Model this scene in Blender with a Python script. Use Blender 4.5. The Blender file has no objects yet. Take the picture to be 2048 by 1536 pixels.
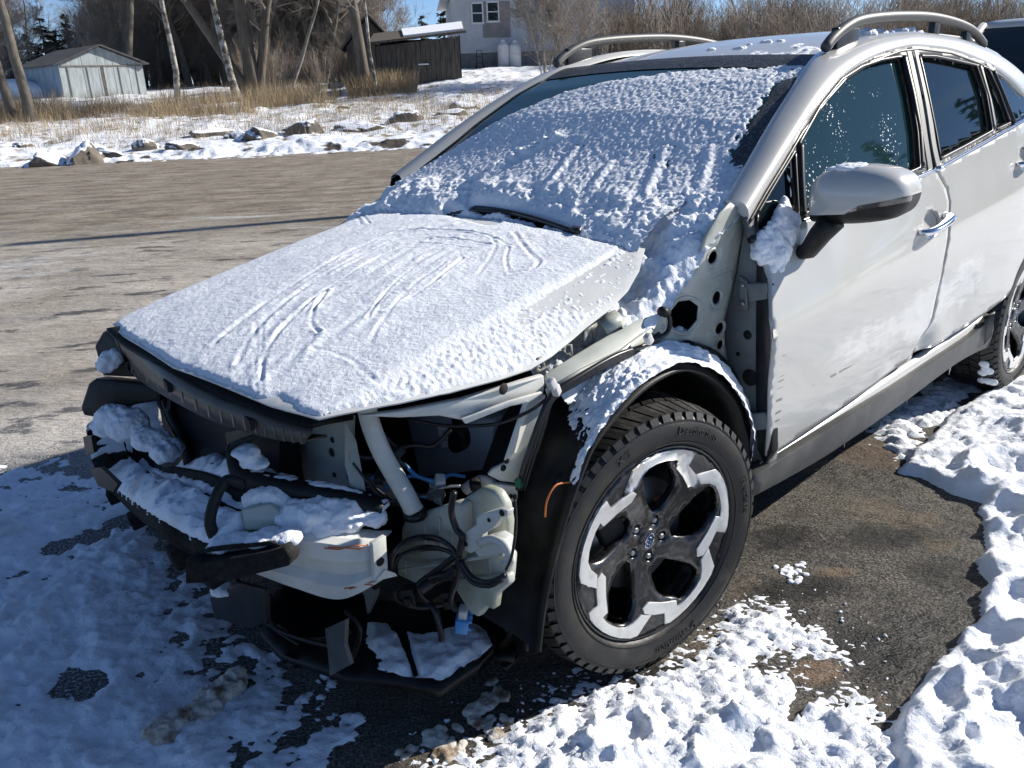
import bpy, bmesh, math, random
import numpy as np
from mathutils import Vector, Matrix, Euler
from mathutils.geometry import delaunay_2d_cdt
random.seed(7); np.random.seed(7)
R = math.radians
PI = math.pi
scene = bpy.context.scene
COL = scene.collection

# ------------------------------------------------------------------ camera
CAM = np.array([1.4357, 1.9127, 1.3928])
YAW, PITCH, ROLL, FPX = 3.9585, -0.3434, -0.0397, 1671.17
_f = np.array([math.cos(PITCH)*math.cos(YAW), math.cos(PITCH)*math.sin(YAW), math.sin(PITCH)])
_r = np.cross(_f, [0, 0, 1]); _r /= np.linalg.norm(_r)
_u = np.cross(_r, _f)
CR = math.cos(ROLL)*_r + math.sin(ROLL)*_u
CU = -math.sin(ROLL)*_r + math.cos(ROLL)*_u
CF = _f
cd = bpy.data.cameras.new('camera'); cam = bpy.data.objects.new('camera', cd); COL.objects.link(cam)
cd.sensor_width = 36.0; cd.lens = FPX/2048*36.0; cd.clip_start = 0.05; cd.clip_end = 3000
cam.matrix_world = Matrix(((CR[0], CU[0], -CF[0], CAM[0]), (CR[1], CU[1], -CF[1], CAM[1]), (CR[2], CU[2], -CF[2], CAM[2]), (0, 0, 0, 1)))
scene.camera = cam
# ------------------------------------------------------------------ light
SUN_AZ = Vector((-0.90, 0.436)); SUN_EL = R(30.5)
sd = Vector((SUN_AZ.x*math.cos(SUN_EL), SUN_AZ.y*math.cos(SUN_EL), math.sin(SUN_EL))).normalized()
world = bpy.data.worlds.new('World'); scene.world = world; world.use_nodes = True
wn = world.node_tree; bg = wn.nodes['Background']
sky = wn.nodes.new('ShaderNodeTexSky'); sky.sky_type = 'NISHITA'; sky.sun_disc = False
sky.sun_elevation = SUN_EL; sky.sun_rotation = math.atan2(sd.x, sd.y)
sky.air_density = 0.55; sky.dust_density = 0.0; sky.ozone_density = 3.5
wtc = wn.nodes.new('ShaderNodeTexCoord'); wmp = wn.nodes.new('ShaderNodeMapping'); wmp.inputs['Scale'].default_value = (1.2, 2.0, 9.0); wmp.inputs['Rotation'].default_value = (R(8), R(-6), 0)
wnz = wn.nodes.new('ShaderNodeTexNoise'); wnz.inputs['Scale'].default_value = 1.7; wnz.inputs['Detail'].default_value = 6; wnz.inputs['Distortion'].default_value = .6
wmr = wn.nodes.new('ShaderNodeMapRange'); wmr.inputs[1].default_value = .60; wmr.inputs[2].default_value = .82; wmr.inputs[4].default_value = .32
wmx = wn.nodes.new('ShaderNodeMix'); wmx.data_type = 'RGBA'; wmx.inputs[7].default_value = (4.2, 4.6, 5.0, 1)
wn.links.new(wtc.outputs['Generated'], wmp.inputs[0]); wn.links.new(wmp.outputs[0], wnz.inputs['Vector']); wn.links.new(wnz.outputs[0], wmr.inputs[0]); wn.links.new(wmr.outputs[0], wmx.inputs[0])
wn.links.new(sky.outputs[0], wmx.inputs[6]); wn.links.new(wmx.outputs[2], bg.inputs[0]); bg.inputs[1].default_value = 0.095
sl = bpy.data.lights.new('sun', 'SUN'); sl.energy = 5.0; sl.angle = R(0.53); sl.color = (1.0, 0.94, 0.85)
sun = bpy.data.objects.new('sun', sl); COL.objects.link(sun)
sun.rotation_euler = (-sd).to_track_quat('-Z', 'Y').to_euler()
scene.view_settings.view_transform = 'Standard'; scene.view_settings.look = 'None'
scene.view_settings.gamma = 1; scene.view_settings.use_curve_mapping = False
scene.view_settings.exposure = 0.58

# ------------------------------------------------------------------ helpers
def ray(px, py):
    return CF + (px-1024)/FPX*CR - (py-768)/FPX*CU
def at(px, py, ax, val):            # the place where a sight line meets an axis plane (surveying the photo into metres)
    d = ray(px, py); return CAM + (val-CAM[ax])/d[ax]*d
def hit(px, py, ax, fn, v0, n=40):  # the same on a curved panel: coordinate ax = fn(point), root nearest to v0
    g = lambda v: fn(at(px, py, ax, v))-v
    best = None; st = .02; gs = {}
    for k in range(0, 30):
        for sgn in (1, -1):
            a = v0+sgn*k*st; b = a+sgn*st
            if a not in gs: gs[a] = g(a)
            if b not in gs: gs[b] = g(b)
            if gs[a] == 0 or gs[a]*gs[b] < 0: best = (a, b); break
        if best: break
    if not best: return at(px, py, ax, v0)
    a, b = best; ga = gs[a]
    for _ in range(26):
        m = (a+b)/2; gm = g(m)
        if ga*gm <= 0: b = m
        else: a, ga = m, gm
    return at(px, py, ax, (a+b)/2)
def sm(a, b, x):
    t = np.clip((x-a)/(b-a), 0, 1); return t*t*(3-2*t)
_perm = np.random.RandomState(3).permutation(256); _perm = np.concatenate([_perm, _perm, _perm])
_gr = np.random.RandomState(4).normal(size=(256, 2)); _gr /= np.linalg.norm(_gr, axis=1)[:, None]
def noise2(x, y):
    x = np.asarray(x, float); y = np.asarray(y, float)
    xi = np.floor(x).astype(int); yi = np.floor(y).astype(int); xf = x-xi; yf = y-yi
    def g(ix, iy, dx, dy):
        h = _perm[(_perm[ix & 255]+iy) & 255]; return _gr[h, 0]*dx+_gr[h, 1]*dy
    u = xf**3*(xf*(xf*6-15)+10); v = yf**3*(yf*(yf*6-15)+10)
    a = g(xi, yi, xf, yf); b = g(xi+1, yi, xf-1, yf); c = g(xi, yi+1, xf, yf-1); d = g(xi+1, yi+1, xf-1, yf-1)
    return (a+(b-a)*u)+((c+(d-c)*u)-(a+(b-a)*u))*v
def fbm(x, y, o=4, gain=0.5):
    s = 0; a = 1
    for i in range(o):
        s = s+a*noise2(x*2**i+17.3*i, y*2**i-9.1*i); a *= gain
    return s
def cr(pts, n):                     # Catmull-Rom through points, n samples
    P = np.asarray(pts, float); m = len(P); t = np.linspace(0, m-1, n); i = np.clip(t.astype(int), 0, m-2); f = (t-i)[:, None]
    P0 = P[np.clip(i-1, 0, m-1)]; P1 = P[i]; P2 = P[i+1]; P3 = P[np.clip(i+2, 0, m-1)]
    return 0.5*((2*P1)+(-P0+P2)*f+(2*P0-5*P1+4*P2-P3)*f*f+(-P0+3*P1-3*P2+P3)*f**3)
def insd(poly, x, y):               # signed distance to a 2D polygon, positive inside
    poly = np.asarray(poly, float); x = np.asarray(x, float); y = np.asarray(y, float)
    d = np.full(x.shape, 1e9); ins = np.zeros(x.shape, bool); n = len(poly)
    for k in range(n):
        ax, ay = poly[k]; bx_, by_ = poly[(k+1) % n]
        ex, ey = bx_-ax, by_-ay; L = ex*ex+ey*ey+1e-12
        t = np.clip(((x-ax)*ex+(y-ay)*ey)/L, 0, 1)
        d = np.minimum(d, (x-ax-t*ex)**2+(y-ay-t*ey)**2)
        c = (ay > y) != (by_ > y)
        ins ^= c & (x < (bx_-ax)*(y-ay)/(by_-ay+1e-12)+ax)
    d = np.sqrt(d); return np.where(ins, d, -d)

def mesh(name, V, F, m=None, smooth=True):
    me = bpy.data.meshes.new(name)
    V = np.asarray(V, float)
    if isinstance(F, np.ndarray) and F.ndim == 2:
        nf, k = F.shape
        me.vertices.add(len(V)); me.vertices.foreach_set('co', V.astype(np.float32).ravel())
        me.loops.add(nf*k); me.loops.foreach_set('vertex_index', F.astype(np.int32).ravel())
        me.polygons.add(nf); me.polygons.foreach_set('loop_start', np.arange(0, nf*k, k, dtype=np.int32))
        me.update(calc_edges=True); me.validate()
    else:
        me.from_pydata([tuple(v) for v in V], [], [tuple(f) for f in F])
    if m is not None:
        for q in (m if isinstance(m, (list, tuple)) else [m]): me.materials.append(q)
    if smooth: me.polygons.foreach_set('use_smooth', [True]*len(me.polygons))
    me.update()
    return me
def obj(name, V, F, m, parent=None, smooth=True, bevel=0, solid=0, auto=None):
    me = mesh(name, V, F, m, smooth)
    o = bpy.data.objects.new(name, me); COL.objects.link(o)
    if parent is not None: o.parent = parent
    if solid:
        s = o.modifiers.new('s', 'SOLIDIFY'); s.thickness = abs(solid); s.offset = -1 if solid > 0 else 1
    if bevel:
        b = o.modifiers.new('b', 'BEVEL'); b.width = bevel; b.segments = 2; b.limit_method = 'ANGLE'; b.angle_limit = R(35)
    if auto is not None:
        me.set_sharp_from_angle(angle=R(auto))
    return o
def tag(o, label=None, cat=None, group=None, kind=None):
    for k, v in (('label', label), ('category', cat), ('group', group), ('kind', kind)):
        if v: o[k] = v
    return o
def thing(name, label, cat, loc=(0, 0, 0), rz=0, group=None):
    o = bpy.data.objects.new(name, None); COL.objects.link(o); o.empty_display_size = 0.2
    o.location = loc; o.rotation_euler = (0, 0, rz); return tag(o, label, cat, group)
def kids(o): return [c for c in o.children]
def dup(root, loc, rz=0, scale=1, label=None):
    r = root.copy(); COL.objects.link(r); r.location = loc; r.rotation_euler = (0, 0, rz)
    r.scale = (scale,)*3 if np.isscalar(scale) else scale
    if label: r['label'] = label
    for ch in kids(root):
        c = ch.copy(); COL.objects.link(c); c.parent = r
        for g in kids(ch):
            d = g.copy(); COL.objects.link(d); d.parent = c
    return r
class MB:
    def __init__(s): s.V = []; s.F = []; s.mi = []; s.cur = 0
    def add(s, V, F):
        b = len(s.V); s.V += [tuple(v) for v in V]; s.F += [tuple(i+b for i in f) for f in F]; s.mi += [s.cur]*len(F); return s
    def box(s, c, size, rot=None):
        c = Vector(c); M = rot if rot is not None else Matrix.Identity(3)
        if isinstance(M, (tuple, list)): M = Euler(M).to_matrix()
        V = [c+M @ Vector((sx*size[0]/2, sy*size[1]/2, sz*size[2]/2)) for sx in (-1, 1) for sy in (-1, 1) for sz in (-1, 1)]
        return s.add(V, [(0, 1, 3, 2), (4, 6, 7, 5), (0, 4, 5, 1), (2, 3, 7, 6), (0, 2, 6, 4), (1, 5, 7, 3)])
    def tube(s, pts, r, n=8, caps=True, flat=1.0):
        P = np.asarray(pts, float); m = len(P); rr = np.full(m, r) if np.isscalar(r) else np.asarray(r, float)
        T = np.gradient(P, axis=0); T /= np.linalg.norm(T, axis=1)[:, None]+1e-12
        a = np.array([0, 0, 1.0]) if abs(T[0][2]) < 0.9 else np.array([1.0, 0, 0])
        N = np.cross(T[0], a); N /= np.linalg.norm(N); V = []
        for i in range(m):
            N = N-T[i]*np.dot(N, T[i]); N /= np.linalg.norm(N)+1e-12; B = np.cross(T[i], N)
            for k in range(n):
                q = 2*PI*k/n; V.append(P[i]+rr[i]*(math.cos(q)*N+flat*math.sin(q)*B))
        F = [(i*n+k, i*n+(k+1) % n, (i+1)*n+(k+1) % n, (i+1)*n+k) for i in range(m-1) for k in range(n)]
        if caps: F += [tuple(range(n))[::-1], tuple(range((m-1)*n, m*n))]
        return s.add(V, F)
    def prism(s, poly, axis, a, b):     # poly: 2D list in the two other axes (order kept)
        o = [i for i in range(3) if i != axis]; n = len(poly); V = []
        for v in (a, b):
            for p in poly:
                q = [0, 0, 0]; q[o[0]] = p[0]; q[o[1]] = p[1]; q[axis] = v; V.append(q)
        return s.add(V, [tuple(range(n))[::-1], tuple(range(n, 2*n))]+[(i, (i+1) % n, n+(i+1) % n, n+i) for i in range(n)])
    def slab(s, quad, t):               # a plate: 3D polygon with thickness t along its normal
        P = [Vector(q) for q in quad]; n = len(P); nn = Vector((0, 0, 0))
        for i in range(n): nn += (P[i]-P[0]).cross(P[(i+1) % n]-P[0])
        nn.normalize()
        if (P[0]-Vector(CAM)).length < 7 and nn.dot(P[0]-Vector(CAM)) > 0: nn = -nn      # thickness goes inwards on the car
        return s.add(P+[p-nn*t for p in P], [tuple(range(n)), tuple(range(n, 2*n))[::-1]]+[(i, n+i, n+(i+1) % n, (i+1) % n) for i in range(n)])
    def grid(s, G):
        G = np.asarray(G, float); a, b = G.shape[:2]
        return s.add(G.reshape(-1, 3), [(i*b+j, i*b+j+1, (i+1)*b+j+1, (i+1)*b+j) for i in range(a-1) for j in range(b-1)])
    def lathe(s, prof, c, axis='y', n=32, ang=2*PI, close=True):
        V = []; m = len(prof); nn = n if close else n+1
        for k in range(nn):
            q = ang*k/n; ca, sa = math.cos(q), math.sin(q)
            for r, h in prof:
                if axis == 'y': V.append((c[0]+r*ca, c[1]+h, c[2]+r*sa))
                elif axis == 'z': V.append((c[0]+r*ca, c[1]+r*sa, c[2]+h))
                else: V.append((c[0]+h, c[1]+r*ca, c[2]+r*sa))
        F = []
        for k in range(n):
            k2 = (k+1) % nn
            for j in range(m-1): F.append((k*m+j, k*m+j+1, k2*m+j+1, k2*m+j))
        return s.add(V, F)
    def make(s, name, m, parent=None, **kw):
        o = obj(name, s.V, s.F, m, parent, **kw)
        if any(s.mi): o.data.polygons.foreach_set('material_index', s.mi)
        return o
def gridfaces(a, b):
    i, j = np.meshgrid(np.arange(a-1), np.arange(b-1), indexing='ij'); k = (i*b+j).ravel()
    return np.stack([k, k+1, k+b+1, k+b], 1)
def cdt(outline, holes=(), step=0.03, warp=None):
    """triangulate a 2D outline with holes, with inner points so that it can be bent"""
    vs = []; es = []
    for ring in [outline]+list(holes):
        r = []
        for i in range(len(ring)):
            a = np.array(ring[i], float); b = np.array(ring[(i+1) % len(ring)], float)
            k = max(1, int(np.linalg.norm(b-a)/step)); r += [a+(b-a)*t/k for t in range(k)]
        b0 = len(vs); vs += [tuple(q) for q in r]; n = len(r); es += [(b0+i, b0+(i+1) % n) for i in range(n)]
    P = np.array(outline, float); lo = P.min(0); hi = P.max(0)
    gx, gy = np.meshgrid(np.arange(lo[0], hi[0], step), np.arange(lo[1], hi[1], step)); gx = gx.copy(); gx[1::2] += step/2
    d = insd(P, gx, gy)
    for h in holes: d = np.minimum(d, -insd(h, gx, gy))
    k = d > step*0.45
    vs += list(zip(gx[k].tolist(), gy[k].tolist()))
    o = delaunay_2d_cdt([Vector(v) for v in vs], es, [], 0, 1e-5)
    V = np.array([tuple(v) for v in o[0]]); F = np.array([tuple(f) for f in o[2]])
    C = V[F].mean(1); k = insd(P, C[:, 0], C[:, 1]) > 0
    for h in holes: k &= insd(h, C[:, 0], C[:, 1]) < 0
    F = F[k]; u = np.unique(F); mp = np.zeros(len(V), int); mp[u] = np.arange(len(u))
    return V[u], [tuple(f) for f in mp[F]]
def panel(name, outline, fn, m, parent=None, holes=(), step=0.03, solid=0.003, flip=False, bevel=0):
    P, F = cdt(outline, holes, step)
    V = np.array([fn(a, b) for a, b in P])
    if flip: F = [f[::-1] for f in F]
    return obj(name, V, F, m, parent, solid=solid, bevel=bevel)
def circ(cx, cy, r, n=16, ry=None): 
    ry = r if ry is None else ry
    return [(cx+r*math.cos(2*PI*k/n), cy+ry*math.sin(2*PI*k/n)) for k in range(n)]
# ------------------------------------------------------------------ materials
def mat(name, base, rough=0.5, metal=0.0, var=None, vscale=8, vlo=0.4, vhi=0.65, vdet=4, bump=0, bscale=60, bdet=3, coat=0, spec=0.5, stretch=None, rvar=0, sub=None, var2=None):
    m = bpy.data.materials.new(name); m.use_nodes = True; nt = m.node_tree; N = nt.nodes; L = nt.links
    b = N['Principled BSDF']; b.inputs['Base Color'].default_value = (*base, 1); b.inputs['Roughness'].default_value = rough
    b.inputs['Metallic'].default_value = metal; b.inputs['Coat Weight'].default_value = coat; b.inputs['Coat Roughness'].default_value = 0.04
    b.inputs['Specular IOR Level'].default_value = spec
    tc = N.new('ShaderNodeTexCoord'); src = tc.outputs['Object']
    if stretch:
        mp = N.new('ShaderNodeMapping'); mp.inputs['Scale'].default_value = stretch; L.new(src, mp.inputs[0]); src = mp.outputs[0]
    def nz(scale, det, rgh=0.6):
        n = N.new('ShaderNodeTexNoise'); n.inputs['Scale'].default_value = scale; n.inputs['Detail'].default_value = det; n.inputs['Roughness'].default_value = rgh
        L.new(src, n.inputs['Vector']); return n
    def ramp(fac, a, c, lo, hi):
        r = N.new('ShaderNodeMapRange'); r.inputs[1].default_value = lo; r.inputs[2].default_value = hi; L.new(fac, r.inputs[0])
        x = N.new('ShaderNodeMix'); x.data_type = 'RGBA'; L.new(r.outputs[0], x.inputs[0])
        if isinstance(a, tuple): x.inputs[6].default_value = (*a, 1)
        else: L.new(a, x.inputs[6])
        x.inputs[7].default_value = (*c, 1); return x.outputs[2], r.outputs[0]
    colr = base
    if var is not None:
        n = nz(vscale, vdet); colr, f = ramp(n.outputs[0], base, var, vlo, vhi); L.new(colr, b.inputs['Base Color'])
        if rvar:
            q = N.new('ShaderNodeMath'); q.operation = 'MULTIPLY_ADD'; q.inputs[1].default_value = rvar; q.inputs[2].default_value = rough; L.new(f, q.inputs[0]); L.new(q.outputs[0], b.inputs['Roughness'])
    if var2 is not None:
        c2, s2, lo2, hi2 = var2; n = nz(s2, 5, 0.7); colr, _ = ramp(n.outputs[0], colr, c2, lo2, hi2); L.new(colr, b.inputs['Base Color'])
    if bump:
        n = nz(bscale, bdet); bp = N.new('ShaderNodeBump'); bp.inputs['Strength'].default_value = 1.0; bp.inputs['Distance'].default_value = bump
        L.new(n.outputs[0], bp.inputs['Height']); L.new(bp.outputs[0], b.inputs['Normal'])
    return m
M = {}
M['paint'] = mat('pearl_white_paint', (.49, .492, .475), 0.33, coat=0.6, var=(.46, .455, .43), vscale=5, bump=0.00002, bscale=900)
M['frostpaint'] = mat('frost_filmed_paint', (.60, .615, .61), 0.55, var=(.54, .555, .55), vscale=9, vdet=6, bump=.0006, bscale=500)
M['primer'] = mat('body_inner_paint', (.40, .425, .39), 0.42, coat=0.3, var=(.33, .35, .32), vscale=14)
M['jambshade'] = mat('shade_darkened_inner_paint', (.20, .215, .215), 0.5, var=(.15, .16, .16), vscale=12)  # body inner paint with the hinge pillar's shade put into the colour
M['beam'] = mat('beam_paint', (.62, .63, .60), 0.45, var=(.5, .51, .49), vscale=10)
M['blackp'] = mat('black_plastic', (.006, .0065, .007), 0.5, var=(.018, .018, .018), vscale=16, bump=0.0004, bscale=250, spec=.3)
M['satin'] = mat('satin_black', (.008, .009, .010), 0.34, var=(.018, .018, .02), vscale=20, spec=.4)
M['blackgloss'] = mat('gloss_black', (.008, .008, .009), 0.12)
M['clad'] = mat('cladding_plastic', (.055, .058, .06), 0.5, var=(.12, .12, .115), vscale=7, vlo=.45, vhi=.8, bump=0.0003, bscale=400)
M['dark'] = mat('dark_cavity', (.006, .006, .007), 0.8)
M['foam'] = mat('black_foam', (.012, .012, .012), 0.9, bump=0.003, bscale=220, var=(.026, .026, .026), vscale=60, spec=.2)
M['rubber'] = mat('tyre_rubber', (.010, .010, .010), 0.5, var=(.045, .038, .030), vscale=16, vlo=.50, vhi=.78, bump=0.0008, bscale=150, rvar=.3)
M['rail'] = mat('rail_satin_grey', (.05, .053, .056), 0.5)
M['chrome'] = mat('chrome', (.75, .77, .8), 0.12, metal=1)
M['frame'] = mat('window_frame_satin', (.10, .105, .105), 0.5)
M['strip'] = mat('pillar_strip_satin', (.16, .165, .16), 0.5)
M['alloy'] = mat('machined_alloy', (.74, .74, .72), 0.38, metal=0.6, var=(.50, .49, .47), vscale=18, vlo=.5, vhi=.8)
M['rimblack'] = mat('rim_black', (.010, .010, .011), 0.26, var=(.085, .08, .072), vscale=34, vlo=.54, vhi=.82, rvar=.4, coat=.4)
M['steel'] = mat('grey_steel', (.35, .35, .35), 0.4, metal=.9)
M['rust'] = mat('rusty_steel', (.2, .075, .03), 0.8, var=(.32, .14, .06), vscale=40)
M['tank'] = mat('milky_plastic', (.45, .46, .42), 0.36, var=(.30, .325, .24), vscale=9)
M['boxgrey'] = mat('grey_blue_plastic', (.36, .39, .45), 0.55, var=(.32, .35, .41), vscale=9)
M['pipe'] = mat('white_pipe', (.55, .56, .53), 0.4, var=(.45, .46, .43), vscale=12)
M['label'] = mat('paper_label', (.75, .75, .75), 0.6)
M['ink'] = mat('ink', (.02, .02, .02), 0.6)
M['blue'] = mat('blue_connector', (.05, .24, .55), 0.4)
M['orange'] = mat('orange_mark', (.45, .13, .03), 0.6)
M['green'] = mat('green_clip', (.01, .12, .06), 0.4)
M['emblem'] = mat('emblem_blue', (.02, .035, .10), 0.15)
M['cond'] = mat('condenser', (.007, .009, .014), 0.5, spec=.2, bump=0.001, bscale=500)
M['glass'] = mat('tinted_glass', (.004, .010, .012), 0.02, spec=0.45)
M['ceramic'] = mat('frosted_band', (.02, .022, .026), 0.5, var=(.22, .24, .27), vscale=160, vlo=.5, vhi=.75)
M['wsglass'] = mat('windshield_glass', (.012, .055, .055), 0.06, spec=0.8)
M['amber'] = mat('indicator_smoke', (.06, .055, .05), 0.15, coat=1)
def snow_mat(name, base=(.83, .87, .93), b1=0.004, s1=90, b2=0.0015, s2=450, dirt=None):
    m = mat(name, base, 0.75, bump=b1, bscale=s1, bdet=5, spec=.25)
    nt = m.node_tree; N = nt.nodes; L = nt.links; b = N['Principled BSDF']
    tc = N.new('ShaderNodeTexCoord'); n = N.new('ShaderNodeTexNoise'); n.inputs['Scale'].default_value = s2; n.inputs['Detail'].default_value = 2
    L.new(tc.outputs['Object'], n.inputs['Vector']); bp = N.new('ShaderNodeBump'); bp.inputs['Distance'].default_value = b2
    L.new(n.outputs[0], bp.inputs['Height']); old = b.inputs['Normal'].links[0].from_socket; L.new(old, bp.inputs['Normal']); L.new(bp.outputs[0], b.inputs['Normal'])
    if dirt:
        n = N.new('ShaderNodeTexNoise'); n.inputs['Scale'].default_value = dirt[1]; n.inputs['Detail'].default_value = 5; L.new(tc.outputs['Object'], n.inputs['Vector'])
        r = N.new('ShaderNodeMapRange'); r.inputs[1].default_value = dirt[2]; r.inputs[2].default_value = dirt[3]; L.new(n.outputs[0], r.inputs[0])
        x = N.new('ShaderNodeMix'); x.data_type = 'RGBA'; x.inputs[6].default_value = (*base, 1); x.inputs[7].default_value = (*dirt[0], 1); L.new(r.outputs[0], x.inputs[0]); L.new(x.outputs[2], b.inputs['Base Color'])
    return m
M['snow'] = snow_mat('snow')
def droplet_glass():
    m = mat('frosted_side_glass', (.010, .028, .031), 0.03, spec=.5); nt = m.node_tree; N = nt.nodes; L = nt.links; b = N['Principled BSDF']; tc = N.new('ShaderNodeTexCoord')
    v = N.new('ShaderNodeTexVoronoi'); v.inputs['Scale'].default_value = 110; L.new(tc.outputs['Object'], v.inputs['Vector'])
    n = N.new('ShaderNodeTexNoise'); n.inputs['Scale'].default_value = 5; n.inputs['Detail'].default_value = 5; L.new(tc.outputs['Object'], n.inputs['Vector'])
    w = N.new('ShaderNodeTexWhiteNoise'); L.new(v.outputs['Position'], w.inputs['Vector'])
    a = N.new('ShaderNodeMath'); a.operation = 'LESS_THAN'; L.new(v.outputs['Distance'], a.inputs[0])
    r = N.new('ShaderNodeMapRange'); r.inputs[1].default_value = .46; r.inputs[2].default_value = .68; r.inputs[3].default_value = 0; r.inputs[4].default_value = .42; L.new(n.outputs[0], r.inputs[0])
    q = N.new('ShaderNodeMath'); q.operation = 'MULTIPLY'; L.new(r.outputs[0], q.inputs[0]); L.new(w.outputs['Value'], q.inputs[1]); L.new(q.outputs[0], a.inputs[1])
    x = N.new('ShaderNodeMix'); x.data_type = 'RGBA'; x.inputs[6].default_value = (.010, .028, .031, 1); x.inputs[7].default_value = (.42, .47, .48, 1); L.new(a.outputs[0], x.inputs[0]); L.new(x.outputs[2], b.inputs['Base Color'])
    y = N.new('ShaderNodeMath'); y.operation = 'MULTIPLY_ADD'; y.inputs[1].default_value = .5; y.inputs[2].default_value = .03; L.new(a.outputs[0], y.inputs[0]); L.new(y.outputs[0], b.inputs['Roughness']); return m
M['dropglass'] = droplet_glass()
M['lettering'] = mat('tyre_lettering', (.034, .033, .031), .6)
M['snowg'] = snow_mat('ground_snow', b1=.006, s1=60, dirt=((.45, .42, .38), 2.2, .60, .78))
# ------------------------------------------------------------------ ground: t runs along the far edge of the lot, s away from it
RZB = math.atan2(.6, -.8)
def gw(t, s, z=0): return (-.8*t-.6*(s+19.7), .6*t-.8*(s+19.7), z)
def ts(p): return (-.8*p[0]+.6*p[1], -.6*p[0]-.8*p[1]-19.7)
def terrain(t, s):
    t = np.asarray(t, float); s = np.asarray(s, float)
    h = np.interp(s, [-2, 0, 1.2, 3, 5, 8, 14, 20, 26, 60, 250], [-.15, .02, .22, .5, .6, .8, 1.1, 1.5, 1.75, 2.6, 5.0])
    h = h+.62*sm(-4, 3, t)*sm(8, 18, s)*(1-sm(40, 80, s))
    k = sm(-.2, 1.5, s)
    return h+k*(.16*fbm(t*.5, s*.5, 3)+.07*fbm(t*2+5, s*2, 2)*(1-sm(8, 30, s)))
def ground_mat():
    m = bpy.data.materials.new('lot_surface'); m.use_nodes = True; nt = m.node_tree; N = nt.nodes; L = nt.links; b = N['Principled BSDF']
    tc = N.new('ShaderNodeTexCoord'); sp = N.new('ShaderNodeSeparateXYZ'); L.new(tc.outputs['Object'], sp.inputs[0])
    def nz(scale, det=4, rgh=.6, st=None):
        n = N.new('ShaderNodeTexNoise'); n.inputs['Scale'].default_value = scale; n.inputs['Detail'].default_value = det; n.inputs['Roughness'].default_value = rgh
        s = tc.outputs['Object']
        if st: q = N.new('ShaderNodeMapping'); q.inputs['Scale'].default_value = st; L.new(s, q.inputs[0]); s = q.outputs[0]
        L.new(s, n.inputs['Vector']); return n.outputs[0]
    def mr(v, lo, hi, a=0, c=1):
        r = N.new('ShaderNodeMapRange'); r.inputs[1].default_value = lo; r.inputs[2].default_value = hi; r.inputs[3].default_value = a; r.inputs[4].default_value = c; L.new(v, r.inputs[0]); return r.outputs[0]
    def op(o, a, c):
        q = N.new('ShaderNodeMath'); q.operation = o
        for i, v in enumerate((a, c)):
            if isinstance(v, (int, float)): q.inputs[i].default_value = v
            else: L.new(v, q.inputs[i])
        return q.outputs[0]
    def mix(f, a, c):
        x = N.new('ShaderNodeMix'); x.data_type = 'RGBA'
        if isinstance(f, float): x.inputs[0].default_value = f
        else: L.new(f, x.inputs[0])
        for i, v in ((6, a), (7, c)):
            if isinstance(v, tuple): x.inputs[i].default_value = (*v, 1)
            else: L.new(v, x.inputs[i])
        return x.outputs[2]
    S = sp.outputs[1]
    wob = op('MULTIPLY_ADD', nz(.5, 4), 3.0)
    sw = op('ADD', S, op('MULTIPLY', op('SUBTRACT', nz(.45, 5, .65, (.5, 1, 1)), .5), 5.0))
    grain = nz(130, 3, .75); grain2 = nz(45, 3, .7)
    asph = mix(mr(grain, .40, .62), (.020, .019, .018), (.21, .19, .16))
    asph = mix(op('MULTIPLY', mr(nz(2.2, 5, .7), .52, .66), .7), asph, (.16, .125, .085))
    asph = mix(op('MULTIPLY', mr(nz(5, 5, .75), .50, .60), .55), asph, (.05, .047, .042))
    asph = mix(op('MULTIPLY', mr(nz(1.6, 5, .65), .50, .60), .85), asph, mix(mr(grain, .45, .65), (.012, .012, .012), (.075, .07, .06)))
    dirt = mix(mr(nz(2.2, 7, .75, (.55, 1.4, 1)), .38, .62), (.14, .115, .085), (.36, .32, .265))
    dirt = mix(mr(nz(7, 6, .75, (.4, 1.5, 1)), .55, .7), dirt, (.09, .075, .058))
    dirt = mix(op('MULTIPLY', mr(nz(1.3, 6, .7, (.25, 1.6, 1)), .60, .68), .6), dirt, (.5, .49, .47))
    dirt = mix(op('MULTIPLY', mr(grain2, .5, .7), .5), dirt, (.34, .29, .23))
    salt = mix(mr(nz(1.2, 6, .65, (.7, 1.3, 1)), .38, .62), (.29, .26, .22), (.50, .46, .405))
    salt = mix(mr(nz(2.6, 5, .68, (.7, 1.6, 1)), .56, .62), salt, (.10, .095, .09))
    salt = mix(op('MULTIPLY', mr(grain2, .55, .72), .45), salt, (.13, .12, .11))
    T0 = sp.outputs[0]; wn_ = nz(7, 6, .75); wn2 = nz(40, 4, .75)
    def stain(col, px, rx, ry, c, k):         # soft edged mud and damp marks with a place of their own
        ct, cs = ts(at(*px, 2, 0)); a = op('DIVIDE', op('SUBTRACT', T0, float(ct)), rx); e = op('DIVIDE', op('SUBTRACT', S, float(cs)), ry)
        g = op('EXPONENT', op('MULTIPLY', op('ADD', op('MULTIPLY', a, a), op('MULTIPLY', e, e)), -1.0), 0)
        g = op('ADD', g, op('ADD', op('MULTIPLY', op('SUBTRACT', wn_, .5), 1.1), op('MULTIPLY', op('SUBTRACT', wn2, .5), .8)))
        return mix(op('MULTIPLY', mr(g, .38, .78), k), col, c)
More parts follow.
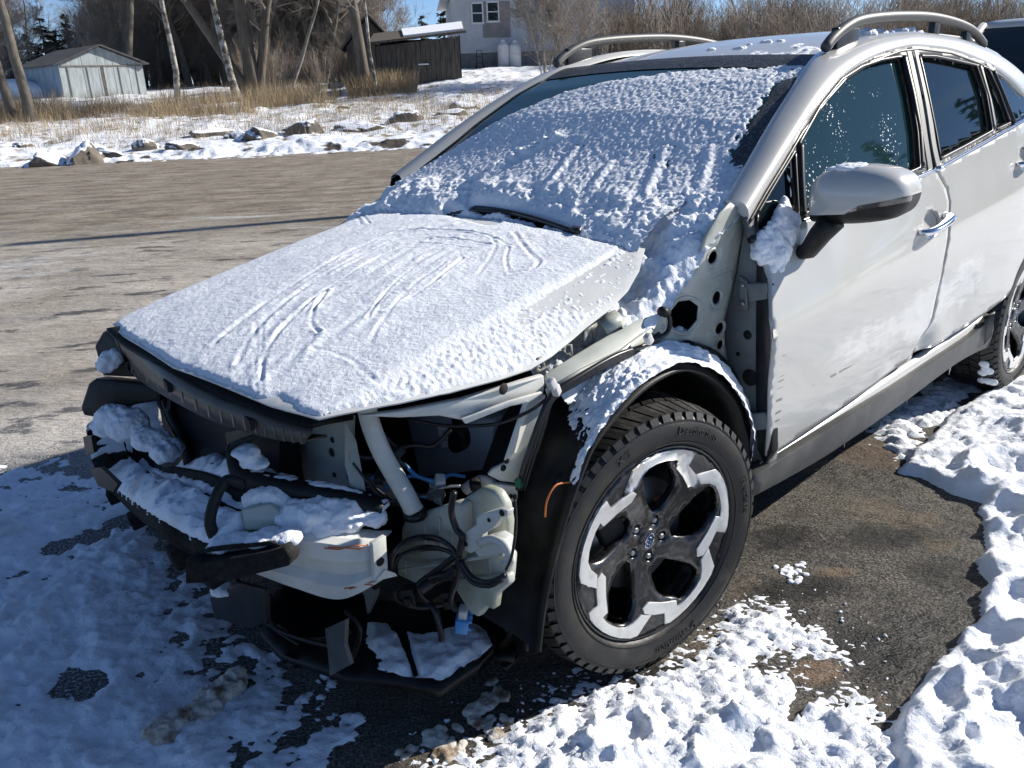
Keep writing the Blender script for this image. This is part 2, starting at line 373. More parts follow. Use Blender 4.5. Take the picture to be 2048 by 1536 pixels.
    for px, rx, ry, c, k in (((1640, 1345), .10, .06, (.19, .13, .085), .9), ((1670, 1146), .07, .035, (.17, .125, .085), .8), ((1780, 905), .30, .16, (.12, .085, .06), .8), ((1565, 1075), .16, .10, (.010, .010, .0095), .85), ((1760, 1075), .20, .10, (.014, .014, .013), .75), ((1600, 1180), .22, .08, (.010, .010, .0095), .85), ((1740, 1300), .12, .14, (.012, .012, .011), .8), ((1880, 1150), .16, .12, (.02, .02, .018), .6), ((1350, 1350), .25, .08, (.010, .010, .0095), .8)):
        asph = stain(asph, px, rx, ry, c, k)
    col = mix(mr(sw, -13.2, -11.2), salt, dirt)
    col = mix(mr(sw, -18.9, -18.2), asph, col)
    icy = op('MULTIPLY', mr(nz(.9, 5, .65, (.4, 1.6, 1)), .56, .64), mr(S, -17, -14)); icy = op('MULTIPLY', icy, mr(S, -10.4, -11.6))
    col = mix(op('MULTIPLY', icy, .75), col, (.55, .55, .55))
    # frost grains lying on the asphalt in front of the car
    T = sp.outputs[0]
    frost = op('MULTIPLY', mr(nz(120, 3, .75), .50, .62), mr(op('ADD', T, op('MULTIPLY', nz(2, 4), 1.2)), .35, -.35))
    frost = op('MULTIPLY', frost, mr(S, -17.8, -18.6))
    col = mix(op('MULTIPLY', frost, .8), col, (.62, .66, .72))
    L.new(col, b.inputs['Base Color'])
    L.new(mr(nz(1.6, 5, .65), .50, .60, .8, .38), b.inputs['Roughness']); b.inputs['Specular IOR Level'].default_value = .3
    bp = N.new('ShaderNodeBump'); bp.inputs['Distance'].default_value = .006; L.new(grain, bp.inputs['Height'])
    b2 = N.new('ShaderNodeBump'); b2.inputs['Distance'].default_value = .045; L.new(nz(9, 5, .7, (.5, 1.3, 1)), b2.inputs['Height']); L.new(bp.outputs[0], b2.inputs['Normal'])
    L.new(b2.outputs[0], b.inputs['Normal'])
    return m
lot_t = np.concatenate([np.arange(-400, -40, 20), np.arange(-40, 40, .5), np.arange(40, 401, 20)])
lot_s = np.concatenate([np.arange(-420, -40, 20), np.arange(-40, 0.9, .4)])
T_, S_ = np.meshgrid(lot_t, lot_s, indexing='ij')
Z_ = .02*fbm(T_*.25, S_*.6, 3)*sm(-17, -12, S_)
lot = obj('parking_lot', np.stack([T_, S_+19.7, Z_], -1).reshape(-1, 3), gridfaces(len(lot_t), len(lot_s))[:, ::-1], ground_mat())
lot.rotation_euler = (0, 0, RZB); tag(lot, kind='structure')
# object coordinates of the lot are (t, s+19.7): shift them back in the material
for n in lot.data.materials[0].node_tree.nodes:
    if n.type == 'TEX_COORD':
        nt = lot.data.materials[0].node_tree
        mp = nt.nodes.new('ShaderNodeMapping'); mp.inputs['Location'].default_value = (0, -19.7, 0)
        tos = [l.to_socket for l in n.outputs['Object'].links]
        nt.links.new(n.outputs['Object'], mp.inputs[0])
        for s_ in tos: nt.links.new(mp.outputs[0], s_)
        break
M['field'] = snow_mat('field_snow', b1=.03, s1=9, b2=.01, s2=60, dirt=((.22, .17, .11), 3.0, .53, .68))
ft = np.concatenate([np.arange(-300, -40, 15), np.arange(-40, -22, 1), np.arange(-22, 14, .12), np.arange(14, 40, 1), np.arange(40, 301, 15)])
fs = np.concatenate([np.arange(-1.0, 9, .1), np.arange(9, 30, .5), np.arange(30, 300, 8)])
T_, S_ = np.meshgrid(ft, fs, indexing='ij')
Z_ = terrain(T_, S_+.35*fbm(T_*.8, S_*0, 3))
field = obj('snowy_field', np.stack([T_, S_+19.7, Z_], -1).reshape(-1, 3), gridfaces(len(ft), len(fs))[:, ::-1], M['field'])
field.rotation_euler = (0, 0, RZB); tag(field, kind='structure')

# ------------------------------------------------------------------ snow lying on the lot around the car (a height field; where it is thin the asphalt shows)
def gpoly(px): return [tuple(at(x, y, 2, 0)[:2]) for x, y in px]
xs = np.concatenate([np.arange(-14, -4.2, .08), np.arange(-4.2, -1.6, .014), np.arange(-1.6, 1.75, .0085), np.arange(1.75, 5, .06)])
ys = np.concatenate([np.arange(-5, -2.6, .05), np.arange(-2.6, .2, .012), np.arange(.2, 2.1, .0085), np.arange(2.1, 6, .06)])
X, Y = np.meshgrid(xs, ys, indexing='ij')
bank = gpoly([(1790, 945), (1850, 962), (1900, 985), (1958, 1005), (1978, 1055), (1968, 1110), (1962, 1180), (1950, 1240), (1925, 1290), (1880, 1335), (1835, 1372), (1800, 1415), (1788, 1460), (1810, 1536)])
bank += [(1.5, 1.95), (2.5, 2.6), (2.5, 6), (-14, 6), (-14, .9), (-3.2, .95), tuple(at(1990, 772, 2, 0)[:2]), tuple(at(1880, 850, 2, 0)[:2])]
track = gpoly([(1700, 830), (1900, 745), (1990, 760), (1900, 850), (1800, 940), (1740, 880)])+[]
crust = gpoly([(1480, 1215), (1560, 1190), (1640, 1235), (1735, 1285), (1700, 1330), (1640, 1340), (1560, 1310), (1545, 1345), (1620, 1385), (1700, 1365), (1755, 1390), (1745, 1450), (1800, 1500), (1812, 1560), (1600, 1650), (1200, 1700), (900, 1640), (830, 1540), (960, 1470), (1150, 1400), (1260, 1340), (1420, 1275)])
shade = gpoly([(-40, 960), (120, 935), (260, 1010), (330, 1120), (420, 1230), (470, 1330), (560, 1380), (640, 1430), (640, 1500), (480, 1550), (300, 1600), (0, 1700), (-900, 1500), (-700, 1060)])
nA = fbm(X*3, Y*3, 5, .55); nB = fbm(X*11+3, Y*11, 4, .6); nC = fbm(X*40, Y*40, 3, .6)
d = insd(bank, X, Y)+.035*nA+.012*nB
h1 = np.where(d > 0, .038*sm(0, .035, d)+.03*sm(.05, .6, d)+sm(0, .12, d)*(.030*nA+.012*np.abs(nB)+.006*nC+.018*(1-np.minimum(np.abs(fbm(X*5.5+8, Y*5.5, 3, .5))*2.6, 1))**3), -.01)
for px, r, dp in [((2015, 960), .10, .05), ((2030, 1105), .09, .03), ((1930, 1330), .06, .03), ((1985, 1290), .05, .035), ((2040, 1500), .09, .05), ((1900, 1430), .05, .02), ((2010, 1040), .06, .03), ((1975, 1400), .05, .03), ((1880, 1500), .06, .02), ((2040, 1230), .07, .04)]:
    c = at(*px, 2, 0); q = ((X-c[0])/(r*1.4))**2+((Y-c[1])/r)**2
    h1 -= np.where(d > 0, np.minimum(dp*np.exp(-q*q*(1+1.2*nB)), np.maximum(h1-.015, 0)), 0); h1 += np.where(d > 0, dp*.45*np.exp(-((q-1.6)/.8)**2), 0)
nD = fbm(X*95, Y*95, 2, .6); nE = fbm(X*5.5+8, Y*5.5, 3, .5); rdg = (1-np.minimum(np.abs(nE)*2.6, 1))**3
d2 = insd(crust, X, Y)+.09*nA+.055*nB+.05*nC+.035*nD
h2 = np.where(d2 > -.02, .016*sm(-.01, .14, d2)+.022*sm(.1, .4, d2)+.008*nB*sm(0, .1, d2)+.0055*nC+.004*nD+.014*nA*sm(.05, .2, d2)+.009*rdg*sm(.08, .2, d2)-.002, -.01)
for px, r, dp in [((1235, 1475), .045, .035), ((1465, 1500), .06, .03), ((1640, 1470), .04, .02)]:
    c = at(*px, 2, 0); q = ((X-c[0])/(r*1.3))**2+((Y-c[1])/r)**2
    h2 -= np.where(d2 > 0, np.minimum(dp*np.exp(-q*q*(1+1.5*nB)), np.maximum(h2-.006, 0)), 0); h2 += np.where(d2 > 0, dp*.35*np.exp(-((q-1.7)/.9)**2)*(1+2.5*nB), 0)
hole = insd(gpoly([(1565, 1440), (1600, 1385), (1625, 1390), (1590, 1450), (1545, 1460)]), X, Y)
h2 = np.where(hole+.02*nB > 0, -.01, h2)
d3 = insd(shade, X, Y)+.16*nA+.07*nB
h3 = np.where(d3 > -.05, .016*sm(-.08, .30, d3)+.024*nA*sm(0, .3, d3)+.014*nB+.001+.007*nC, -.01)
for px, r in [((160, 1375), .075), ((190, 1075), .05), ((240, 1045), .05), ((120, 1095), .05)]:
    c = at(*px, 2, 0); q = ((X-c[0])/r)**2+((Y-c[1])/r)**2; h3 = h3-.035*np.exp(-q**2)
d4 = insd(track, X, Y)+.09*nA+.05*nB
tr = at(1990, 770, 2, 0); tf = np.mod(X*16+np.abs(np.mod(Y*7, 1)-.5)*1.2, 1)
h4 = np.where(d4 > 0, .016*sm(0, .12, d4)+.010*(np.abs(tf-.5) < .27)*sm(0, .06, d4)+.012*nB+.004*nC-.003, -.01)
Hs = np.maximum.reduce([h1, h2, h3, h4])
Vs = np.stack([X, Y, Hs], -1).reshape(-1, 3); Fs = gridfaces(len(xs), len(ys))[:, ::-1]
rel = Vs-CAM; zz = rel @ CF; pxs = 1024+FPX*(rel @ CR)/np.maximum(zz, .05); pys = 768-FPX*(rel @ CU)/np.maximum(zz, .05)
vis = (zz > .1) & (pxs > -700) & (pxs < 3800) & (pys > -200) & (pys < 2500)
near = (Vs[:, 0] > -4.2) & (Vs[:, 0] < 1.75) & (Vs[:, 1] > -2.6) & (Vs[:, 1] < 2.1)
keep = (Hs.ravel() > -.0035) & (vis | ~near)
Fs = Fs[keep[Fs].any(1)]
used = np.unique(Fs); remap = np.zeros(len(Vs), int); remap[used] = np.arange(len(used))
snow_lot = obj('snow_cover', Vs[used], remap[Fs], M['snowg']); tag(snow_lot, 'trampled snow lying in patches on the dark asphalt around the wrecked car', 'snow', kind='stuff')
print('snow tris', len(Fs)*2)
# ------------------------------------------------------------------ background
M['bark'] = mat('bark', (.10, .085, .068), .9, var=(.16, .14, .115), vscale=6, stretch=(1, 1, .3), bump=.02, bscale=14)
M['barkpale'] = mat('pale_bark', (.20, .175, .145), .9, var=(.36, .34, .30), vscale=5, stretch=(1, 1, .4))
M['birch'] = mat('birch_bark', (.42, .40, .37), .8, var=(.09, .08, .065), vscale=2.2, vlo=.42, vhi=.56, stretch=(1, 1, 1.4))
M['twig'] = mat('twigs', (.33, .285, .24), .9, var=(.21, .175, .14), vscale=.6)
M['willow'] = mat('willow_twigs', (.20, .155, .115), .9, var=(.13, .105, .085), vscale=.7)
M['needle'] = mat('needles', (.022, .036, .018), .8, var=(.045, .06, .028), vscale=1.3)
M['grass'] = mat('dry_grass', (.40, .31, .19), .9, var=(.27, .20, .12), vscale=.8)
M['rock'] = None
def rock_mat():
    m = mat('boulder_stone', (.17, .14, .105), .85, var=(.075, .065, .055), vscale=2.5, bump=.03, bscale=8)
    nt = m.node_tree; N = nt.nodes; L = nt.links; b = N['Principled BSDF']; old = b.inputs['Base Color'].links[0].from_socket
    g = N.new('ShaderNodeNewGeometry'); s = N.new('ShaderNodeSeparateXYZ'); L.new(g.outputs['Normal'], s.inputs[0])
    n = N.new('ShaderNodeTexNoise'); n.inputs['Scale'].default_value = 3; n.inputs['Detail'].default_value = 5
    a = N.new('ShaderNodeMath'); a.operation = 'MULTIPLY_ADD'; a.inputs[1].default_value = .7; L.new(n.outputs[0], a.inputs[0]); L.new(s.outputs[2], a.inputs[2])
    r = N.new('ShaderNodeMapRange'); r.inputs[1].default_value = .86; r.inputs[2].default_value = .98; L.new(a.outputs[0], r.inputs[0])
    x = N.new('ShaderNodeMix'); x.data_type = 'RGBA'; L.new(r.outputs[0], x.inputs[0]); L.new(old, x.inputs[6]); x.inputs[7].default_value = (.83, .87, .93, 1); L.new(x.outputs[2], b.inputs['Base Color'])
    return m
M['rock'] = rock_mat()
def bare_tree(h, r, seed, n1=9, spread=.55, lean=(0, 0), twigs=5, forks=0, start=.35):
    rnd = random.Random(seed); tr = MB(); br = MB()
    def path(p, d, L, n, wob, up=.0):
        P = [np.array(p, float)]; d = np.array(d, float)
        for _ in range(n):
            d = d+np.array([rnd.gauss(0, wob), rnd.gauss(0, wob), rnd.gauss(0, wob*.6)+up]); d /= np.linalg.norm(d); P.append(P[-1]+d*L/n)
        return P, d
    def branch(p, d, L, rad, lev):
        P, dd = path(p, d, L, 5 if lev < 2 else 3, .16, .06)
        br.tube(P, list(np.linspace(rad, rad*.3, len(P))), n=4 if lev < 2 else 3, caps=False)
        if lev >= 3: return
        k = (6, twigs+1, twigs)[lev] if lev < 3 else 0
        for i in range(k):
            q = rnd.uniform(.25, 1)*(len(P)-1); j = min(int(q), len(P)-2); pos = P[j]+(P[j+1]-P[j])*(q-j)
            ax = P[j+1]-P[j]; ax = ax/np.linalg.norm(ax); v = np.array([rnd.gauss(0, 1), rnd.gauss(0, 1), rnd.gauss(.25, .7)]); v -= ax*np.dot(v, ax); v /= np.linalg.norm(v)+1e-9
            nd = ax*.75+v*rnd.uniform(.4, .9); nd /= np.linalg.norm(nd)
            branch(pos, nd, L*rnd.uniform(.4, .65), max(rad*.42, .006), lev+1)
    stems = [((lean[0], lean[1], 1), h, r)]
    for k in range(forks): a = rnd.uniform(0, 6.28); stems.append(((math.cos(a)*.35+lean[0], math.sin(a)*.35+lean[1], 1), h*rnd.uniform(.7, .95), r*.7))
    for d0, hh, rr in stems:
        d0 = np.array(d0, float); d0 /= np.linalg.norm(d0)
        P, dd = path((0, 0, -.3), d0, hh, 8, .07, .02)
        tr.tube(P, [rr*1.25]+list(np.linspace(rr, rr*.25, 8)), n=7)
        for i in range(n1):
            q = rnd.uniform(start, 1.0)*8; j = min(int(q), 7); pos = P[j]+(P[j+1]-P[j])*(q-j); a = rnd.uniform(0, 2*PI)
            d = np.array([math.cos(a)*spread*1.6, math.sin(a)*spread*1.6, rnd.uniform(.35, 1.1)]); d /= np.linalg.norm(d)
            branch(pos, d, hh*rnd.uniform(.22, .42)*(1.15-q/16), rr*.38*(1.2-q/10), 0+(1 if hh < 4 else 0))
    return tr, br
def tree_thing(name, label, cat, seed, mt, mb, group, **kw):
    tr, br = bare_tree(seed=seed, **kw)
    o = thing(name, label, cat, group=group); tr.make('trunk', mt, o); br.make('crown', mb, o); return o
def place(o, t, s, rz=0, sc=1, clear=0):
    dt = t+13.5
    if clear and 0 < dt < clear:          # keep the sunny strip in front of the garage open
        lo, hi = 19+.19*dt, 30+.19*dt
        if lo < s < hi: t, s = t*(1+(hi+1.5-s)/(s+22)), hi+1.5
    o.location = gw(t, s, float(terrain(t, s))); o.rotation_euler = (0, 0, rz); o.scale = (sc, sc, sc)
def tsd(px, py, d):          # (t, s) of a sight line at a horizontal distance
    r_ = ray(px, py); r_ = r_/math.hypot(r_[0], r_[1]); return ts(CAM+d*r_)

# --- named trees in front
W = 'wood behind the field'
spec = [ # px, dist, kind, kwargs, label
 (54, 33, 'bark', dict(h=9, r=.17, seed=11, n1=7, lean=(.06, .02), start=.5), 'tallest bare tree at the far left in front of the grey garage'),
 (22, 33.5, 'bark', dict(h=7.5, r=.16, seed=12, n1=6, lean=(.0, .0), start=.5), 'leaning bare tree beside the tallest one at the far left'),
 (250, 52, 'bark', dict(h=12, r=.22, seed=13, n1=9, lean=(.3, 0)), 'dark crooked tree rising behind the right end of the grey garage'),
 (355, 43, 'birch', dict(h=11, r=.13, seed=14, n1=9), 'slim birch with white lower trunk right of the grey garage'),
 (425, 60, 'bark', dict(h=12, r=.26, seed=15, n1=11, lean=(-.08, 0)), 'thick dark trunk in the wood left of the patchy white birch'),
 (478, 38, 'birch', dict(h=11, r=.15, seed=16, n1=8, lean=(-.1, 0)), 'patchy white birch in the middle of the wood edge'),
 (510, 39, 'bark', dict(h=13, r=.30, seed=17, n1=12, forks=2), 'forked thick dark trunk right of the patchy white birch'),
 (572, 40, 'barkpale', dict(h=8, r=.09, seed=18, n1=5, lean=(.42, 0), start=.6), 'pale thin tree leaning right at the wood edge'),
 (735, 37, 'bark', dict(h=11, r=.24, seed=19, n1=12, spread=.7, start=.25), 'big dark spreading tree beside the wooden shed'),
 (752, 35.5, 'birch', dict(h=8, r=.07, seed=20, n1=5, lean=(-.06, 0)), 'thin white birch stem in front of the wooden shed'),
 (1092, 36, 'barkpale', dict(h=4.2, r=.05, seed=21, n1=9, forks=4, start=.2), 'small many stemmed bare tree in front of the white house'),
 (1125, 36.5, 'bark', dict(h=5.0, r=.055, seed=22, n1=10, forks=3, start=.2), 'darker bare sapling clump at the right of the white house'),
]
for px, dist, kb, kw, lab in spec:
    kw['n1'] = int(kw['n1']*1.7); o = tree_thing('bare_tree', lab, 'tree', kw.pop('seed'), M[kb], M['twig'], None, **kw); t, s = tsd(px, 200, dist); place(o, t, s, RZB)
# --- the wood: copies of five kinds
kinds = [tree_thing('bare_tree', 'grey brown leafless tree in the dense wood behind the snowy field', 'tree', 30+k, M['bark' if k % 3 else 'barkpale'], M['twig'], W, h=7.5+k*.9, r=.10+.02*k, n1=11+k, spread=.5, start=.28, twigs=4) for k in range(5)]
rnd = random.Random(5); n = 0
for k in range(92):
    px = rnd.uniform(-60, 760); dist = rnd.uniform(46 if px > 500 else 60, 84) if px > 300 else rnd.uniform(58, 90)
    if px < 230 and rnd.random() < .6: continue
    o = kinds[n] if n < 5 else dup(kinds[n % 5], (0, 0, 0))
    t, s = tsd(px, 200, dist); place(o, t, s, rnd.uniform(0, 6.28), rnd.uniform(.8, 1.15)*(1 if px > 200 else .8), 17); n += 1
big = [tree_thing('bare_tree', 'stout dark leafless trunk at the front of the wood', 'tree', 80+k, M['bark'], M['twig'], 'stout trunks at the wood edge', h=10+k, r=.16+.04*k, n1=14, spread=.6, start=.3, twigs=4, forks=k) for k in range(3)]
for k, (px, dist) in enumerate(((325, 60), (385, 59), (400, 61), (455, 58), (545, 47), (600, 49), (640, 46), (668, 50), (690, 47), (540, 54), (590, 56), (650, 55), (330, 66), (440, 64))):
    o = big[k] if k < 3 else dup(big[k % 3], (0, 0, 0)); t, s = tsd(px, 200, dist); place(o, t, s, rnd.uniform(0, 6.28), rnd.uniform(.85, 1.15), 17)
for k in range(14):
    o = dup(kinds[k % 5], (0, 0, 0)); t, s = tsd(rnd.uniform(1150, 2100), 150, rnd.uniform(60, 85)); place(o, t, s, rnd.uniform(0, 6.28), .75)
    o['label'] = 'grey brown leafless tree above the shrub thicket behind the car roof'; o['group'] = 'trees behind the thicket'
sap = [tree_thing('sapling', 'thin grey brown sapling in the tangle along the wood edge', 'sapling', 60+k, M['twig'] if k % 2 else M['barkpale'], M['twig'], 'saplings in the wood', h=4.5+.8*k, r=.035+.006*k, n1=15, spread=.45, start=.1, twigs=5, forks=2) for k in range(4)]
for k in range(56):
    px = rnd.uniform(300, 770) if k > 8 else rnd.uniform(-40, 290); dist = rnd.uniform(43 if px > 500 else 60, 70) if px > 290 else rnd.uniform(56, 72)
    o = sap[k] if k < 4 else dup(sap[k % 4], (0, 0, 0)); t, s = tsd(px, 200, dist); place(o, t, s, rnd.uniform(0, 6.28), rnd.uniform(.75, 1.2), 12)
# --- shrubs: thin upright stems
def shrub(seed, h, nst, mt, name, label, group):
    rnd = random.Random(seed); b = MB()
    for i in range(nst):
        a = rnd.uniform(0, 6.28); d = rnd.uniform(.05, .8); p = np.array([math.cos(a)*d*.7, math.sin(a)*d*.7, -.1]); hh = h*rnd.uniform(.45, 1)
        tip = p+np.array([math.cos(a)*d*hh*.5, math.sin(a)*d*hh*.5, hh]); mid = (p+tip)/2+np.array([rnd.gauss(0, .05), rnd.gauss(0, .05), .0])
        b.tube([p, mid, tip], [.015, .010, .004], n=3, caps=False)
        for j in range(9):
            f = rnd.uniform(.25, .97); q = p+(tip-p)*f; v = np.array([rnd.gauss(0, .5), rnd.gauss(0, .5), rnd.uniform(.5, 1.2)])*hh*.18*rnd.uniform(.6, 1.4)
            b.tube([q, q+v], [.009, .004], n=3, caps=False)
    o = b.make(name, mt); return tag(o, label, 'shrub', group)
sh = [shrub(50+k, 2.6+.4*k, 46, M['willow' if k != 1 else 'twig'], 'leafless_shrub', 'reddish brown leafless shrub in the thicket behind the car roof', 'shrubs behind the car') for k in range(3)]
n = 0
for k in range(110):
    px = rnd.uniform(1180, 2150); dist = rnd.uniform(40, 62); o = sh[n] if n < 3 else None
    if o is None: o = sh[n % 3].copy(); COL.objects.link(o)
    t, s = tsd(px, 120, dist); place(o, t, s, rnd.uniform(0, 6.28), rnd.uniform(.8, 1.25)); n += 1
for k in range(66):
    px = rnd.uniform(300, 770); dist = rnd.uniform(41 if px > 500 else 60, 66); o = sh[k % 3].copy(); COL.objects.link(o)
    o['label'] = 'brown leafless shrub under the trees at the edge of the wood'; o['group'] = 'shrubs along the wood edge'
    t, s = tsd(px, 200, dist); place(o, t, s, rnd.uniform(0, 6.28), rnd.uniform(.45, .85), 5)
# --- evergreens
def conifer(seed, h, rad):
    rnd = random.Random(seed); tr = MB(); tr.tube([(0, 0, -.3), (0, 0, h*.5), (0, 0, h)], [.16, .1, .02], n=6); c = MB()
    for i in range(int(h*16)):
        z = h*(.12+.88*rnd.random()**.9); a = rnd.uniform(0, 6.28); L = rad*(1.03-z/h)*rnd.uniform(.6, 1.1)+.12; dr = rnd.uniform(-.25, .12)
        ca, sa = math.cos(a), math.sin(a)
        for j in range(10):
            f = rnd.uniform(.12, 1); w = L*.20*(1.15-f)+.09; p = Vector((ca*L*f, sa*L*f, z+dr*L*f+rnd.gauss(0, .05))); q = rnd.uniform(-.9, .9)
            u = Vector((ca*math.cos(q)-sa*math.sin(q), sa*math.cos(q)+ca*math.sin(q), rnd.uniform(-.3, .25)))*w*1.7; v = Vector((-sa, ca, rnd.uniform(-.6, .6)))*w*.6
            c.add([p-v, p+u, p+v, p-u*.3+Vector((0, 0, w*.4))], [(0, 1, 2), (0, 2, 3)])
    return tr, c
def conifer_thing(label, seed, h, rad, t, s, group=None):
    o = thing('evergreen_tree', label, 'tree', group=group); tr, c = conifer(seed, h, rad); tr.make('trunk', M['bark'], o); c.make('crown', M['needle'], o, smooth=False); place(o, t, s); return o
for (px, py), dist, lab, seed in [((78, 38), 62, 'dark evergreen at the left above the grey garage roof', 1), ((128, 30), 64, 'taller dark evergreen right of its neighbour above the garage roof', 2), ((12, 95), 60, 'low evergreen at the left edge behind the bare trunks', 8), ((105, 62), 58, 'bushy low evergreen between the two dark ones above the garage', 9), ((165, 66), 66, 'half hidden evergreen right of the garage gable', 10), ((50, 70), 66, 'narrow evergreen left of the garage roof', 12), ((843, 32), 75, 'small dark spruce top left of the white house', 3), ((885, 10), 70, 'pointed dark spruce touching the corner of the white house', 4)]:
    t, s = tsd(px, py, dist); top = (CAM+dist*ray(px, py)/math.hypot(*ray(px, py)[:2]))[2]; conifer_thing(lab, seed, top-float(terrain(t, s)), 2.3, t, s)
# --- grey garage on the left
M['barnmetal'] = mat('weathered_galvanised', (.36, .40, .41), .7, var=(.24, .28, .30), vscale=2, stretch=(3, 3, .5), var2=((.22, .12, .07), 1.6, .66, .78))
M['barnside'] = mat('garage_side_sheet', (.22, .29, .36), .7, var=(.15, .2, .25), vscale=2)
M['roofdark'] = mat('dark_roofing', (.05, .05, .052), .8, var=(.09, .09, .09), vscale=3)
M['trim'] = mat('old_wood_trim', (.17, .15, .125), .85, var=(.1, .09, .075), vscale=6)
t, s = tsd(130, 200, 46)
g = thing('garage', 'weathered grey sheet metal garage with a low gable roof at far left', 'garage', gw(t, s, float(terrain(t, s))-.2), RZB+R(40))
g.scale = (.80, .80, .80)
LB, WB = 6.5, 4.9
for i in range(11):
    x0 = WB*i/11; x1 = WB*(i+1)/11; hz = lambda x: 2.05+.95*(1-abs(x-WB/2)/(WB/2)); d = .012*(i % 2)
    V = MB(); V.prism([(x0+.008, -.2), (x1-.008, -.2), (x1-.008, hz(x1)), ((x0+x1)/2, hz((x0+x1)/2)), (x0+.008, hz(x0))], 1, -.02-d, .03-d); V.make('panel', M['barnmetal'], g, smooth=False)
b = MB()
for x in (.45, 1.55, 2.4, 2.5, 3.4, 4.45): b.box((x, -.05, .95), (.05, .03, 1.9))
b.box((WB/2, -.05, 1.95), (WB*.96, .03, .07)); b.make('door_frame', M['trim'], g, smooth=False)
for i in range(8):
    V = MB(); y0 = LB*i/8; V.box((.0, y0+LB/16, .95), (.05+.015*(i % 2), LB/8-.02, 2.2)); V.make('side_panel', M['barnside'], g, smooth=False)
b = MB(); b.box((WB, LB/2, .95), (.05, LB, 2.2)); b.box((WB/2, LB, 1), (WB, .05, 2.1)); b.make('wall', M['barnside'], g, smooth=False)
for sx in (-1, 1):
    b = MB(); e = (WB/2)+.3; a = math.atan2(.95, WB/2)
    b.slab([(WB/2, -.35, 3.06), (WB/2, LB+.3, 3.06), (WB/2+sx*e, LB+.3, 3.06-e*math.tan(a)), (WB/2+sx*e, -.35, 3.06-e*math.tan(a))], .07); b.make('roof', M['roofdark'], g, smooth=False)
# snow covered low lean-to left of it
def lump(name, m, c, size, seed, sub=4, amp=.18, fr=2.0, flatb=True, **k):
    bm = bmesh.new(); bmesh.ops.create_icosphere(bm, subdivisions=sub, radius=1); rs = random.Random(seed); o1, o2 = rs.uniform(0, 99), rs.uniform(0, 99)
    P = np.array([v.co for v in bm.verts]); F = [[v.index for v in f.verts] for f in bm.faces]; bm.free()
    n = fbm(P[:, 0]*fr+o1+P[:, 2]*fr*.7, P[:, 1]*fr+o2-P[:, 2]*fr*.5, 4, .55); P = P*(1+amp*2*n)[:, None]
    if name == 'boulder':
        for _ in range(9):
            d_ = np.array([rs.gauss(0, 1), rs.gauss(0, 1), rs.gauss(.2, .7)]); d_ /= np.linalg.norm(d_); c_ = rs.uniform(.55, .85); ov = np.maximum(P @ d_-c_, 0); P = P-ov[:, None]*d_*.92
    if flatb: P[:, 2] = np.where(P[:, 2] < -.45, -.45+(P[:, 2]+.45)*.15, P[:, 2])
    o = obj(name, P*np.array(size), F, m, **k); o.location = c; return o
t, s = tsd(38, 195, 50); o = lump('snow_heap', M['snow'], gw(t, s, float(terrain(t, s))+.05), (2.4, 1.3, .75), 5, amp=.12, fr=1.2); o.rotation_euler = (0, 0, RZB); tag(o, 'smooth white snow heap left of the grey garage', 'snow heap')
# --- old wooden shed
M['board'] = mat('grey_old_boards', (.12, .105, .088), .9, var=(.055, .048, .042), vscale=5, stretch=(4, 4, .35), bump=.01, bscale=20)
t, s = tsd(757, 165, 38)
g = thing('wooden_shed', 'leaning dark board shed with snow on its flat roof left of the white house', 'shed', gw(t, s, float(terrain(t, s))-.05), RZB+R(-3))
WS = 3.5; rnd = random.Random(9)
for i in range(17):
    x0 = WS*i/17; hz = 1.72+.30*i/17; b = MB(); b.box((x0+WS/34, rnd.uniform(-.02, .02), hz/2-.08), (WS/17-.012, .03, hz+.15), (0, R(rnd.uniform(-.8, .8)), 0)); b.make('board', M['board'], g, smooth=False)
b = MB(); b.box((WS+.02, 1.3, 1), (.04, 2.6, 2.1)); b.box((0, 1.3, .9), (.04, 2.6, 1.8)); b.box((WS/2, 2.6, 1), (WS, .04, 2.1)); b.box((WS/2, .1, .9), (WS-.1, .03, 1.7)); b.make('wall', M['dark'], g, smooth=False)
b = MB(); b.slab([(-.25, -.3, 1.78), (WS+.3, -.3, 2.10), (WS+.3, 2.9, 2.62), (-.25, 2.9, 2.30)], .09); b.make('roof', M['board'], g, smooth=False)
b = MB(); b.slab([(1.2, .1, 2.03), (WS+.2, -.05, 2.21), (WS+.2, 2.8, 2.68), (1.0, 2.8, 2.46)], .08); o = b.make('roof_snow', M['snow'], g, smooth=False)
b = MB(); b.box((1.95, -.06, .95), (.45, .08, .05)); b.make('ledge', M['snow'], g)
t, s = tsd(700, 170, 42)
g = thing('gabled_shed', 'dark old gabled outbuilding half hidden behind the spreading tree', 'shed', gw(t, s, float(terrain(t, s))), RZB)
b = MB(); b.prism([(0, -.2), (2.1, -.2), (2.1, 1.7), (1.05, 2.9), (0, 1.7)], 1, 0, 3); b.make('wall', M['board'], g, smooth=False)
for sx in (-1, 1):
    b = MB(); b.slab([(1.05, -.2, 3.0), (1.05, 3.2, 3.0), (1.05+sx*1.3, 3.2, 1.55), (1.05+sx*1.3, -.2, 1.55)], .08); b.make('roof', M['roofdark'], g, smooth=False)
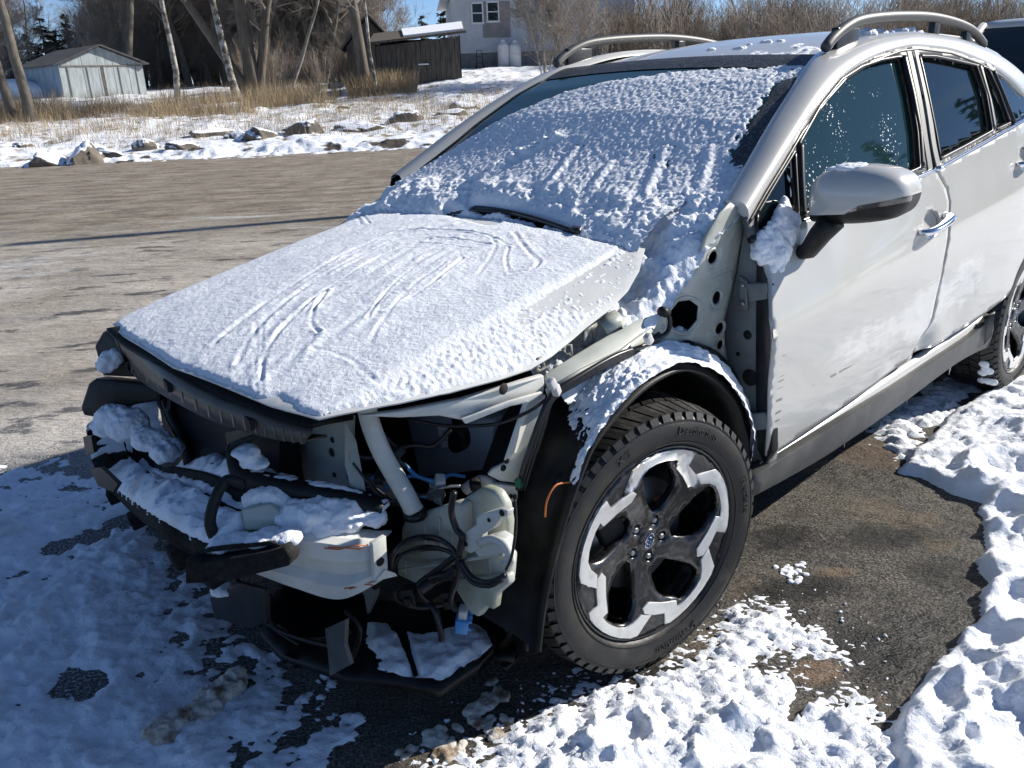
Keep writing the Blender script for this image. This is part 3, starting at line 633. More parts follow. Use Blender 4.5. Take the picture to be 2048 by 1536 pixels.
# --- white house
M['siding'] = mat('white_siding', (.60, .63, .66), .6, var=(.52, .55, .58), vscale=2)
M['block'] = mat('grey_foundation', (.21, .215, .22), .85, var=(.15, .155, .16), vscale=4)
M['ply'] = mat('unpainted_patch', (.27, .255, .25), .8, var=(.21, .2, .195), vscale=3)
M['white'] = mat('white_trim', (.72, .73, .74), .5)
t, s = tsd(908, 140, 46); k = .0277
g = thing('house', 'white clapboard house with grey foundation on the rise behind the shed', 'house', gw(t, s, 2.26), RZB+R(-1))
HX = lambda px: (px-908)*k
HZ = lambda py, px=908: (140-(px-908)*.035-py)*k
WH = 9.4
rf = lambda x: 3.28+.135*min(x, 6.2)-.135*max(x-6.2, 0)
nb = 34; b = MB()
for i in range(nb):
    z0 = .74+i*.14
    if z0 > 4.1: break
    x0 = 0
    if z0 > rf(0)-.14: x0 = (z0+.14-3.28)/.135
    x1 = WH
    if x0 >= WH: break
    b.prism([(-.06, z0), (.02, z0), (.02, z0+.14), (-.012, z0+.14)], 0, x0, x1)
o = b.make('clapboard', M['siding'], g, smooth=False); tag(o, kind='stuff')
b = MB(); b.prism([(0, -.4), (WH, -.4), (WH, rf(WH)), (6.2, rf(6.2)), (0, rf(0))], 1, .03, 7); b.make('wall', M['siding'], g, smooth=False)
b = MB(); b.box((1.25, -.02, .17), (2.5, .14, 1.12)); b.box((6, .0, .17), (7, .1, 1.1)); b.make('foundation', M['block'], g, smooth=False)
for x0, x1 in ((-.45, 6.25), (6.2, WH+.5)):
    b = MB(); f = lambda x: 3.36+.135*min(x, 6.2)-.135*max(x-6.2, 0); b.slab([(x0, -.5, f(x0)), (x1, -.5, f(x1)), (x1, 7.4, f(x1)), (x0, 7.4, f(x0))], .16); b.make('roof', M['white'], g, smooth=False)
b = MB(); b.box(((HX(965)+HX(1016))/2, -.05, (HZ(27)+HZ(88))/2), (HX(1016)-HX(965), .05, (88-27)*k)); b.make('wall_patch', M['ply'], g, smooth=False)
for (x0, x1, y0, y1) in ((946, 966, 29, 63), (974, 995, 28, 61), (1079, 1106, 27, 72)):
    cx, cz, w, h = (HX(x0)+HX(x1))/2, (HZ(y0)+HZ(y1))/2, (x1-x0)*k, (y1-y0)*k
    b = MB()
    for (ox, oz, sx, sz) in ((-w/2, 0, .07, h), (w/2, 0, .07, h), (0, h/2, w+.07, .08), (0, -h/2, w+.12, .09), (0, 0, w, .05)): b.box((cx+ox, -.09, cz+oz), (sx, .06, sz))
    fr = b.make('window', M['white'], g, smooth=False); b = MB(); b.box((cx, -.085, cz), (w-.05, .02, h-.06)); b.make('pane', M['glass'], fr, smooth=False)
b = MB()
for x in (HX(1050), HX(1063)): b.box((x, -.14, 2.35), (.035, .035, 3.5))
for i in range(11): b.box((HX(1056.5), -.14, .8+i*.3), (.36, .03, .03))
wl = thing('ladder', 'grey ladder leaning upright on the white house wall', 'ladder', g.location, RZB+R(-1)); b.make('rails', M['steel'], wl, smooth=False)
for i, px in enumerate((1008, 1031)):
    o = thing('propane_tank', ('left', 'right')[i]+' one of the two white propane cylinders against the house wall', 'gas tank', gw(*tsd(px, 132, 45.4), 2.26-.05*i), 0)
    b = MB(); b.lathe([(0, 0), (.27, 0), (.30, .04), (.30, .95), (.28, 1.05), (.2, 1.13), (.11, 1.17)], (0, 0, 0), 'z', 20); b.make('body', M['white'], o)
    b = MB(); b.lathe([(.11, 1.15), (.12, 1.2), (.12, 1.3), (.1, 1.3), (.1, 1.16)], (0, 0, 0), 'z', 14); b.make('collar', M['white'], o)
o = thing('hand_truck', 'black hand truck leaning on the grey house foundation', 'hand truck', gw(*tsd(960, 134, 45.2), 2.2), RZB)
b = MB()
for x in (-.15, .15): b.tube([(x, 0, .08), (x, .08, .75), (x*.8, .1, .88)], .02, 6)
for z in (.3, .6, .88): b.tube([(-.14, z*.11, z), (.14, z*.11, z)], .015, 5)
b.make('frame', M['satin'], o); b = MB(); b.box((0, -.12, .06), (.36, .22, .015)); b.make('toe_plate', M['satin'], o, smooth=False)
for x in (-.2, .2): b = MB(); b.lathe([(0, -.03), (.1, -.03), (.12, 0), (.1, .03), (0, .03)], (0, .05, .1), 'x', 14); w = b.make('wheel', M['rubber'], o); w.location = (x, 0, 0)
# --- boulders along the lot edge (px centre, width, height, distance)
BL = [(100, 296, 74, 46, 23.3, 'brown squarish boulder farthest left along the lot edge'), (176, 298, 66, 50, 23.0, 'grey angular boulder second from the left along the lot edge'), (222, 292, 56, 30, 23.5, 'low dark boulder right of the grey angular one'), (190, 274, 36, 14, 24.5, 'small flat stone behind the grey angular boulder'), (290, 279, 48, 22, 24.2, 'rounded low stone behind the dirty snow pile'), (370, 290, 60, 32, 23.6, 'snow covered boulder with a bare brown face'), (420, 273, 90, 18, 25.0, 'long low stone mostly under snow'), (480, 274, 50, 26, 24.4, 'small brown boulder left of the grey round one'), (527, 271, 62, 34, 24.2, 'round grey boulder in the middle of the lot edge'), (617, 268, 82, 36, 24.4, 'wide dark boulder right of the grey round one'), (725, 272, 100, 36, 24.6, 'big boulder under a thick snow cap'), (805, 262, 90, 26, 25.2, 'flat dark boulder at the right end of the snow capped one'), (905, 247, 84, 16, 26.5, 'low dark slab near the windshield edge'), (926, 219, 56, 28, 29.5, 'dark block on the rise near the windshield edge'), (688, 199, 26, 13, 31, 'small brown stone alone in the snowy field'), (40, 262, 40, 12, 26, 'small stone at the left edge of the field'), (560, 305, 30, 8, 22.3, 'small stone at the foot of the roadside snow ridge')]
for i, (px, py, w, h, dist, lab) in enumerate(BL):
    t, s = tsd(px, py+h/2, dist); kk = dist/FPX; o = lump('boulder', M['rock'], gw(t, s, float(terrain(t, s))-h*kk*.02), (w*kk*.55, h*kk*.9, h*kk*.66), 70+i, sub=4, amp=.26, fr=1.9, smooth=True)
    o.rotation_euler = (R(random.uniform(-12, 12)), R(random.uniform(-12, 12)), RZB+R(random.uniform(-30, 30))); tag(o, lab, 'boulder')
# --- ploughed snow ridge along the lot edge
tt = np.arange(-22, 8, .05); ss = np.arange(-.9, 1.6, .05); T_, S_ = np.meshgrid(tt, ss, indexing='ij')
hh = .30*np.exp(-((S_-.35-.35*fbm(T_*.5, T_*0, 3))/.5)**2)*(.65+.9*fbm(T_*.6, S_*.6, 3))+.09*fbm(T_*3, S_*3, 4)-.05
rid = obj('snow_ridge', np.stack([T_, S_+19.7, np.maximum(hh, -.1)+.02], -1).reshape(-1, 3), gridfaces(len(tt), len(ss))[:, ::-1], snow_mat('ridge_snow', b1=.02, s1=20, b2=.006, s2=90, dirt=((.075, .065, .055), 1.6, .56, .62)))
rid.rotation_euler = (0, 0, RZB); tag(rid, 'low ridge of dirty ploughed snow along the far edge of the lot', 'snow ridge', kind='stuff')
# --- dry grass and weeds
rs = np.random.RandomState(2)
def blades(name, n, tf, sf, hl, hh, w, m, label, cat):
    t = tf(n); s = sf(n, t); z = terrain(t, s); h = rs.uniform(hl, hh, n); a = rs.uniform(0, 2*PI, n); l = rs.normal(0, .28, (n, 2))
    B = np.stack([t, s+19.7, z-.03], 1); dx = np.stack([np.cos(a), np.sin(a), a*0], 1)*(w*rs.uniform(.6, 1.3, n))[:, None]; top = B+np.stack([l[:, 0]*h, l[:, 1]*h, h], 1)
    V = np.stack([B-dx, B+dx, top], 1).reshape(-1, 3); F = np.arange(3*n).reshape(-1, 3)
    o = obj(name, V, F, m, smooth=False); o.rotation_euler = (0, 0, RZB); return tag(o, label, cat, kind='stuff')
dens = lambda t, s: fbm(t*.35, s*.35, 3)
def pick(n, t0, t1, s0, s1, thr):
    t = rs.uniform(t0, t1, n*4); s = rs.uniform(s0, s1, n*4); k = dens(t, s) > thr; return t[k][:n], s[k][:n]
def grasspatch(name, n, box, thr, hl, hh, w, label):
    t, s = pick(n, *box, thr); blades(name, len(t), lambda k: t, lambda k, q: s, hl, hh, w, M['grass'], label, 'grass')
grasspatch('dry_grass', 17000, (-21, -2.5, 8.5, 16), -.02, .2, .95, .008, 'tall tan dry grass standing in front of the garage and the wood')
grasspatch('dry_grass', 2500, (-2.2, .6, 13, 15.6), -.1, .4, 1.0, .012, 'tan grass tuft growing before the board shed')
grasspatch('weed_stalks', 26000, (-22, 8, 1.6, 12), -.25, .10, .5, .0055, 'thin dry weed stalks poking out of the snowy field')
# --- utility pole whose shadow crosses the lot
o = thing('utility_pole', 'tall wooden utility pole outside the picture whose shadow crosses the lot', 'pole', (-15.5, -1.1, 0))
b = MB(); b.tube([(0, 0, 0), (0, 0, 9.6)], [.15, .11], 10); b.make('post', M['bark'], o)

# --- things behind the photographer's right, mirrored in the side windows
g = thing('house', 'dark roofed two storey house outside the picture, mirrored in the car side windows', 'house', (-35.5, 12.3, 0), R(72))
b = MB(); b.box((0, 0, 2.5), (7, 8, 5)); b.make('wall', M['trim'], g, smooth=False)
b = MB(); b.prism([(-4.4, 5), (4.4, 5), (0, 8.3)], 0, -3.8, 3.8); b.make('roof', M['roofdark'], g, smooth=False)
for (x, y, h, rr, sd_, lab) in ((-30.4, 9.9, 9.6, 2.2, 21, 'dark spruce beside the house outside the picture, mirrored in the rear window'), (-28.2, 13.6, 11.0, 1.8, 22, 'tall dark spruce outside the picture, mirrored in the front window'), (-27, 15.5, 8.6, 1.7, 23, 'shorter dark spruce outside the picture, mirrored by the door mirror')):
    o = thing('evergreen_tree', lab, 'tree', (x, y, 0), 0); tr, c = conifer(sd_, h, rr); tr.make('trunk', M['bark'], o); c.make('crown', M['needle'], o, smooth=False)
# ------------------------------------------------------------------ the wrecked car: x forward, y to its left, origin on the ground under the front axle
car = thing('crashed_car', 'white crossover with its front bumper, headlight and fender torn off, dusted with snow', 'car', (0, 0, 0))
fI = lambda x, xs_, ys_: float(np.interp(x, xs_, ys_))
_zb = sorted((-p[0], p[2]+.002) for p in [at(x, y, 1, v) for x, y, v in [(1500, 480, .785), (1610, 440, .80), (1700, 405, .815), (1815, 361, .83), (1867, 340, .833), (1920, 313, .833), (1980, 281, .83), (2048, 243, .827), (2115, 204, .82)]])
_zb = [(.2, _zb[0][1]-.01)]+_zb+[(3.4, _zb[-1][1]+.05)]
def zbelt(x): return fI(-x, [q[0] for q in _zb], [q[1] for q in _zb])
def beltY(x): return fI(-x, [.3, .47, .8, 1.5, 2.3, 2.9, 3.4], [.775, .785, .815, .835, .825, .79, .72])
def bodyY(x): return fI(-x, [.3, .47, .8, 1.5, 2.3, 2.9, 3.4], [.848, .86, .868, .868, .872, .85, .76])
def side(x, z):
    zb = zbelt(x); by = beltY(x)
    if z <= zb:
        w = float(sm(zb-.25, zb+.02, z)); lo = bodyY(x)+.014*math.sin(PI*min(max((z-.33)/(zb-.28), 0), 1))
        lo -= .016*float(sm(.55, .34, z))
        lo += -.005*math.exp(-((z-.60)/.10)**2)
        return lo*(1-w)+by*w
    d = z-zb; return by-.43*d-.16*d*d
SF = lambda p: side(p[0], p[2])
def sxz(px, off=0.0):
    r = []
    for x, y in px:
        p = hit(x, y, 1, lambda q: SF(q)+off, .83); r.append((p[0], p[2]))
    return r
def dent(x, z):
    d = -.030*math.exp(-(((x+1.545)/.07)**2+((z-.475)/.07)**2))-.014*math.exp(-(((x+1.35)/.16)**2+((z-.46)/.05)**2))
    d += .009*math.exp(-(((x+1.57)/.025)**2+((z-.41)/.03)**2))-.012*math.exp(-(((x+1.78)/.12)**2+((z-.56)/.12)**2))
    d += .004*math.sin((x*3+z*5)*6)*math.exp(-(((x+1.5)/.22)**2+((z-.55)/.14)**2))
    return d
# door paint with scuffs and scrapes
def scuffed():
    m = mat('scuffed_paint', (.445, .445, .425), 0.33, coat=0.6, var=(.43, .425, .40), vscale=5)
    nt = m.node_tree; N = nt.nodes; L = nt.links; b = N['Principled BSDF']; old = b.inputs['Base Color'].links[0].from_socket
    tc = N.new('ShaderNodeTexCoord'); sp = N.new('ShaderNodeSeparateXYZ'); L.new(tc.outputs['Object'], sp.inputs[0])
    def op(o, a, c=0.0):
        q = N.new('ShaderNodeMath'); q.operation = o
        for i, v in enumerate((a, c)):
            if isinstance(v, (int, float)): q.inputs[i].default_value = v
            else: L.new(v, q.inputs[i])
        return q.outputs[0]
    def gauss(cx, cz, rx, rz):
        a = op('POWER', op('ABSOLUTE', op('DIVIDE', op('SUBTRACT', sp.outputs[0], cx), rx)), 2.0); c = op('POWER', op('ABSOLUTE', op('DIVIDE', op('SUBTRACT', sp.outputs[2], cz), rz)), 2.0)
        return op('EXPONENT', op('MULTIPLY', op('ADD', a, c), -1.0))
    mp = N.new('ShaderNodeMapping'); mp.inputs['Scale'].default_value = (3, 1, 26); mp.inputs['Rotation'].default_value = (0, R(8), 0); L.new(tc.outputs['Object'], mp.inputs[0])
    n = N.new('ShaderNodeTexNoise'); n.inputs['Scale'].default_value = 3; n.inputs['Detail'].default_value = 5; n.inputs['Distortion'].default_value = .8; L.new(mp.outputs[0], n.inputs['Vector'])
    n2 = N.new('ShaderNodeTexNoise'); n2.inputs['Scale'].default_value = 7; n2.inputs['Detail'].default_value = 4; n2.inputs['Distortion'].default_value = 2.5; L.new(tc.outputs['Object'], n2.inputs['Vector'])
    area = op('ADD', op('ADD', gauss(-1.05, .62, .5, .11), gauss(-1.5, .60, .17, .15)), gauss(-1.85, .66, .22, .17))
    k = op('MULTIPLY', area, op('ADD', n.outputs[0], op('MULTIPLY', n2.outputs[0], .6)))
    r = N.new('ShaderNodeMapRange'); r.inputs[1].default_value = .55; r.inputs[2].default_value = .85; L.new(k, r.inputs[0])
    x = N.new('ShaderNodeMix'); x.data_type = 'RGBA'; L.new(op('MULTIPLY', r.outputs[0], .6), x.inputs[0]); L.new(old, x.inputs[6]); x.inputs[7].default_value = (.68, .68, .67, 1)
    # dark scrape line and rust at the gouge
    ln = op('MULTIPLY', gauss(-.82, .560, .13, .0045), op('GREATER_THAN', n2.outputs[0], .44)); ln = op('ADD', ln, op('MULTIPLY', gauss(-.52, .58, .018, .14), op('GREATER_THAN', n.outputs[0], .60)))
    r2 = N.new('ShaderNodeMapRange'); r2.inputs[1].default_value = .3; r2.inputs[2].default_value = .6; L.new(ln, r2.inputs[0])
    y = N.new('ShaderNodeMix'); y.data_type = 'RGBA'; L.new(op('MULTIPLY', r2.outputs[0], .8), y.inputs[0]); L.new(x.outputs[2], y.inputs[6]); y.inputs[7].default_value = (.10, .085, .06, 1)
    w = N.new('ShaderNodeMix'); w.data_type = 'RGBA'; L.new(op('GREATER_THAN', op('MULTIPLY', gauss(-1.56, .425, .03, .018), op('ADD', n2.outputs[0], .5)), .55), w.inputs[0]); L.new(y.outputs[2], w.inputs[6]); w.inputs[7].default_value = (.16, .075, .03, 1)
    n5 = N.new('ShaderNodeTexNoise'); n5.inputs['Scale'].default_value = 60; n5.inputs['Detail'].default_value = 5; n5.inputs['Roughness'].default_value = .75; L.new(mp.outputs[0], n5.inputs['Vector'])
    lo = N.new('ShaderNodeMapRange'); lo.inputs[1].default_value = .66; lo.inputs[2].default_value = .34; L.new(sp.outputs[2], lo.inputs[0])
    sl_ = N.new('ShaderNodeMapRange'); sl_.inputs[1].default_value = .52; sl_.inputs[2].default_value = .70; L.new(n5.outputs[0], sl_.inputs[0])
    z_ = N.new('ShaderNodeMix'); z_.data_type = 'RGBA'; L.new(op('MULTIPLY', op('MULTIPLY', lo.outputs[0], sl_.outputs[0]), .7), z_.inputs[0]); L.new(w.outputs[2], z_.inputs[6]); z_.inputs[7].default_value = (.28, .26, .23, 1)
    L.new(z_.outputs[2], b.inputs['Base Color'])
    return m
M['door'] = scuffed()
fdoor = sxz([(1502, 488), (1513, 507), (1524, 528), (1534, 560), (1537, 640), (1536, 760), (1533, 850), (1528, 914), (1590, 873), (1651, 832), (1720, 786), (1792, 738), (1832, 713), (1842, 690), (1852, 665), (1867, 600), (1882, 520), (1891, 440), (1893, 405), (1887, 378), (1867, 341), (1815, 359), (1700, 404), (1610, 440), (1545, 468)])
sd3 = lambda x, z: (x, side(x, z)+dent(x, z), z)
def dish(parent, cx, cz, rx, rz, depth, m, nm):
    G = []
    for f in np.linspace(1, 0, 7):
        G.append([(cx+rx*f*math.cos(a), side(cx+rx*math.cos(a)*f, cz+rz*math.sin(a)*f)-.001-depth*(1-f**2.5), cz+rz*f*math.sin(a)) for a in np.linspace(0, 2*PI, 25)])
    b = MB(); b.grid(G); return b.make(nm, m, parent)
hc = hit(1861, 447, 1, SF, .87); hx, hz_ = hc[0]+.01, hc[2]
D1 = panel('front_door', fdoor, sd3, M['door'], car, step=.018, solid=.008, holes=[circ(hx, hz_, .060, 24, .040)])
dish(D1, hx, hz_, .060, .040, .014, M['paint'], 'handle_recess')
def handle(parent, cx, cz):
    b = MB(); P = [(cx+.095, .004), (cx+.088, .030), (cx+.05, .042), (cx, .044), (cx-.06, .040), (cx-.095, .028), (cx-.10, .004)]
    pts = cr([(x, side(x, cz+.012*(-(x-cx)/.1))+o, cz+.014*(-(x-cx)/.1)) for x, o in P], 22)
    b.tube(pts, [.012]+[.020]*20+[.012], n=10, flat=.62); b.make('door_handle', M['chrome'], parent)
handle(D1, hx, hz_)
# rear door and quarter
rd = sxz([(1870, 339), (1890, 376), (1896, 405), (1894, 440), (1885, 520), (1870, 600), (1855, 668), (1847, 692), (1839, 709), (1870, 690), (1920, 657), (1966, 626)])
AX, AZ, AR = -2.665, .345, .405
arch = [(AX+AR*math.cos(a), AZ+AR*math.sin(a)) for a in np.linspace(math.atan2(rd[-1][1]-AZ, rd[-1][0]-AX), R(128), 7)]
rd += [(AX+AR*math.cos(a), AZ+AR*math.sin(a)) for a in np.linspace(R(148), R(112), 9)]
rd += [(-2.72, .9), (-2.66, 1.0)]+sxz([(2115, 204), (2048, 243), (2010, 264), (1980, 281), (1950, 298), (1920, 313), (1895, 327)])
rhx, rhz = -2.36, 1.045
D2 = panel('rear_door', rd, sd3, M['door'], car, step=.018, solid=.008, holes=[circ(rhx, rhz, .062, 20, .042)])
dish(D2, rhx, rhz, .060, .040, .014, M['paint'], 'handle_recess'); handle(D2, rhx, rhz)
def roof_z(x, y):
    return fI(-x, [1.0, 1.22, 1.5, 1.8, 2.1, 2.4, 2.8, 3.1, 3.3], [1.40, 1.452, 1.497, 1.53, 1.547, 1.537, 1.475, 1.395, 1.33])-.030*(abs(y)/.5)**2.4
qp = [(-2.56, zbelt(-2.56)), (-2.67, 1.0), (-2.73, .9), (AX+AR*math.cos(R(104)), AZ+AR*math.sin(R(104)))]
qp += [(AX+AR*math.cos(a), AZ+AR*math.sin(a)) for a in np.linspace(R(98), R(0), 16)][::1]
qp = [(x if x > -3.5 else -3.5, z) for x, z in qp]
qp2 = [(-2.56, zbelt(-2.56)), (-2.67, 1.0), (-2.73, .9)]+[(AX+AR*math.cos(a), AZ+AR*math.sin(a)) for a in np.linspace(R(113), R(185), 3)][:0]+[(AX+AR*math.cos(a), AZ+AR*math.sin(a)) for a in np.linspace(R(112), R(180)+R(8), 3)][:1]
qp2 += [(AX+AR*math.cos(a), AZ+AR*math.sin(a)) for a in -np.linspace(R(-105), R(0), 2)][:0]
back = [(AX-AR*math.cos(a), AZ+AR*math.sin(a)) for a in np.linspace(R(72), R(-5), 12)]
qp2 += back+[(-3.42, .32), (-3.48, .6), (-3.46, .9), (-3.38, 1.25), (-3.2, zbelt(-3.2)+.03)]
panel('quarter_panel', qp2, sd3, M['paint'], car, step=.05, solid=.02)
# the far side, the tail and the floor, plainly, so that the body is whole
G = []
for x in np.linspace(-.48, -3.46, 26): G.append([(x, -side(x, z), z) for z in np.linspace(.36, zbelt(x), 12)])
b = MB(); b.grid(G); b.make('right_side', M['paint'], car, solid=.01)
G = []
for x in np.linspace(-.48, -3.3, 22): G.append([(x, -side(x, z), z) for z in np.linspace(zbelt(x)+.01, max(zbelt(x)+.02, roof_z(x, .55)-.06) if x < -1.15 else fI(-x, [.48, 1.15], [1.07, 1.40]), 8)])
b = MB(); b.grid(G); b.make('right_windows', M['glass'], car)
b = MB(); b.grid([[(x, y*w, z) for y in np.linspace(-1, 1, 9)] for x, z, w in ((-3.15, 1.345, .55), (-3.35, 1.24, .66), (-3.47, 1.05, .74), (-3.52, .8, .8), (-3.5, .4, .8))]); b.make('tailgate', M['paint'], car, solid=-.02)
b = MB(); b.box((-1.75, 0, .30), (3.2, 1.4, .10)); b.box((-1.7, 0, .62), (2.2, 1.52, .5)); b.box((-.60, 0, .80), (.10, 1.45, .36)); b.make('floor_and_seats', M['dark'], car, smooth=False)
# sill strip and cladding
def strip(px_top, px_bot, off, nm, m, thick, rows=5, bulge=.0, step=24):
    a = cr(px_top, step); c = cr(px_bot, step); G = []
    for f in np.linspace(0, 1, rows):
        G.append([]); 
        for k in range(step):
            x, y = a[k]*(1-f)+c[k]*f; p = hit(x, y, 1, lambda q: off+bulge*math.sin(PI*f), .85); G[-1].append(p)
    b = MB(); b.grid(G); return b.make(nm, m, car, solid=thick)
_a = cr([(1526, 916), (1590, 875), (1651, 834), (1720, 788), (1792, 740), (1866, 694), (1920, 659), (1966, 629)], 40); _b = cr([(1504, 956), (1604, 894), (1650, 864), (1720, 818), (1788, 776), (1866, 724), (1940, 674), (1985, 634)], 40)
b = MB(); b.grid([[at(x, y-6, 1, .825) for x, y in _a], [at(x, y, 1, .838) for x, y in _a], [at(x*.5+u*.5, y*.5+v*.5, 1, .850) for (x, y), (u, v) in zip(_a, _b)], [at(x, y+2, 1, .858) for x, y in _b]]); b.make('sill_panel', M['paint'], car)
b = MB(); top = cr([at(x, y, 1, .868) for x, y in [(1502, 958), (1604, 893), (1700, 831), (1788, 776), (1866, 724), (1940, 674), (1985, 632)]], 26); bot = cr([at(x, y, 1, .85) for x, y in [(1503, 990), (1650, 908), (1800, 806), (1915, 722), (1978, 690)]], 26)
G = [[p+np.array([0, -.04, .004]) for p in top], top, top*.55+bot*.45+np.array([0, .004, 0]), bot, [p+np.array([0, -.10, -.008]) for p in bot]]
b.grid(G); b.make('sill_cladding', M['clad'], car, solid=.006, auto=22)
b = MB(); b.box((-1.4, .72, .30), (2.0, .14, .12)); b.box((-1.4, -.72, .30), (2.0, .26, .16)); b.make('rocker', M['dark'], car, smooth=False)
e = [at(x, y, 1, .875) for x, y in [(1983, 634), (1975, 660), (1968, 690), (1986, 632)]]
b = MB(); b.slab([at(1968, 640, 1, .87), at(1990, 628, 1, .90), at(1984, 672, 1, .895), at(1968, 690, 1, .86)], .02); b.make('wheel_arch_flap', M['clad'], car)
# A pillar running into the cant rail
outer = [(1496, 442), (1530, 384), (1562, 333), (1602, 265), (1652, 198), (1692, 153), (1742, 121), (1800, 101), (1835, 97), (1900, 105), (1960, 127), (2005, 152), (2040, 186), (2080, 235)]
inner = [(1449, 402), (1488, 333), (1540, 243), (1588, 167), (1625, 114), (1662, 94), (1722, 72), (1790, 65), (1835, 67), (1900, 77), (1960, 97), (2005, 122), (2045, 155), (2085, 200)]
O3 = cr([hit(x, y, 1, SF, .8) for x, y in outer], 60)
I3 = cr([hit(x, y, 1, lambda p, f=f: SF(p)-f, .7) for (x, y), f in zip(inner, np.linspace(.045, .085, 5).tolist()+[.09]*9)], 60)
G = []
for k in range(-1, 9):
    f = max(k, 0)/8.0; row = O3*(1-f)+I3*f
    row = row+np.array([0, .75, .65])*.030*math.sin(PI*f)**.8
    if k == -1: row = O3+np.array([0, -.02, 0])
    G.append(row)
G.append(I3+np.array([0, -.012, -.02]))
b = MB(); b.grid(G); b.add([tuple(r_[0]) for r_ in G[1:-1]], [tuple(range(len(G)-2))]); b.make('a_pillar_and_cant_rail', M['paint'], car)
PIL_I = I3
Gm = [[(p[0], -p[1], p[2]) for p in row] for row in G]; b = MB(); b.grid(Gm); b.make('a_pillar_and_cant_rail', M['paint'], car)
# window frames, glass and seals
gl1 = [(1601, 430), (1600, 340), (1599, 285), (1640, 212), (1682, 160), (1722, 134), (1762, 120), (1803, 113), (1822, 190), (1834, 265), (1839, 336), (1770, 366), (1690, 398)]
gl0 = [(1514, 428), (1540, 383), (1589, 302), (1596, 430), (1560, 446), (1525, 462), (1512, 462)]
fr1 = [(1500, 478), (1492, 440), (1525, 382), (1557, 331), (1597, 262), (1648, 194), (1689, 149), (1740, 117), (1800, 97), (1813, 96), (1843, 200), (1858, 290), (1866, 339), (1815, 357), (1700, 402), (1610, 438), (1545, 466)]
gl2 = [(1838, 112), (1870, 113), (1910, 121), (1952, 131), (1972, 190), (1984, 262), (1930, 292), (1880, 318), (1872, 270), (1858, 200), (1846, 145)]
gl3 = [(1962, 132), (1976, 137), (1998, 185), (2020, 246), (1993, 259), (1983, 210)]
fr2 = [(1822, 92), (1842, 91), (1900, 99), (1962, 121), (1990, 136), (2008, 190), (2028, 248), (1960, 287), (1873, 337), (1864, 290), (1848, 205)]
fo = lambda o: (lambda x, z: (x, side(x, z)+o, z))
P1 = panel('window_frame', sxz(fr1), fo(-.012), M['frame'], car, holes=[sxz(gl1), sxz(gl0)], step=.014, solid=.012)
panel('window_glass', sxz(gl1), fo(-.020), M['dropglass'], car, step=.016, solid=.004); panel('quarter_glass', sxz(gl0), fo(-.020), M['glass'], car, step=.016, solid=.004)
P2 = panel('window_frame', sxz(fr2), fo(-.012), M['frame'], car, holes=[sxz(gl2), sxz(gl3)], step=.014, solid=.012)
panel('window_glass', sxz(gl2), fo(-.020), M['glass'], car, step=.016, solid=.004); panel('quarter_glass', sxz(gl3), fo(-.020), M['glass'], car, step=.016, solid=.004)
q3 = sxz([(1990, 146), (2008, 156), (2038, 190)])+[(-2.85, 1.26), (-2.75, 1.23)]+sxz([(2032, 246)])
panel('rear_quarter_glass', q3, fo(-.006), M['glass'], car, step=.016, solid=.004)
def seal(px, r, m, nm, off=.0015, closed=False):
    px = [np.array(q, float) for q in px]; px = px+[px[0]] if closed else px; Q = []
    for a_, c_ in zip(px[:-1], px[1:]): k_ = max(1, int(np.hypot(*(c_-a_))/7)); Q += [a_+(c_-a_)*t_/k_ for t_ in range(k_)]
    Q.append(px[-1]); P = [hit(x, y, 1, lambda p: SF(p)+off, .8) for x, y in Q]
    b = MB(); b.tube(P, r, 6); b.make(nm, m, car)
seal(gl1, .006, M['satin'], 'window_seal', closed=True); seal(gl0, .006, M['satin'], 'window_seal', closed=True); seal(gl2, .006, M['satin'], 'window_seal', closed=True); seal(gl3, .005, M['satin'], 'window_seal', closed=True)
seal([(1600, 290), (1602, 360), (1606, 432)], .012, M['satin'], 'window_divider'); seal([(1958, 132), (1978, 200), (1988, 258)], .009, M['frame'], 'window_divider')
seal([(1806, 114), (1824, 190), (1838, 265), (1843, 334)], .013, M['satin'], 'window_seal'); seal([(1986, 142), (2006, 190), (2028, 246)], .010, M['satin'], 'window_seal')
seal([(1497, 445), (1530, 387), (1562, 336), (1602, 268), (1652, 201), (1692, 156), (1742, 124), (1800, 103), (1835, 99), (1900, 107), (1960, 129), (2005, 156)], .007, M['satin'], 'door_seal', off=-.002)
# chrome belt moulding
pb = [hit(x, y, 1, lambda p: SF(p)+.004, .83) for x, y in [(1700, 405), (1760, 382), (1815, 361), (1867, 340)]]; b = MB(); b.tube(cr(pb, 14), .0115, 8, flat=.6); b.make('belt_moulding', M['chrome'], car)
pb = [hit(x, y, 1, lambda p: SF(p)+.004, .83) for x, y in [(1872, 339), (1920, 312), (1980, 279), (2048, 240), (2110, 205)]]; b = MB(); b.tube(cr(pb, 18), .0125, 8, flat=.6); b.make('belt_moulding', M['chrome'], car)
pb = [hit(x, y, 1, lambda p: SF(p)-.002, .83) for x, y in [(1500, 480), (1550, 466), (1610, 440), (1700, 405)]]; b = MB(); b.tube(cr(pb, 10), .010, 6); b.make('belt_seal', M['satin'], car)
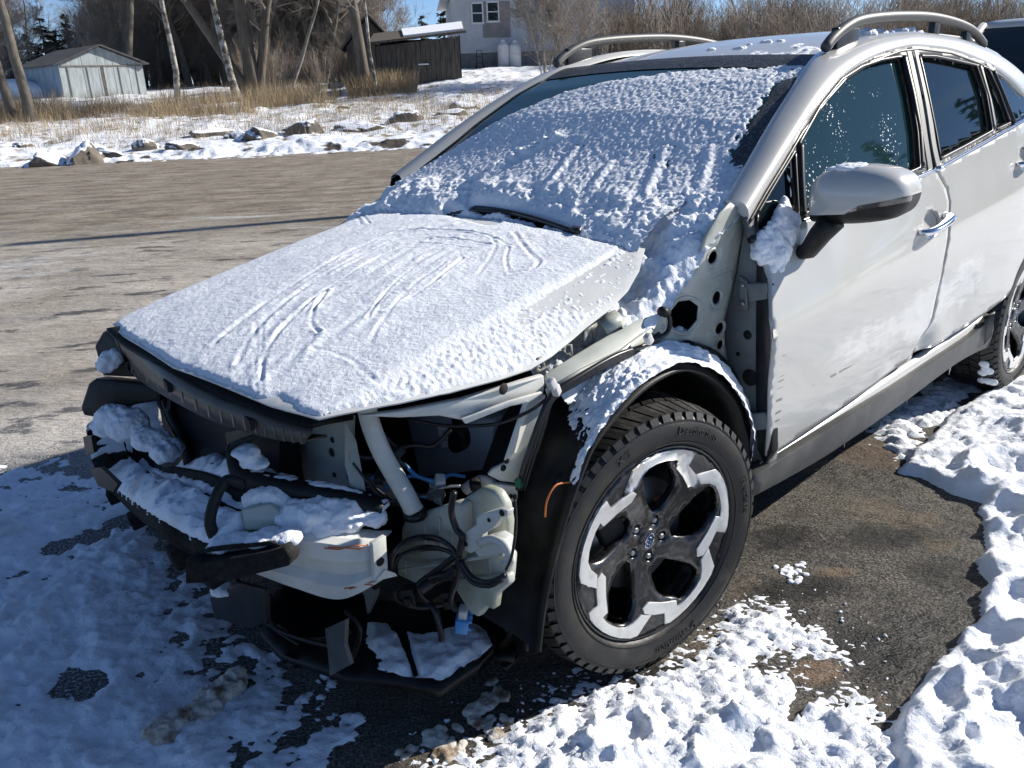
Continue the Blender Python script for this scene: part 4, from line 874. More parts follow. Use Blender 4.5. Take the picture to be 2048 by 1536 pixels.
# B pillar paint strip of the rear door
pb = [hit(x, y, 1, lambda p: SF(p)+.001, .8) for x, y in [(1831, 99), (1853, 200), (1867, 290), (1877, 336)]]; PB2 = cr(pb, 24); b = MB(); b.grid([PB2+np.array([.019, 0, 0]), PB2+np.array([.017, .003, 0]), PB2+np.array([-.017, .003, 0]), PB2+np.array([-.019, 0, 0])]); b.make('pillar_trim', M['strip'], car, auto=25)
pb = [hit(x, y, 1, lambda p: SF(p)+.001, .8) for x, y in [(1817, 102), (1838, 200), (1852, 290), (1860, 340)]]; PB2 = cr(pb, 24); b = MB(); b.grid([PB2+np.array([.019, 0, 0]), PB2+np.array([.017, .003, 0]), PB2+np.array([-.017, .003, 0]), PB2+np.array([-.019, 0, 0])]); b.make('pillar_trim', M['frame'], car, auto=25)
# roof
G = [[(x-.05*abs(y)/.56*(x > -1.3)*0, y, roof_z(x, y)-(.004 if abs(y) < .55 else 0)) for y in np.linspace(-.57, .57, 23)] for x in np.linspace(-1.20, -3.2, 30)]
b = MB(); b.grid(G); b.make('roof', M['paint'], car, solid=-.01)
b = MB(); b.grid([[(x, y*w, z) for y in np.linspace(-1, 1, 7)] for x, z, w in ((-3.12, 1.375, .48), (-3.3, 1.34, .46), (-3.42, 1.30, .43))]); b.make('rear_spoiler', M['paint'], car, solid=.02)
# roof rails
def rail(sy):
    px = [(1650, 97), (1664, 78), (1690, 55), (1722, 40), (1780, 33), (1850, 33), (1900, 42), (1936, 56), (1955, 72), (1968, 90)]
    P = cr([at(x, y, 1, .575) for x, y in px], 40); P[:, 1] *= sy
    b = MB(); b.tube(P, [.015]+[.0175]*38+[.014], 12, flat=1.0); r = b.make('roof_rail', M['rail'], car)
    for fx in (1700, 1875, 1940):
        p = at(fx, 50, 1, .575); zt = np.interp(-p[0], -P[:, 0], P[:, 2]); zr = roof_z(p[0], .575)
        b = MB(); b.box((p[0]+.02, sy*.572, (zt+zr)/2-.02), (.15 if fx == 1700 else .055, .024, max(zt-zr, .02)+.02)); b.make('rail_foot', M['satin'], r, bevel=.004)
rail(1); rail(-1)
# ---------------- upper surface: bonnet, cowl, windscreen
def base_x(x): return float(np.interp(x, [-.42, -.24, -.154, .114, .345, .508, .67, .80], [1.0, .985, .963, .918, .872, .838, .795, .757]))
HXS = np.linspace(-.6, .9, 61); HZS = cr(np.array([[-.6, 1.04], [-.42, 1.005], [-.24, .985], [-.06, .952], [.12, .917], [.30, .880], [.48, .842], [.66, .797], [.80, .752], [.95, .70]]), 200)
def hood_z(x, y):
    a = np.abs(y); z = np.interp(x, HZS[:, 0], HZS[:, 1]); cw = np.interp(x, [-.4, -.2, .2, .6, .8], [.012, .02, .034, .028, .022])
    z = z+cw*(1-np.minimum(a/.58, 1)**2)
    d = np.maximum(a-.545, 0); k = np.interp(x, [-.3, -.12, .1], [.35, .8, 1]); z = z-k*(.22*d+1.7*d*d)
    return z-.012*np.exp(-((a-.40)/.035)**2)*sm(-.3, 0, x)*.25
def hxy(px): 
    r = []
    for x, y in px:
        p = hit(x, y, 2, lambda q: float(hood_z(q[0], q[1])), .88); r.append((p[0], p[1]))
    return r
ho = hxy([(420, 762), (500, 795), (570, 820), (637, 838), (720, 821), (800, 806), (900, 785), (1000, 759), (1062, 738), (1103, 713), (1170, 657), (1222, 617), (1257, 580), (1279, 540), (1292, 492)])
hl = [(x, y) for x, y in ho if y > 0.02]
print('hood', [(round(x, 3), round(y, 3)) for x, y in hl])
fx0 = max(p[0] for p in hl)+.012
hood_half = [(fx0, 0)]+hl+[(hl[-1][0]-.035, hl[-1][1]-.12), (-.27, .35), (-.305, .0)]
hood_poly = hood_half+[(x, -y) for x, y in hood_half[::-1][1:-1]]
hood = panel('hood', hood_poly, lambda x, y: (x, y, float(hood_z(x, y))), M['frostpaint'], car, step=.022, solid=.004, bevel=.0015)
# folded under lip / inner frame of the bonnet
inn = [(x*1.0-.045*(x > .3), y*.93) for x, y in hood_half]; inn = inn+[(x, -y) for x, y in inn[::-1][1:-1]]
ctr = [(.05+(x-.05)*.45, y*.62) for x, y in inn]
panel('hood_inner_frame', inn, lambda x, y: (x, y, float(hood_z(x, y))-.022), M['primer'], hood, holes=[ctr], step=.06, solid=.012)
EX = [-.36, -.42, -.46, -.64, -.81, -1.0, -1.2, -1.3]; EZ = [1.000, 1.035, 1.055, 1.152, 1.252, 1.350, 1.430, 1.455]; EY = [.20, .56, .70, .675, .635, .60, .563, .55]
def wind_z(x, y):
    e = np.interp(-x, [-v for v in EX], EZ); c = np.interp(-x, [.36, .8, 1.22], [.038, .048, .022]); return e+c*(1-(y/.64)**2)
def wind_y(x): return np.interp(-x, [-v for v in EX], EY)
G = []
for x in np.linspace(-.37, -1.225, 36): w = float(wind_y(x)); G.append([(x-.0*abs(y), y*w, float(wind_z(x, y*w))) for y in np.linspace(-1, 1, 41)])
b = MB(); b.grid(G); ws = b.make('windshield', M['wsglass'], car, solid=.005)
# dark frit band along the edges of the glass
def band(pts, nm):
    b = MB(); b.grid([[(x, y, float(wind_z(x, y))+.003) for x, y in row] for row in pts]); b.make(nm, M['ceramic'], ws)
band([[(x, y) for y in np.linspace(-.55, .55, 40)] for x in np.linspace(-1.115, -1.235, 6)], 'frit_band')
band([[(x, float(wind_y(x))*f) for x in np.linspace(-.42, -1.115, 30)] for f in np.linspace(.90, 1.0, 5)], 'frit_band')
band([[(x, -float(wind_y(x))*f) for x in np.linspace(-.42, -1.115, 30)] for f in np.linspace(.955, 1.0, 4)], 'frit_band')
# cowl tray between bonnet and glass
b = MB(); b.grid([[(x, y, z) for y in np.linspace(-.72, .55, 9)] for x, z in ((-.20, .93), (-.30, .94), (-.40, 1.0))]); b.make('cowl_panel', M['blackp'], car)
# wipers
def wiper(p0, p1, base, nm='wiper'):
    A = np.array(p0); B = np.array(p1); n = 16; b = MB(); P = [A*(1-f)+B*f+np.array([0, 0, .012*math.sin(PI*f)]) for f in np.linspace(0, 1, n)]
    b.tube(P, .0085, 6); w = b.make(nm, M['satin'], car)
    b = MB(); b.tube([base, np.array(base)*.5+(A*.35+B*.15)+np.array([0, 0, .012]), A*.55+B*.45+np.array([0, 0, .014])], [.013, .010, .008], 6, flat=.7); b.make('wiper_arm', M['satin'], w)
    b = MB(); b.box(tuple(B+np.array([0, 0, .004])), (.02, .035, .02), (0, R(20), R(-10))); b.make('blade_tip', M['satin'], w)
wiper(at(945, 414, 2, 1.026), at(1152, 465, 2, 1.006), at(905, 428, 2, 1.004))
# door mirror
def dome(outline, x0, depth, back, rings=9, rot=None, pw=2.4):
    O = np.array(outline); c = O.mean(0); G = []
    for k in range(rings+1):
        q = k/rings*PI/2; s = math.cos(q)**(2/pw); h = math.sin(q)**(2/pw)
        G.append([(x0+depth*h, c[0]+(p[0]-c[0])*s, c[1]+(p[1]-c[1])*s) for p in O])
    G.insert(0, [(x0-back, c[0]+(p[0]-c[0])*.94, c[1]+(p[1]-c[1])*.94) for p in O])
    return np.array(G), c
mo = [at(x, y, 0, -.66)[1:] for x, y in [(1612, 432), (1612, 398), (1622, 362), (1648, 341), (1700, 331), (1758, 337), (1795, 352), (1810, 376), (1810, 402), (1795, 430), (1765, 443), (1700, 450), (1640, 448), (1616, 444)]]
mo = cr(mo+[mo[0]], 200)[:-1]
G, mc = dome(mo, -.70, .085, .075, 34)
seam = np.array([at(x, y, 0, -.63)[1:] for x, y in [(1600, 432), (1690, 428), (1722, 410), (1825, 392)]])
ind = np.array([at(x, y, 0, -.63)[1:] for x, y in [(1690, 429), (1712, 421), (1740, 417), (1830, 404)]])
bm = bmesh.new(); n1, n2 = G.shape[:2]; vv = [bm.verts.new(v) for v in G.reshape(-1, 3)]
for i in range(n1-1):
    for j in range(n2): bm.faces.new([vv[i*n2+j], vv[i*n2+(j+1) % n2], vv[(i+1)*n2+(j+1) % n2], vv[(i+1)*n2+j]])
def zline(L, y): o = np.argsort(L[:, 0]); return np.interp(y, L[o, 0], L[o, 1])
for L_ in (seam, ind):
    for p_, q_ in zip(L_[:-1], L_[1:]):
        t_ = q_-p_; bmesh.ops.bisect_plane(bm, geom=bm.verts[:]+bm.edges[:]+bm.faces[:], plane_co=(0, p_[0], p_[1]), plane_no=(0, -t_[1], t_[0]), dist=1e-5)
bm.verts.index_update(); V = [tuple(v.co) for v in bm.verts]; sel = {'mirror_shell': [], 'mirror_lower_cover': [], 'mirror_indicator': []}
for f in bm.faces:
    c = f.calc_center_median(); zs = zline(seam, c.y); zi = zline(ind, c.y)
    sel['mirror_shell' if c.z > zs else ('mirror_indicator' if (c.z > zi and c.x > -.72) else 'mirror_lower_cover')].append([v.index for v in f.verts])
bm.free()
for nm, mm in (('mirror_lower_cover', M['blackp']), ('mirror_shell', M['paint']), ('mirror_indicator', M['amber'])):
    if sel[nm]: obj(nm, V, sel[nm], mm, car)
b = MB(); b.grid([[(-.772, mc[0]+(p[0]-mc[0])*f*.92, mc[1]+(p[1]-mc[1])*f*.92) for p in list(mo)+[mo[0]]] for f in (1, .5, .01)]); b.make('mirror_glass', M['chrome'], car)
st = [at(x, y, 0, -.66) for x, y in [(1650, 448), (1640, 470), (1628, 500)]]
b = MB(); b.tube([st[0]+np.array([0, .02, .01]), st[1], st[2]+np.array([-.01, -.02, -.005]), st[2]+np.array([-.015, -.05, -.015])], [.045, .04, .034, .028], 12, flat=.7); b.make('mirror_foot', M['blackp'], car)
# ------------------------------------------------------------------ wheels
def polar(l, rot=0): return [(r*math.cos(R(a+rot)), r*math.sin(R(a+rot))) for r, a in l]
SILV = [(.192, 58), (.236, 69.5), (.2405, 75), (.2405, 84), (.2405, 92), (.2405, 100), (.2405, 108), (.240, 115), (.235, 119), (.206, 117.5), (.194, 128), (.183, 137), (.168, 139.5), (.157, 132.5), (.176, 117), (.198, 105), (.214, 106.5), (.217, 101), (.2175, 95), (.2175, 88), (.215, 81), (.203, 75), (.184, 68.5)]
WINDW = [(.200, 77), (.211, 82), (.2135, 88), (.2135, 95), (.212, 101), (.196, 103), (.168, 114), (.140, 120), (.112, 122), (.078, 121), (.070, 101), (.092, 87), (.120, 80), (.160, 75.5)]
def face_off(r): return -.036+.030*float(sm(.04, .21, r))+.004*float(sm(.2, .24, r))
def text_mesh(s, size):
    c = bpy.data.curves.new('t', 'FONT'); c.body = s; c.size = size; c.extrude = .0; c.resolution_u = 1; c.align_x = 'LEFT'
    o = bpy.data.objects.new('t', c); COL.objects.link(o); bpy.context.view_layer.update()
    me = bpy.data.meshes.new_from_object(o.evaluated_get(bpy.context.evaluated_depsgraph_get()))
    V = np.array([v.co for v in me.vertices]); F = [tuple(p.vertices) for p in me.polygons]
    bpy.data.objects.remove(o); bpy.data.curves.remove(c); bpy.data.meshes.remove(me); return V, F
def make_wheel(name, loc, st, spin, mud):
    """local: X forward, Y outwards (0 = outer tyre face), Z up, wheel centre at the origin"""
    LF = lambda x, z: (x, face_off(math.hypot(x, z)), z)
    face_out = [(.243*math.cos(a), .243*math.sin(a)) for a in np.linspace(0, 2*PI, 72, endpoint=False)]
    lugs = [(.050*math.cos(R(118+72*k+spin)), .050*math.sin(R(118+72*k+spin))) for k in range(5)]
    wins = [polar(WINDW, 72*k+spin) for k in range(5)]
    holes = wins+[circ(x, z, .0135, 12) for x, z in lugs]
    P, F = cdt(face_out, holes, .016)
    w = obj(name, [LF(a, c-0) for a, c in P], [f[::-1] for f in F], M['rimblack'], car, solid=.026)
    w.location = loc; w.rotation_euler = (0, 0, st)
    sl_ = [n for n in w.modifiers][0]; sl_.offset = -1
    def sub(nm, o_): o_.parent = w; return o_
    for k in range(5):
        P, F = cdt(polar(SILV, 72*k+spin), (), .012)
        o = obj('machined_face', [(a, face_off(math.hypot(a, c))+.0045, c) for a, c in P], [f[::-1] for f in F], M['alloy'], w, solid=.005, bevel=.0012)
    b = MB(); b.lathe([(.2445, -.004), (.249, -.002), (.2515, -.006), (.2515, -.016), (.243, -.020), (.232, -.045), (.222, -.07), (.214, -.20), (.235, -.215)], (0, 0, 0), 'y', 72); b.make('rim_barrel', M['rimblack'], w)
    b = MB(); b.lathe([(.05, -.075), (.145, -.075), (.147, -.085), (.145, -.095), (.05, -.095)], (0, 0, 0), 'y', 40); b.make('brake_disc', M['steel'], w)
    b = MB(); b.box((.11, -.085, .08), (.07, .07, .13), (0, R(25), 0)); b.box((.0, -.14, .0), (.30, .04, .30)); b.make('brake_caliper', M['dark'], w, bevel=.006)
    b = MB(); b.box((-.075, -.085, .06), (.03, .05, .05), (0, R(25), 0)); b.make('caliper_bracket', M['rust'], w, bevel=.006)
    b = MB(); b.lathe([(0, -.17), (.21, -.17)], (0, 0, 0), 'y', 32); b.make('inner_shield', M['dark'], w)
    for x, z in lugs:
        b = MB(); b.lathe([(0, -.036), (.006, -.036), (.0095, -.040), (.0095, -.066), (.0125, -.070)], (x, 0, z), 'y', 6); b.make('lug_nut', M['steel'], w, smooth=False)
    b = MB(); b.lathe([(0, -.030), (.024, -.030), (.029, -.033), (.031, -.042)], (0, 0, 0), 'y', 28); b.make('centre_cap', M['rimblack'], w)
    # oval badge with a cluster of stars
    ea = R(118); ex = (math.cos(ea), math.sin(ea)); ey = (-math.sin(ea), math.cos(ea))
    pt = lambda u, v, h: (u*ex[0]+v*ey[0], h, u*ex[1]+v*ey[1])
    b = MB(); n = 32; V = [pt(.0185*math.cos(2*PI*k/n), .0125*math.sin(2*PI*k/n), -.0288) for k in range(n)]; b.add(V, [tuple(range(n))]); b.make('emblem', M['emblem'], w, smooth=False)
    b = MB(); b.tube([pt(.0185*math.cos(2*PI*k/n), .0125*math.sin(2*PI*k/n), -.0285) for k in range(n+1)], .0011, 6, caps=False)
    def star(u, v, r):
        V = [pt(u, v, -.0270)]; 
        for k in range(8): q = r if k % 2 == 0 else r*.28; V.append(pt(u+q*math.cos(k*PI/4)*(1.35 if k % 4 == 0 else 1), v+q*math.sin(k*PI/4), -.0284))
        b.add(V, [(0, 1+k, 1+(k+1) % 8) for k in range(8)])
    star(.0085, .001, .0058)
    for u, v in ((-.001, .0055), (-.0085, .004), (-.010, -.001), (-.0065, -.0055), (.0008, -.0055)): star(u, v, .0030)
    b.make('emblem_stars', M['chrome'], w, smooth=False)
    # tyre
    prof = [(.2515, -.006), (.258, .002), (.270, .008), (.292, .012), (.310, .010), (.322, .002), (.330, -.012), (.3345, -.030), (.3365, -.06), (.3375, -.1125)]
    prof = prof+[(r, -.225-h) for r, h in prof[::-1][1:]]
    b = MB(); b.lathe(cr(prof, 60), (0, 0, 0), 'y', 96); ty = b.make('tyre', M['rubber'], w)
    b = MB()
    for rr, hh in ((.262, .0065), (.3155, .0085)): b.lathe([(rr-.0018, hh-.002), (rr-.0012, hh+.0012), (rr+.0012, hh+.0012), (rr+.0018, hh-.003)], (0, 0, 0), 'y', 96)
    rnd = random.Random(3); NB = 56
    def blk(y0, y1, a0, a1, skew, r0, r1, shoulder=0):
        V = []
        for top in (0, 1):
            for (yy, aa) in ((y0, a0), (y0, a1), (y1, a1), (y1, a0)):
                a = aa+skew*(yy+.1125)*6; rr = (r1 if top else r0)
                if shoulder and abs(yy+.1125) > .10: rr -= .012
                V.append((rr*math.cos(a), yy, rr*math.sin(a)))
        b.add(V, [(0, 1, 2, 3), (4, 7, 6, 5), (0, 4, 5, 1), (1, 5, 6, 2), (2, 6, 7, 3), (3, 7, 4, 0)])
    for k in range(NB):
        p = 2*PI/NB; a = k*p; g = .14*p
        for (y0, y1, sk, ofs, sh) in ((-.003, -.050, .26, 0, 1), (-.056, -.092, -.22, .5, 0), (-.098, -.127, .12, .2, 0), (-.133, -.169, .22, .5, 0), (-.175, -.222, -.26, 0, 1)):
            for h in (0, 1):       # each block is cut by one sipe
                blk(y0, y1, a+ofs*p+g/2+h*(p-g)/2+.015*p, a+ofs*p+g/2+(h+1)*(p-g)/2-.015*p, sk, .330, .3455+rnd.uniform(-.0006, .0006), sh)
        # shoulder lugs running down the side wall
        for yy0, s_ in ((.000, 1), (-.225, -1)):
            V = []; a0, a1 = a+.16*p, a+.80*p
            for rr, hh in ((.3345, -.004), (.3335, .0015), (.318, .009), (.315, .0075)):
                for aa in (a0, a1): V.append((rr*math.cos(aa-.014), yy0+s_*hh, rr*math.sin(aa-.014)))
            b.add(V, [(0, 1, 3, 2), (2, 3, 5, 4), (4, 5, 7, 6), (0, 2, 4, 6), (1, 7, 5, 3)])
    t_ = b.make('tread', M['rubber'], w, smooth=False); tag(t_, kind='stuff')
    for s, a_c, sz, r0 in (('Destination', 112, .030, .283), ('X T', 66, .026, .285), ('Firestone', 170, .028, .284), ('Destination', 258, .030, .283)):
        V, F = text_mesh(s, sz); V[:, 0] -= V[:, 0].max()/2; Vn = []
        for x, y, _ in V:
            a = R(a_c)+x/(r0+.01)  # seen from outside +x runs clockwise towards the rear
            rr = r0+y; Vn.append((rr*math.cos(a), .0133, rr*math.sin(a)))
        obj('sidewall_lettering', [(x, y+.001, z) for x, y, z in Vn], F, M['lettering'], w, smooth=False, solid=.003)
    return w
wl_c = np.array([0, .8695, .3469]); 
wf = make_wheel('wheel', (0, .8695, .3455), -9.957*PI/180, 0, True)
wr = make_wheel('wheel', (-2.665, .872, .3455), 0, 25, False)
for (x, nm) in ((0, 'f'), (-2.665, 'r')):
    o = wf.copy(); COL.objects.link(o); o.location = (x, -.87, .3455); o.rotation_euler = (0, 0, PI)
    for c in wf.children: d_ = c.copy(); COL.objects.link(d_); d_.parent = o
# ------------------------------------------------------------------ open front end
def pl(px, ax, v): return [at(x, y, ax, v) for x, y in px]
# engine bay mass and inner fender wall (dark, mostly hidden)
b = MB(); b.box((-.10, -.20, .46), (.56, .72, .50)); b.make('engine', M['dark'], car, bevel=.03)
b = MB(); b.box((-.42, 0, .62), (.06, 1.40, .62)); b.make('firewall', M['dark'], car, smooth=False)
b = MB(); b.box((.10, -.62, .52), (.9, .10, .42)); b.make('right_inner_fender', M['dark'], car, smooth=False)
b = MB(); b.box((-.14, .57, .50), (.50, .04, .50)); b.make('left_inner_fender', M['blackp'], car, smooth=False)
# right front fender seen only as silhouette
b = MB(); b.grid([[(x, -y, z) for x, y, z in row] for row in [[(.30, .70, .74), (.15, .72, .80), (-.05, .745, .875), (-.3, .765, .955), (-.47, .775, .985)], [(.30, .74, .68), (.15, .78, .74), (-.05, .82, .82), (-.3, .84, .89), (-.48, .85, .92)], [(.30, .78, .62), (.15, .82, .70), (-.05, .85, .74), (-.3, .86, .66), (-.48, .86, .40)]]]); b.make('right_fender', M['paint'], car)
# --- grille carrier strip under the bonnet lip
gx = lambda p: .742-.33*p[1]*p[1]-.012
def gstrip(px, fn, n): return cr([hit(x, y, 0, fn, .7) for x, y in px], n)
t1 = gstrip([(226, 662), (262, 694), (335, 733), (425, 782), (505, 816), (575, 842), (627, 858)], lambda p: gx(p)-.03, 40)
t2 = gstrip([(232, 676), (266, 707), (337, 748), (425, 797), (505, 829), (572, 853), (624, 868)], gx, 40)
t3 = gstrip([(250, 728), (280, 757), (345, 796), (428, 838), (503, 862), (562, 876), (612, 880)], gx, 40)
b = MB(); b.grid([t1, t2, t3, t3+np.array([-.05, 0, -.004])]); gs = b.make('grille_carrier', M['clad'], car, solid=.006)
M['carrier'] = mat('brownish_plastic', (.085, .075, .06), .45, var=(.05, .045, .04), vscale=12); gs.data.materials[0] = M['carrier']
b = MB()
for k in range(3, 38, 2):
    p = t2[k]*.3+t3[k]*.7; b.box(tuple(p+np.array([.001, 0, .002])), (.008, .010, .028), (0, 0, R(0)))
gr_ = b.make('grille_carrier_ribs', M['carrier'], car, smooth=False); tag(gr_, kind='stuff')
for k in (13, 26):
    b = MB(); p = t2[k]*.5+t3[k]*.5; b.box(tuple(p+np.array([.006, 0, .004])), (.010, .05, .022), (0, 0, R(-12))); b.make('carrier_slot', M['dark'], car, smooth=False)
b = MB(); b.grid([t1+np.array([.015, 0, .012]), t1+np.array([-.03, 0, .010]), t1+np.array([-.10, 0, .0])]); b.make('bonnet_seal', M['dark'], car, solid=.01)
# --- radiator pack
b = MB(); b.slab(pl([(330, 790), (560, 876), (556, 960), (430, 1010), (320, 930)], 0, .60), .05); b.make('condenser', M['cond'], car, smooth=False)
b = MB(); b.box((.52, -.24, .55), (.06, .80, .44)); b.box((.48, -.05, .33), (.10, 1.0, .08)); b.make('radiator', M['dark'], car, smooth=False)
b = MB(); b.tube(cr(pl([(322, 782), (345, 840), (368, 890), (380, 935)], 0, .615), 12), .016, 8); b.make('receiver_tube', M['satin'], car)
b = MB(); P = cr(pl([(318, 782), (316, 805), (324, 820), (336, 815), (338, 790)], 0, .64), 16)
for o_ in (0, .012): b.tube(P+np.array([0, o_, 0]), .004, 6)
b.make('horn', M['satin'], car)
# --- bumper beam shelf with foam absorber
out_ = gstrip([(172, 858), (186, 920), (232, 978), (300, 1028), (365, 1066), (422, 1092)], lambda p: .87-.30*min(p[1]+.05, 0)**2-.12*max(p[1], 0)**2, 30)
def shelf(nm, m, lift, w0, w1, drop, n0=0, n1=30, th=.0):
    A = out_[n0:n1].copy(); G = []
    for w, dz in w0: G.append(A+np.array([-w, 0, dz+lift]))
    b = MB(); b.grid(G); return b.make(nm, m, car, solid=th)
shelf('bumper_absorber', M['foam'], 0, [(.06, -.075), (.014, -.066), (.010, -.044), (.0, -.036), (.0, 0), (.10, .004), (.104, .022), (.114, .023), (.118, -.02), (.17, -.03)], 0, 0)
shelf('absorber_bar', M['foam'], 0, [(.132, -.03), (.132, .048), (.150, .052), (.152, -.03)], 0, 0, 3, 29)
for k in (2, 8, 13, 19, 25):
    b = MB(); p = out_[k]; b.box(tuple(p+np.array([-.03, 0, -.098])), (.05, .06, .05), (R(4), R(12), R(-25+k))); b.make('absorber_foot', M['foam'], car, bevel=.006)
b = MB(); b.slab(pl([(180, 938), (202, 936), (236, 968), (226, 984), (196, 972)], 0, .80), .012); b.make('lower_tab', M['blackp'], car, smooth=False)
b = MB(); b.slab(pl([(166, 874), (182, 872), (188, 905), (172, 912)], 0, .78), .012); b.make('lower_tab', M['blackp'], car, smooth=False)
# steel beam with its crumpled left end
bt = np.array([at(410, 1095, 1, .36), at(480, 1088, 1, .41), at(600, 1078, 1, .50), at(690, 1086, 1, .56), at(757, 1090, 1, .60)])
bb = np.array([at(440, 1130, 1, .36)-np.array([0, 0, .01]), at(482, 1132, 1, .39), at(590, 1172, 1, .48), at(682, 1196, 1, .55), at(758, 1162, 1, .61)])
A = cr(bt, 30); B_ = cr(bb, 30); G = []
for f, o_ in ((0, -.05), (0, -.012), (.05, 0), (.30, .004), (.42, -.006), (.62, -.010), (.75, .006), (.97, .004), (1, -.012), (1, -.06)):
    row = A*(1-f)+B_*f; row = row+np.array([1, .45, 0])*o_; row[:, 0] += .004*np.sin(np.arange(30)*1.3)*(np.arange(30) > 24); G.append(row)
b = MB(); b.grid(G); bm_ = b.make('bumper_beam', M['beam'], car, solid=.004, auto=24)
b = MB(); b.slab(pl([(745, 1088), (772, 1072), (776, 1140), (770, 1158), (750, 1163)], 1, .615), .012)
b.make('beam_end_plate', M['beam'], bm_, bevel=.001)
b = MB(); b.lathe([(.0, .002), (.008, .002), (.010, 0)], tuple(at(761, 1124, 1, .617)), 'y', 12); b.make('bolt_hole', M['dark'], bm_)
b = MB(); b.slab(pl([(752, 1162), (795, 1152), (790, 1146), (770, 1140)], 1, .62), .006); b.make('torn_flange', M['beam'], bm_, smooth=False)
def marks(px, y, nm='paint_mark', m=M['orange'], r=.0014):
    b = MB(); P = [at(x, yy, 1, yv)+np.array([.006, .006, 0]) for (x, yy), yv in zip(px, y)]; b.tube(P, r, 5); b.make(nm, m, bm_)
marks([(650, 1092), (680, 1095), (702, 1088), (730, 1086)], [.535, .552, .57, .587]); marks([(658, 1090), (690, 1091), (720, 1094), (738, 1084)], [.54, .56, .582, .592]); marks([(690, 1173), (712, 1168), (735, 1162), (752, 1158)], [.56, .573, .59, .605]); marks([(700, 1174), (730, 1164), (748, 1166)], [.566, .588, .604])
b = MB(); P = [at(x, y, 1, v)+np.array([.006, .004, 0]) for x, y, v in [(498, 1108, .43), (530, 1120, .452), (555, 1116, .47), (566, 1098, .478), (560, 1086, .476)]]; b.tube(cr(P, 20), .003, 6); b.make('clip_wire', M['satin'], bm_)
# foam block wrapping the left end
b = MB(); b.slab([at(x, y, 1, v)+np.array([.045, .035, .004]) for x, y, v in [(398, 1092, .345), (430, 1100, .37), (560, 1066+12, .48), (592, 1068, .51), (606, 1090, .515), (600, 1106, .51), (480, 1136, .42), (398, 1142, .345)]], .05); b.make('absorber_end', M['foam'], car, bevel=.005)
b = MB(); b.slab([at(x, y, 1, v)+np.array([.04, .03, 0]) for x, y, v in [(418, 1082, .345), (560, 1066, .47), (594, 1070, .50), (560, 1058, .47), (440, 1070, .36)]], .02); b.make('absorber_lip', M['foam'], car, smooth=False)
# --- black bracket loop at the left end of the radiator opening and the curved grille bar
b = MB(); P = cr([at(x, y, 1, v) for x, y, v in [(432, 1080, .35), (420, 1040, .34), (436, 985, .33), (456, 960, .33), (486, 968, .36)]], 20); b.tube(P, .010, 8, flat=1.3); b.make('bracket_loop', M['blackp'], car)
bar = cr([at(x, y, 1, v) for x, y, v in [(458, 905, .26), (466, 935, .27), (492, 962, .30), (545, 978, .36), (610, 990, .42), (690, 1004, .49), (768, 1030, .56)]], 40)
b = MB(); G = []
for oz, ox in ((.018, -.025), (.020, 0), (.010, .008), (-.012, .006), (-.020, -.004), (-.018, -.03)): G.append(bar+np.array([ox, ox*.5, oz]))
b.grid(G); b.make('grille_bar', M['blackp'], car, solid=.004)
b = MB(); P = cr([at(x, y, 1, v) for x, y, v in [(458, 905, .26), (470, 888, .27), (520, 870, .31), (556, 858, .33)]], 14); b.tube(P, .007, 8); b.make('grille_bar_arm', M['blackp'], car)
b = MB(); b.slab(pl([(450, 865), (552, 845), (556, 858), (500, 875), (470, 905), (456, 900)], 0, .66), .02); b.make('side_air_guide', M['blackp'], car, smooth=False)
b = MB(); b.slab([at(x, y, 1, v) for x, y, v in [(575, 1004, .40), (640, 1010, .45), (660, 1030, .46), (640, 1045, .45), (580, 1040, .40)]], .02); b.make('bar_bracket', M['blackp'], car, smooth=False)
# --- white inner structure
b = MB(); b.slab(pl([(556, 850), (640, 840), (690, 836), (688, 905), (700, 960), (715, 1010), (660, 1012), (570, 1000)], 0, .52), .03); b.make('front_panel', M['primer'], car, bevel=.004)
for x, y, r_ in ((663, 905, .010), (664, 880, .007), (640, 975, .008), (668, 950, .006)):
    b = MB(); b.lathe([(0, .001), (r_, .001), (r_*1.1, 0)], tuple(at(x, y, 0, .522)), 'x', 12); b.make('panel_hole', M['dark'], car)
b = MB(); b.slab([at(x, y, 1, v) for x, y, v in [(690, 845, .44), (712, 880, .45), (735, 1000, .50), (712, 1015, .49), (690, 930, .45)]], .01); b.make('front_panel_flange', M['primer'], car, smooth=False)
b = MB(); b.slab(pl([(700, 950), (800, 960), (800, 1010), (705, 1015)], 0, .40), .02); b.make('lower_panel', M['primer'], car, smooth=False)
b = MB(); b.slab(pl([(665, 880), (690, 878), (690, 920), (668, 918)], 0, .38), .01); b.make('yellow_tag_bracket', M['dark'], car, smooth=False)
M['yellow'] = mat('yellow_tag', (.45, .38, .03), .5)
b = MB(); b.slab(pl([(672, 890), (684, 890), (684, 904), (672, 902)], 0, .39), .004); b.make('tag', M['yellow'], car, smooth=False)
b = MB(); b.slab([at(x, y, 1, v) for x, y, v in [(482, 1020, .37), (540, 1008, .41), (565, 1030, .43), (556, 1062, .43), (490, 1060, .38)]], .03); b.make('beam_stay', M['primer'], car, bevel=.003)
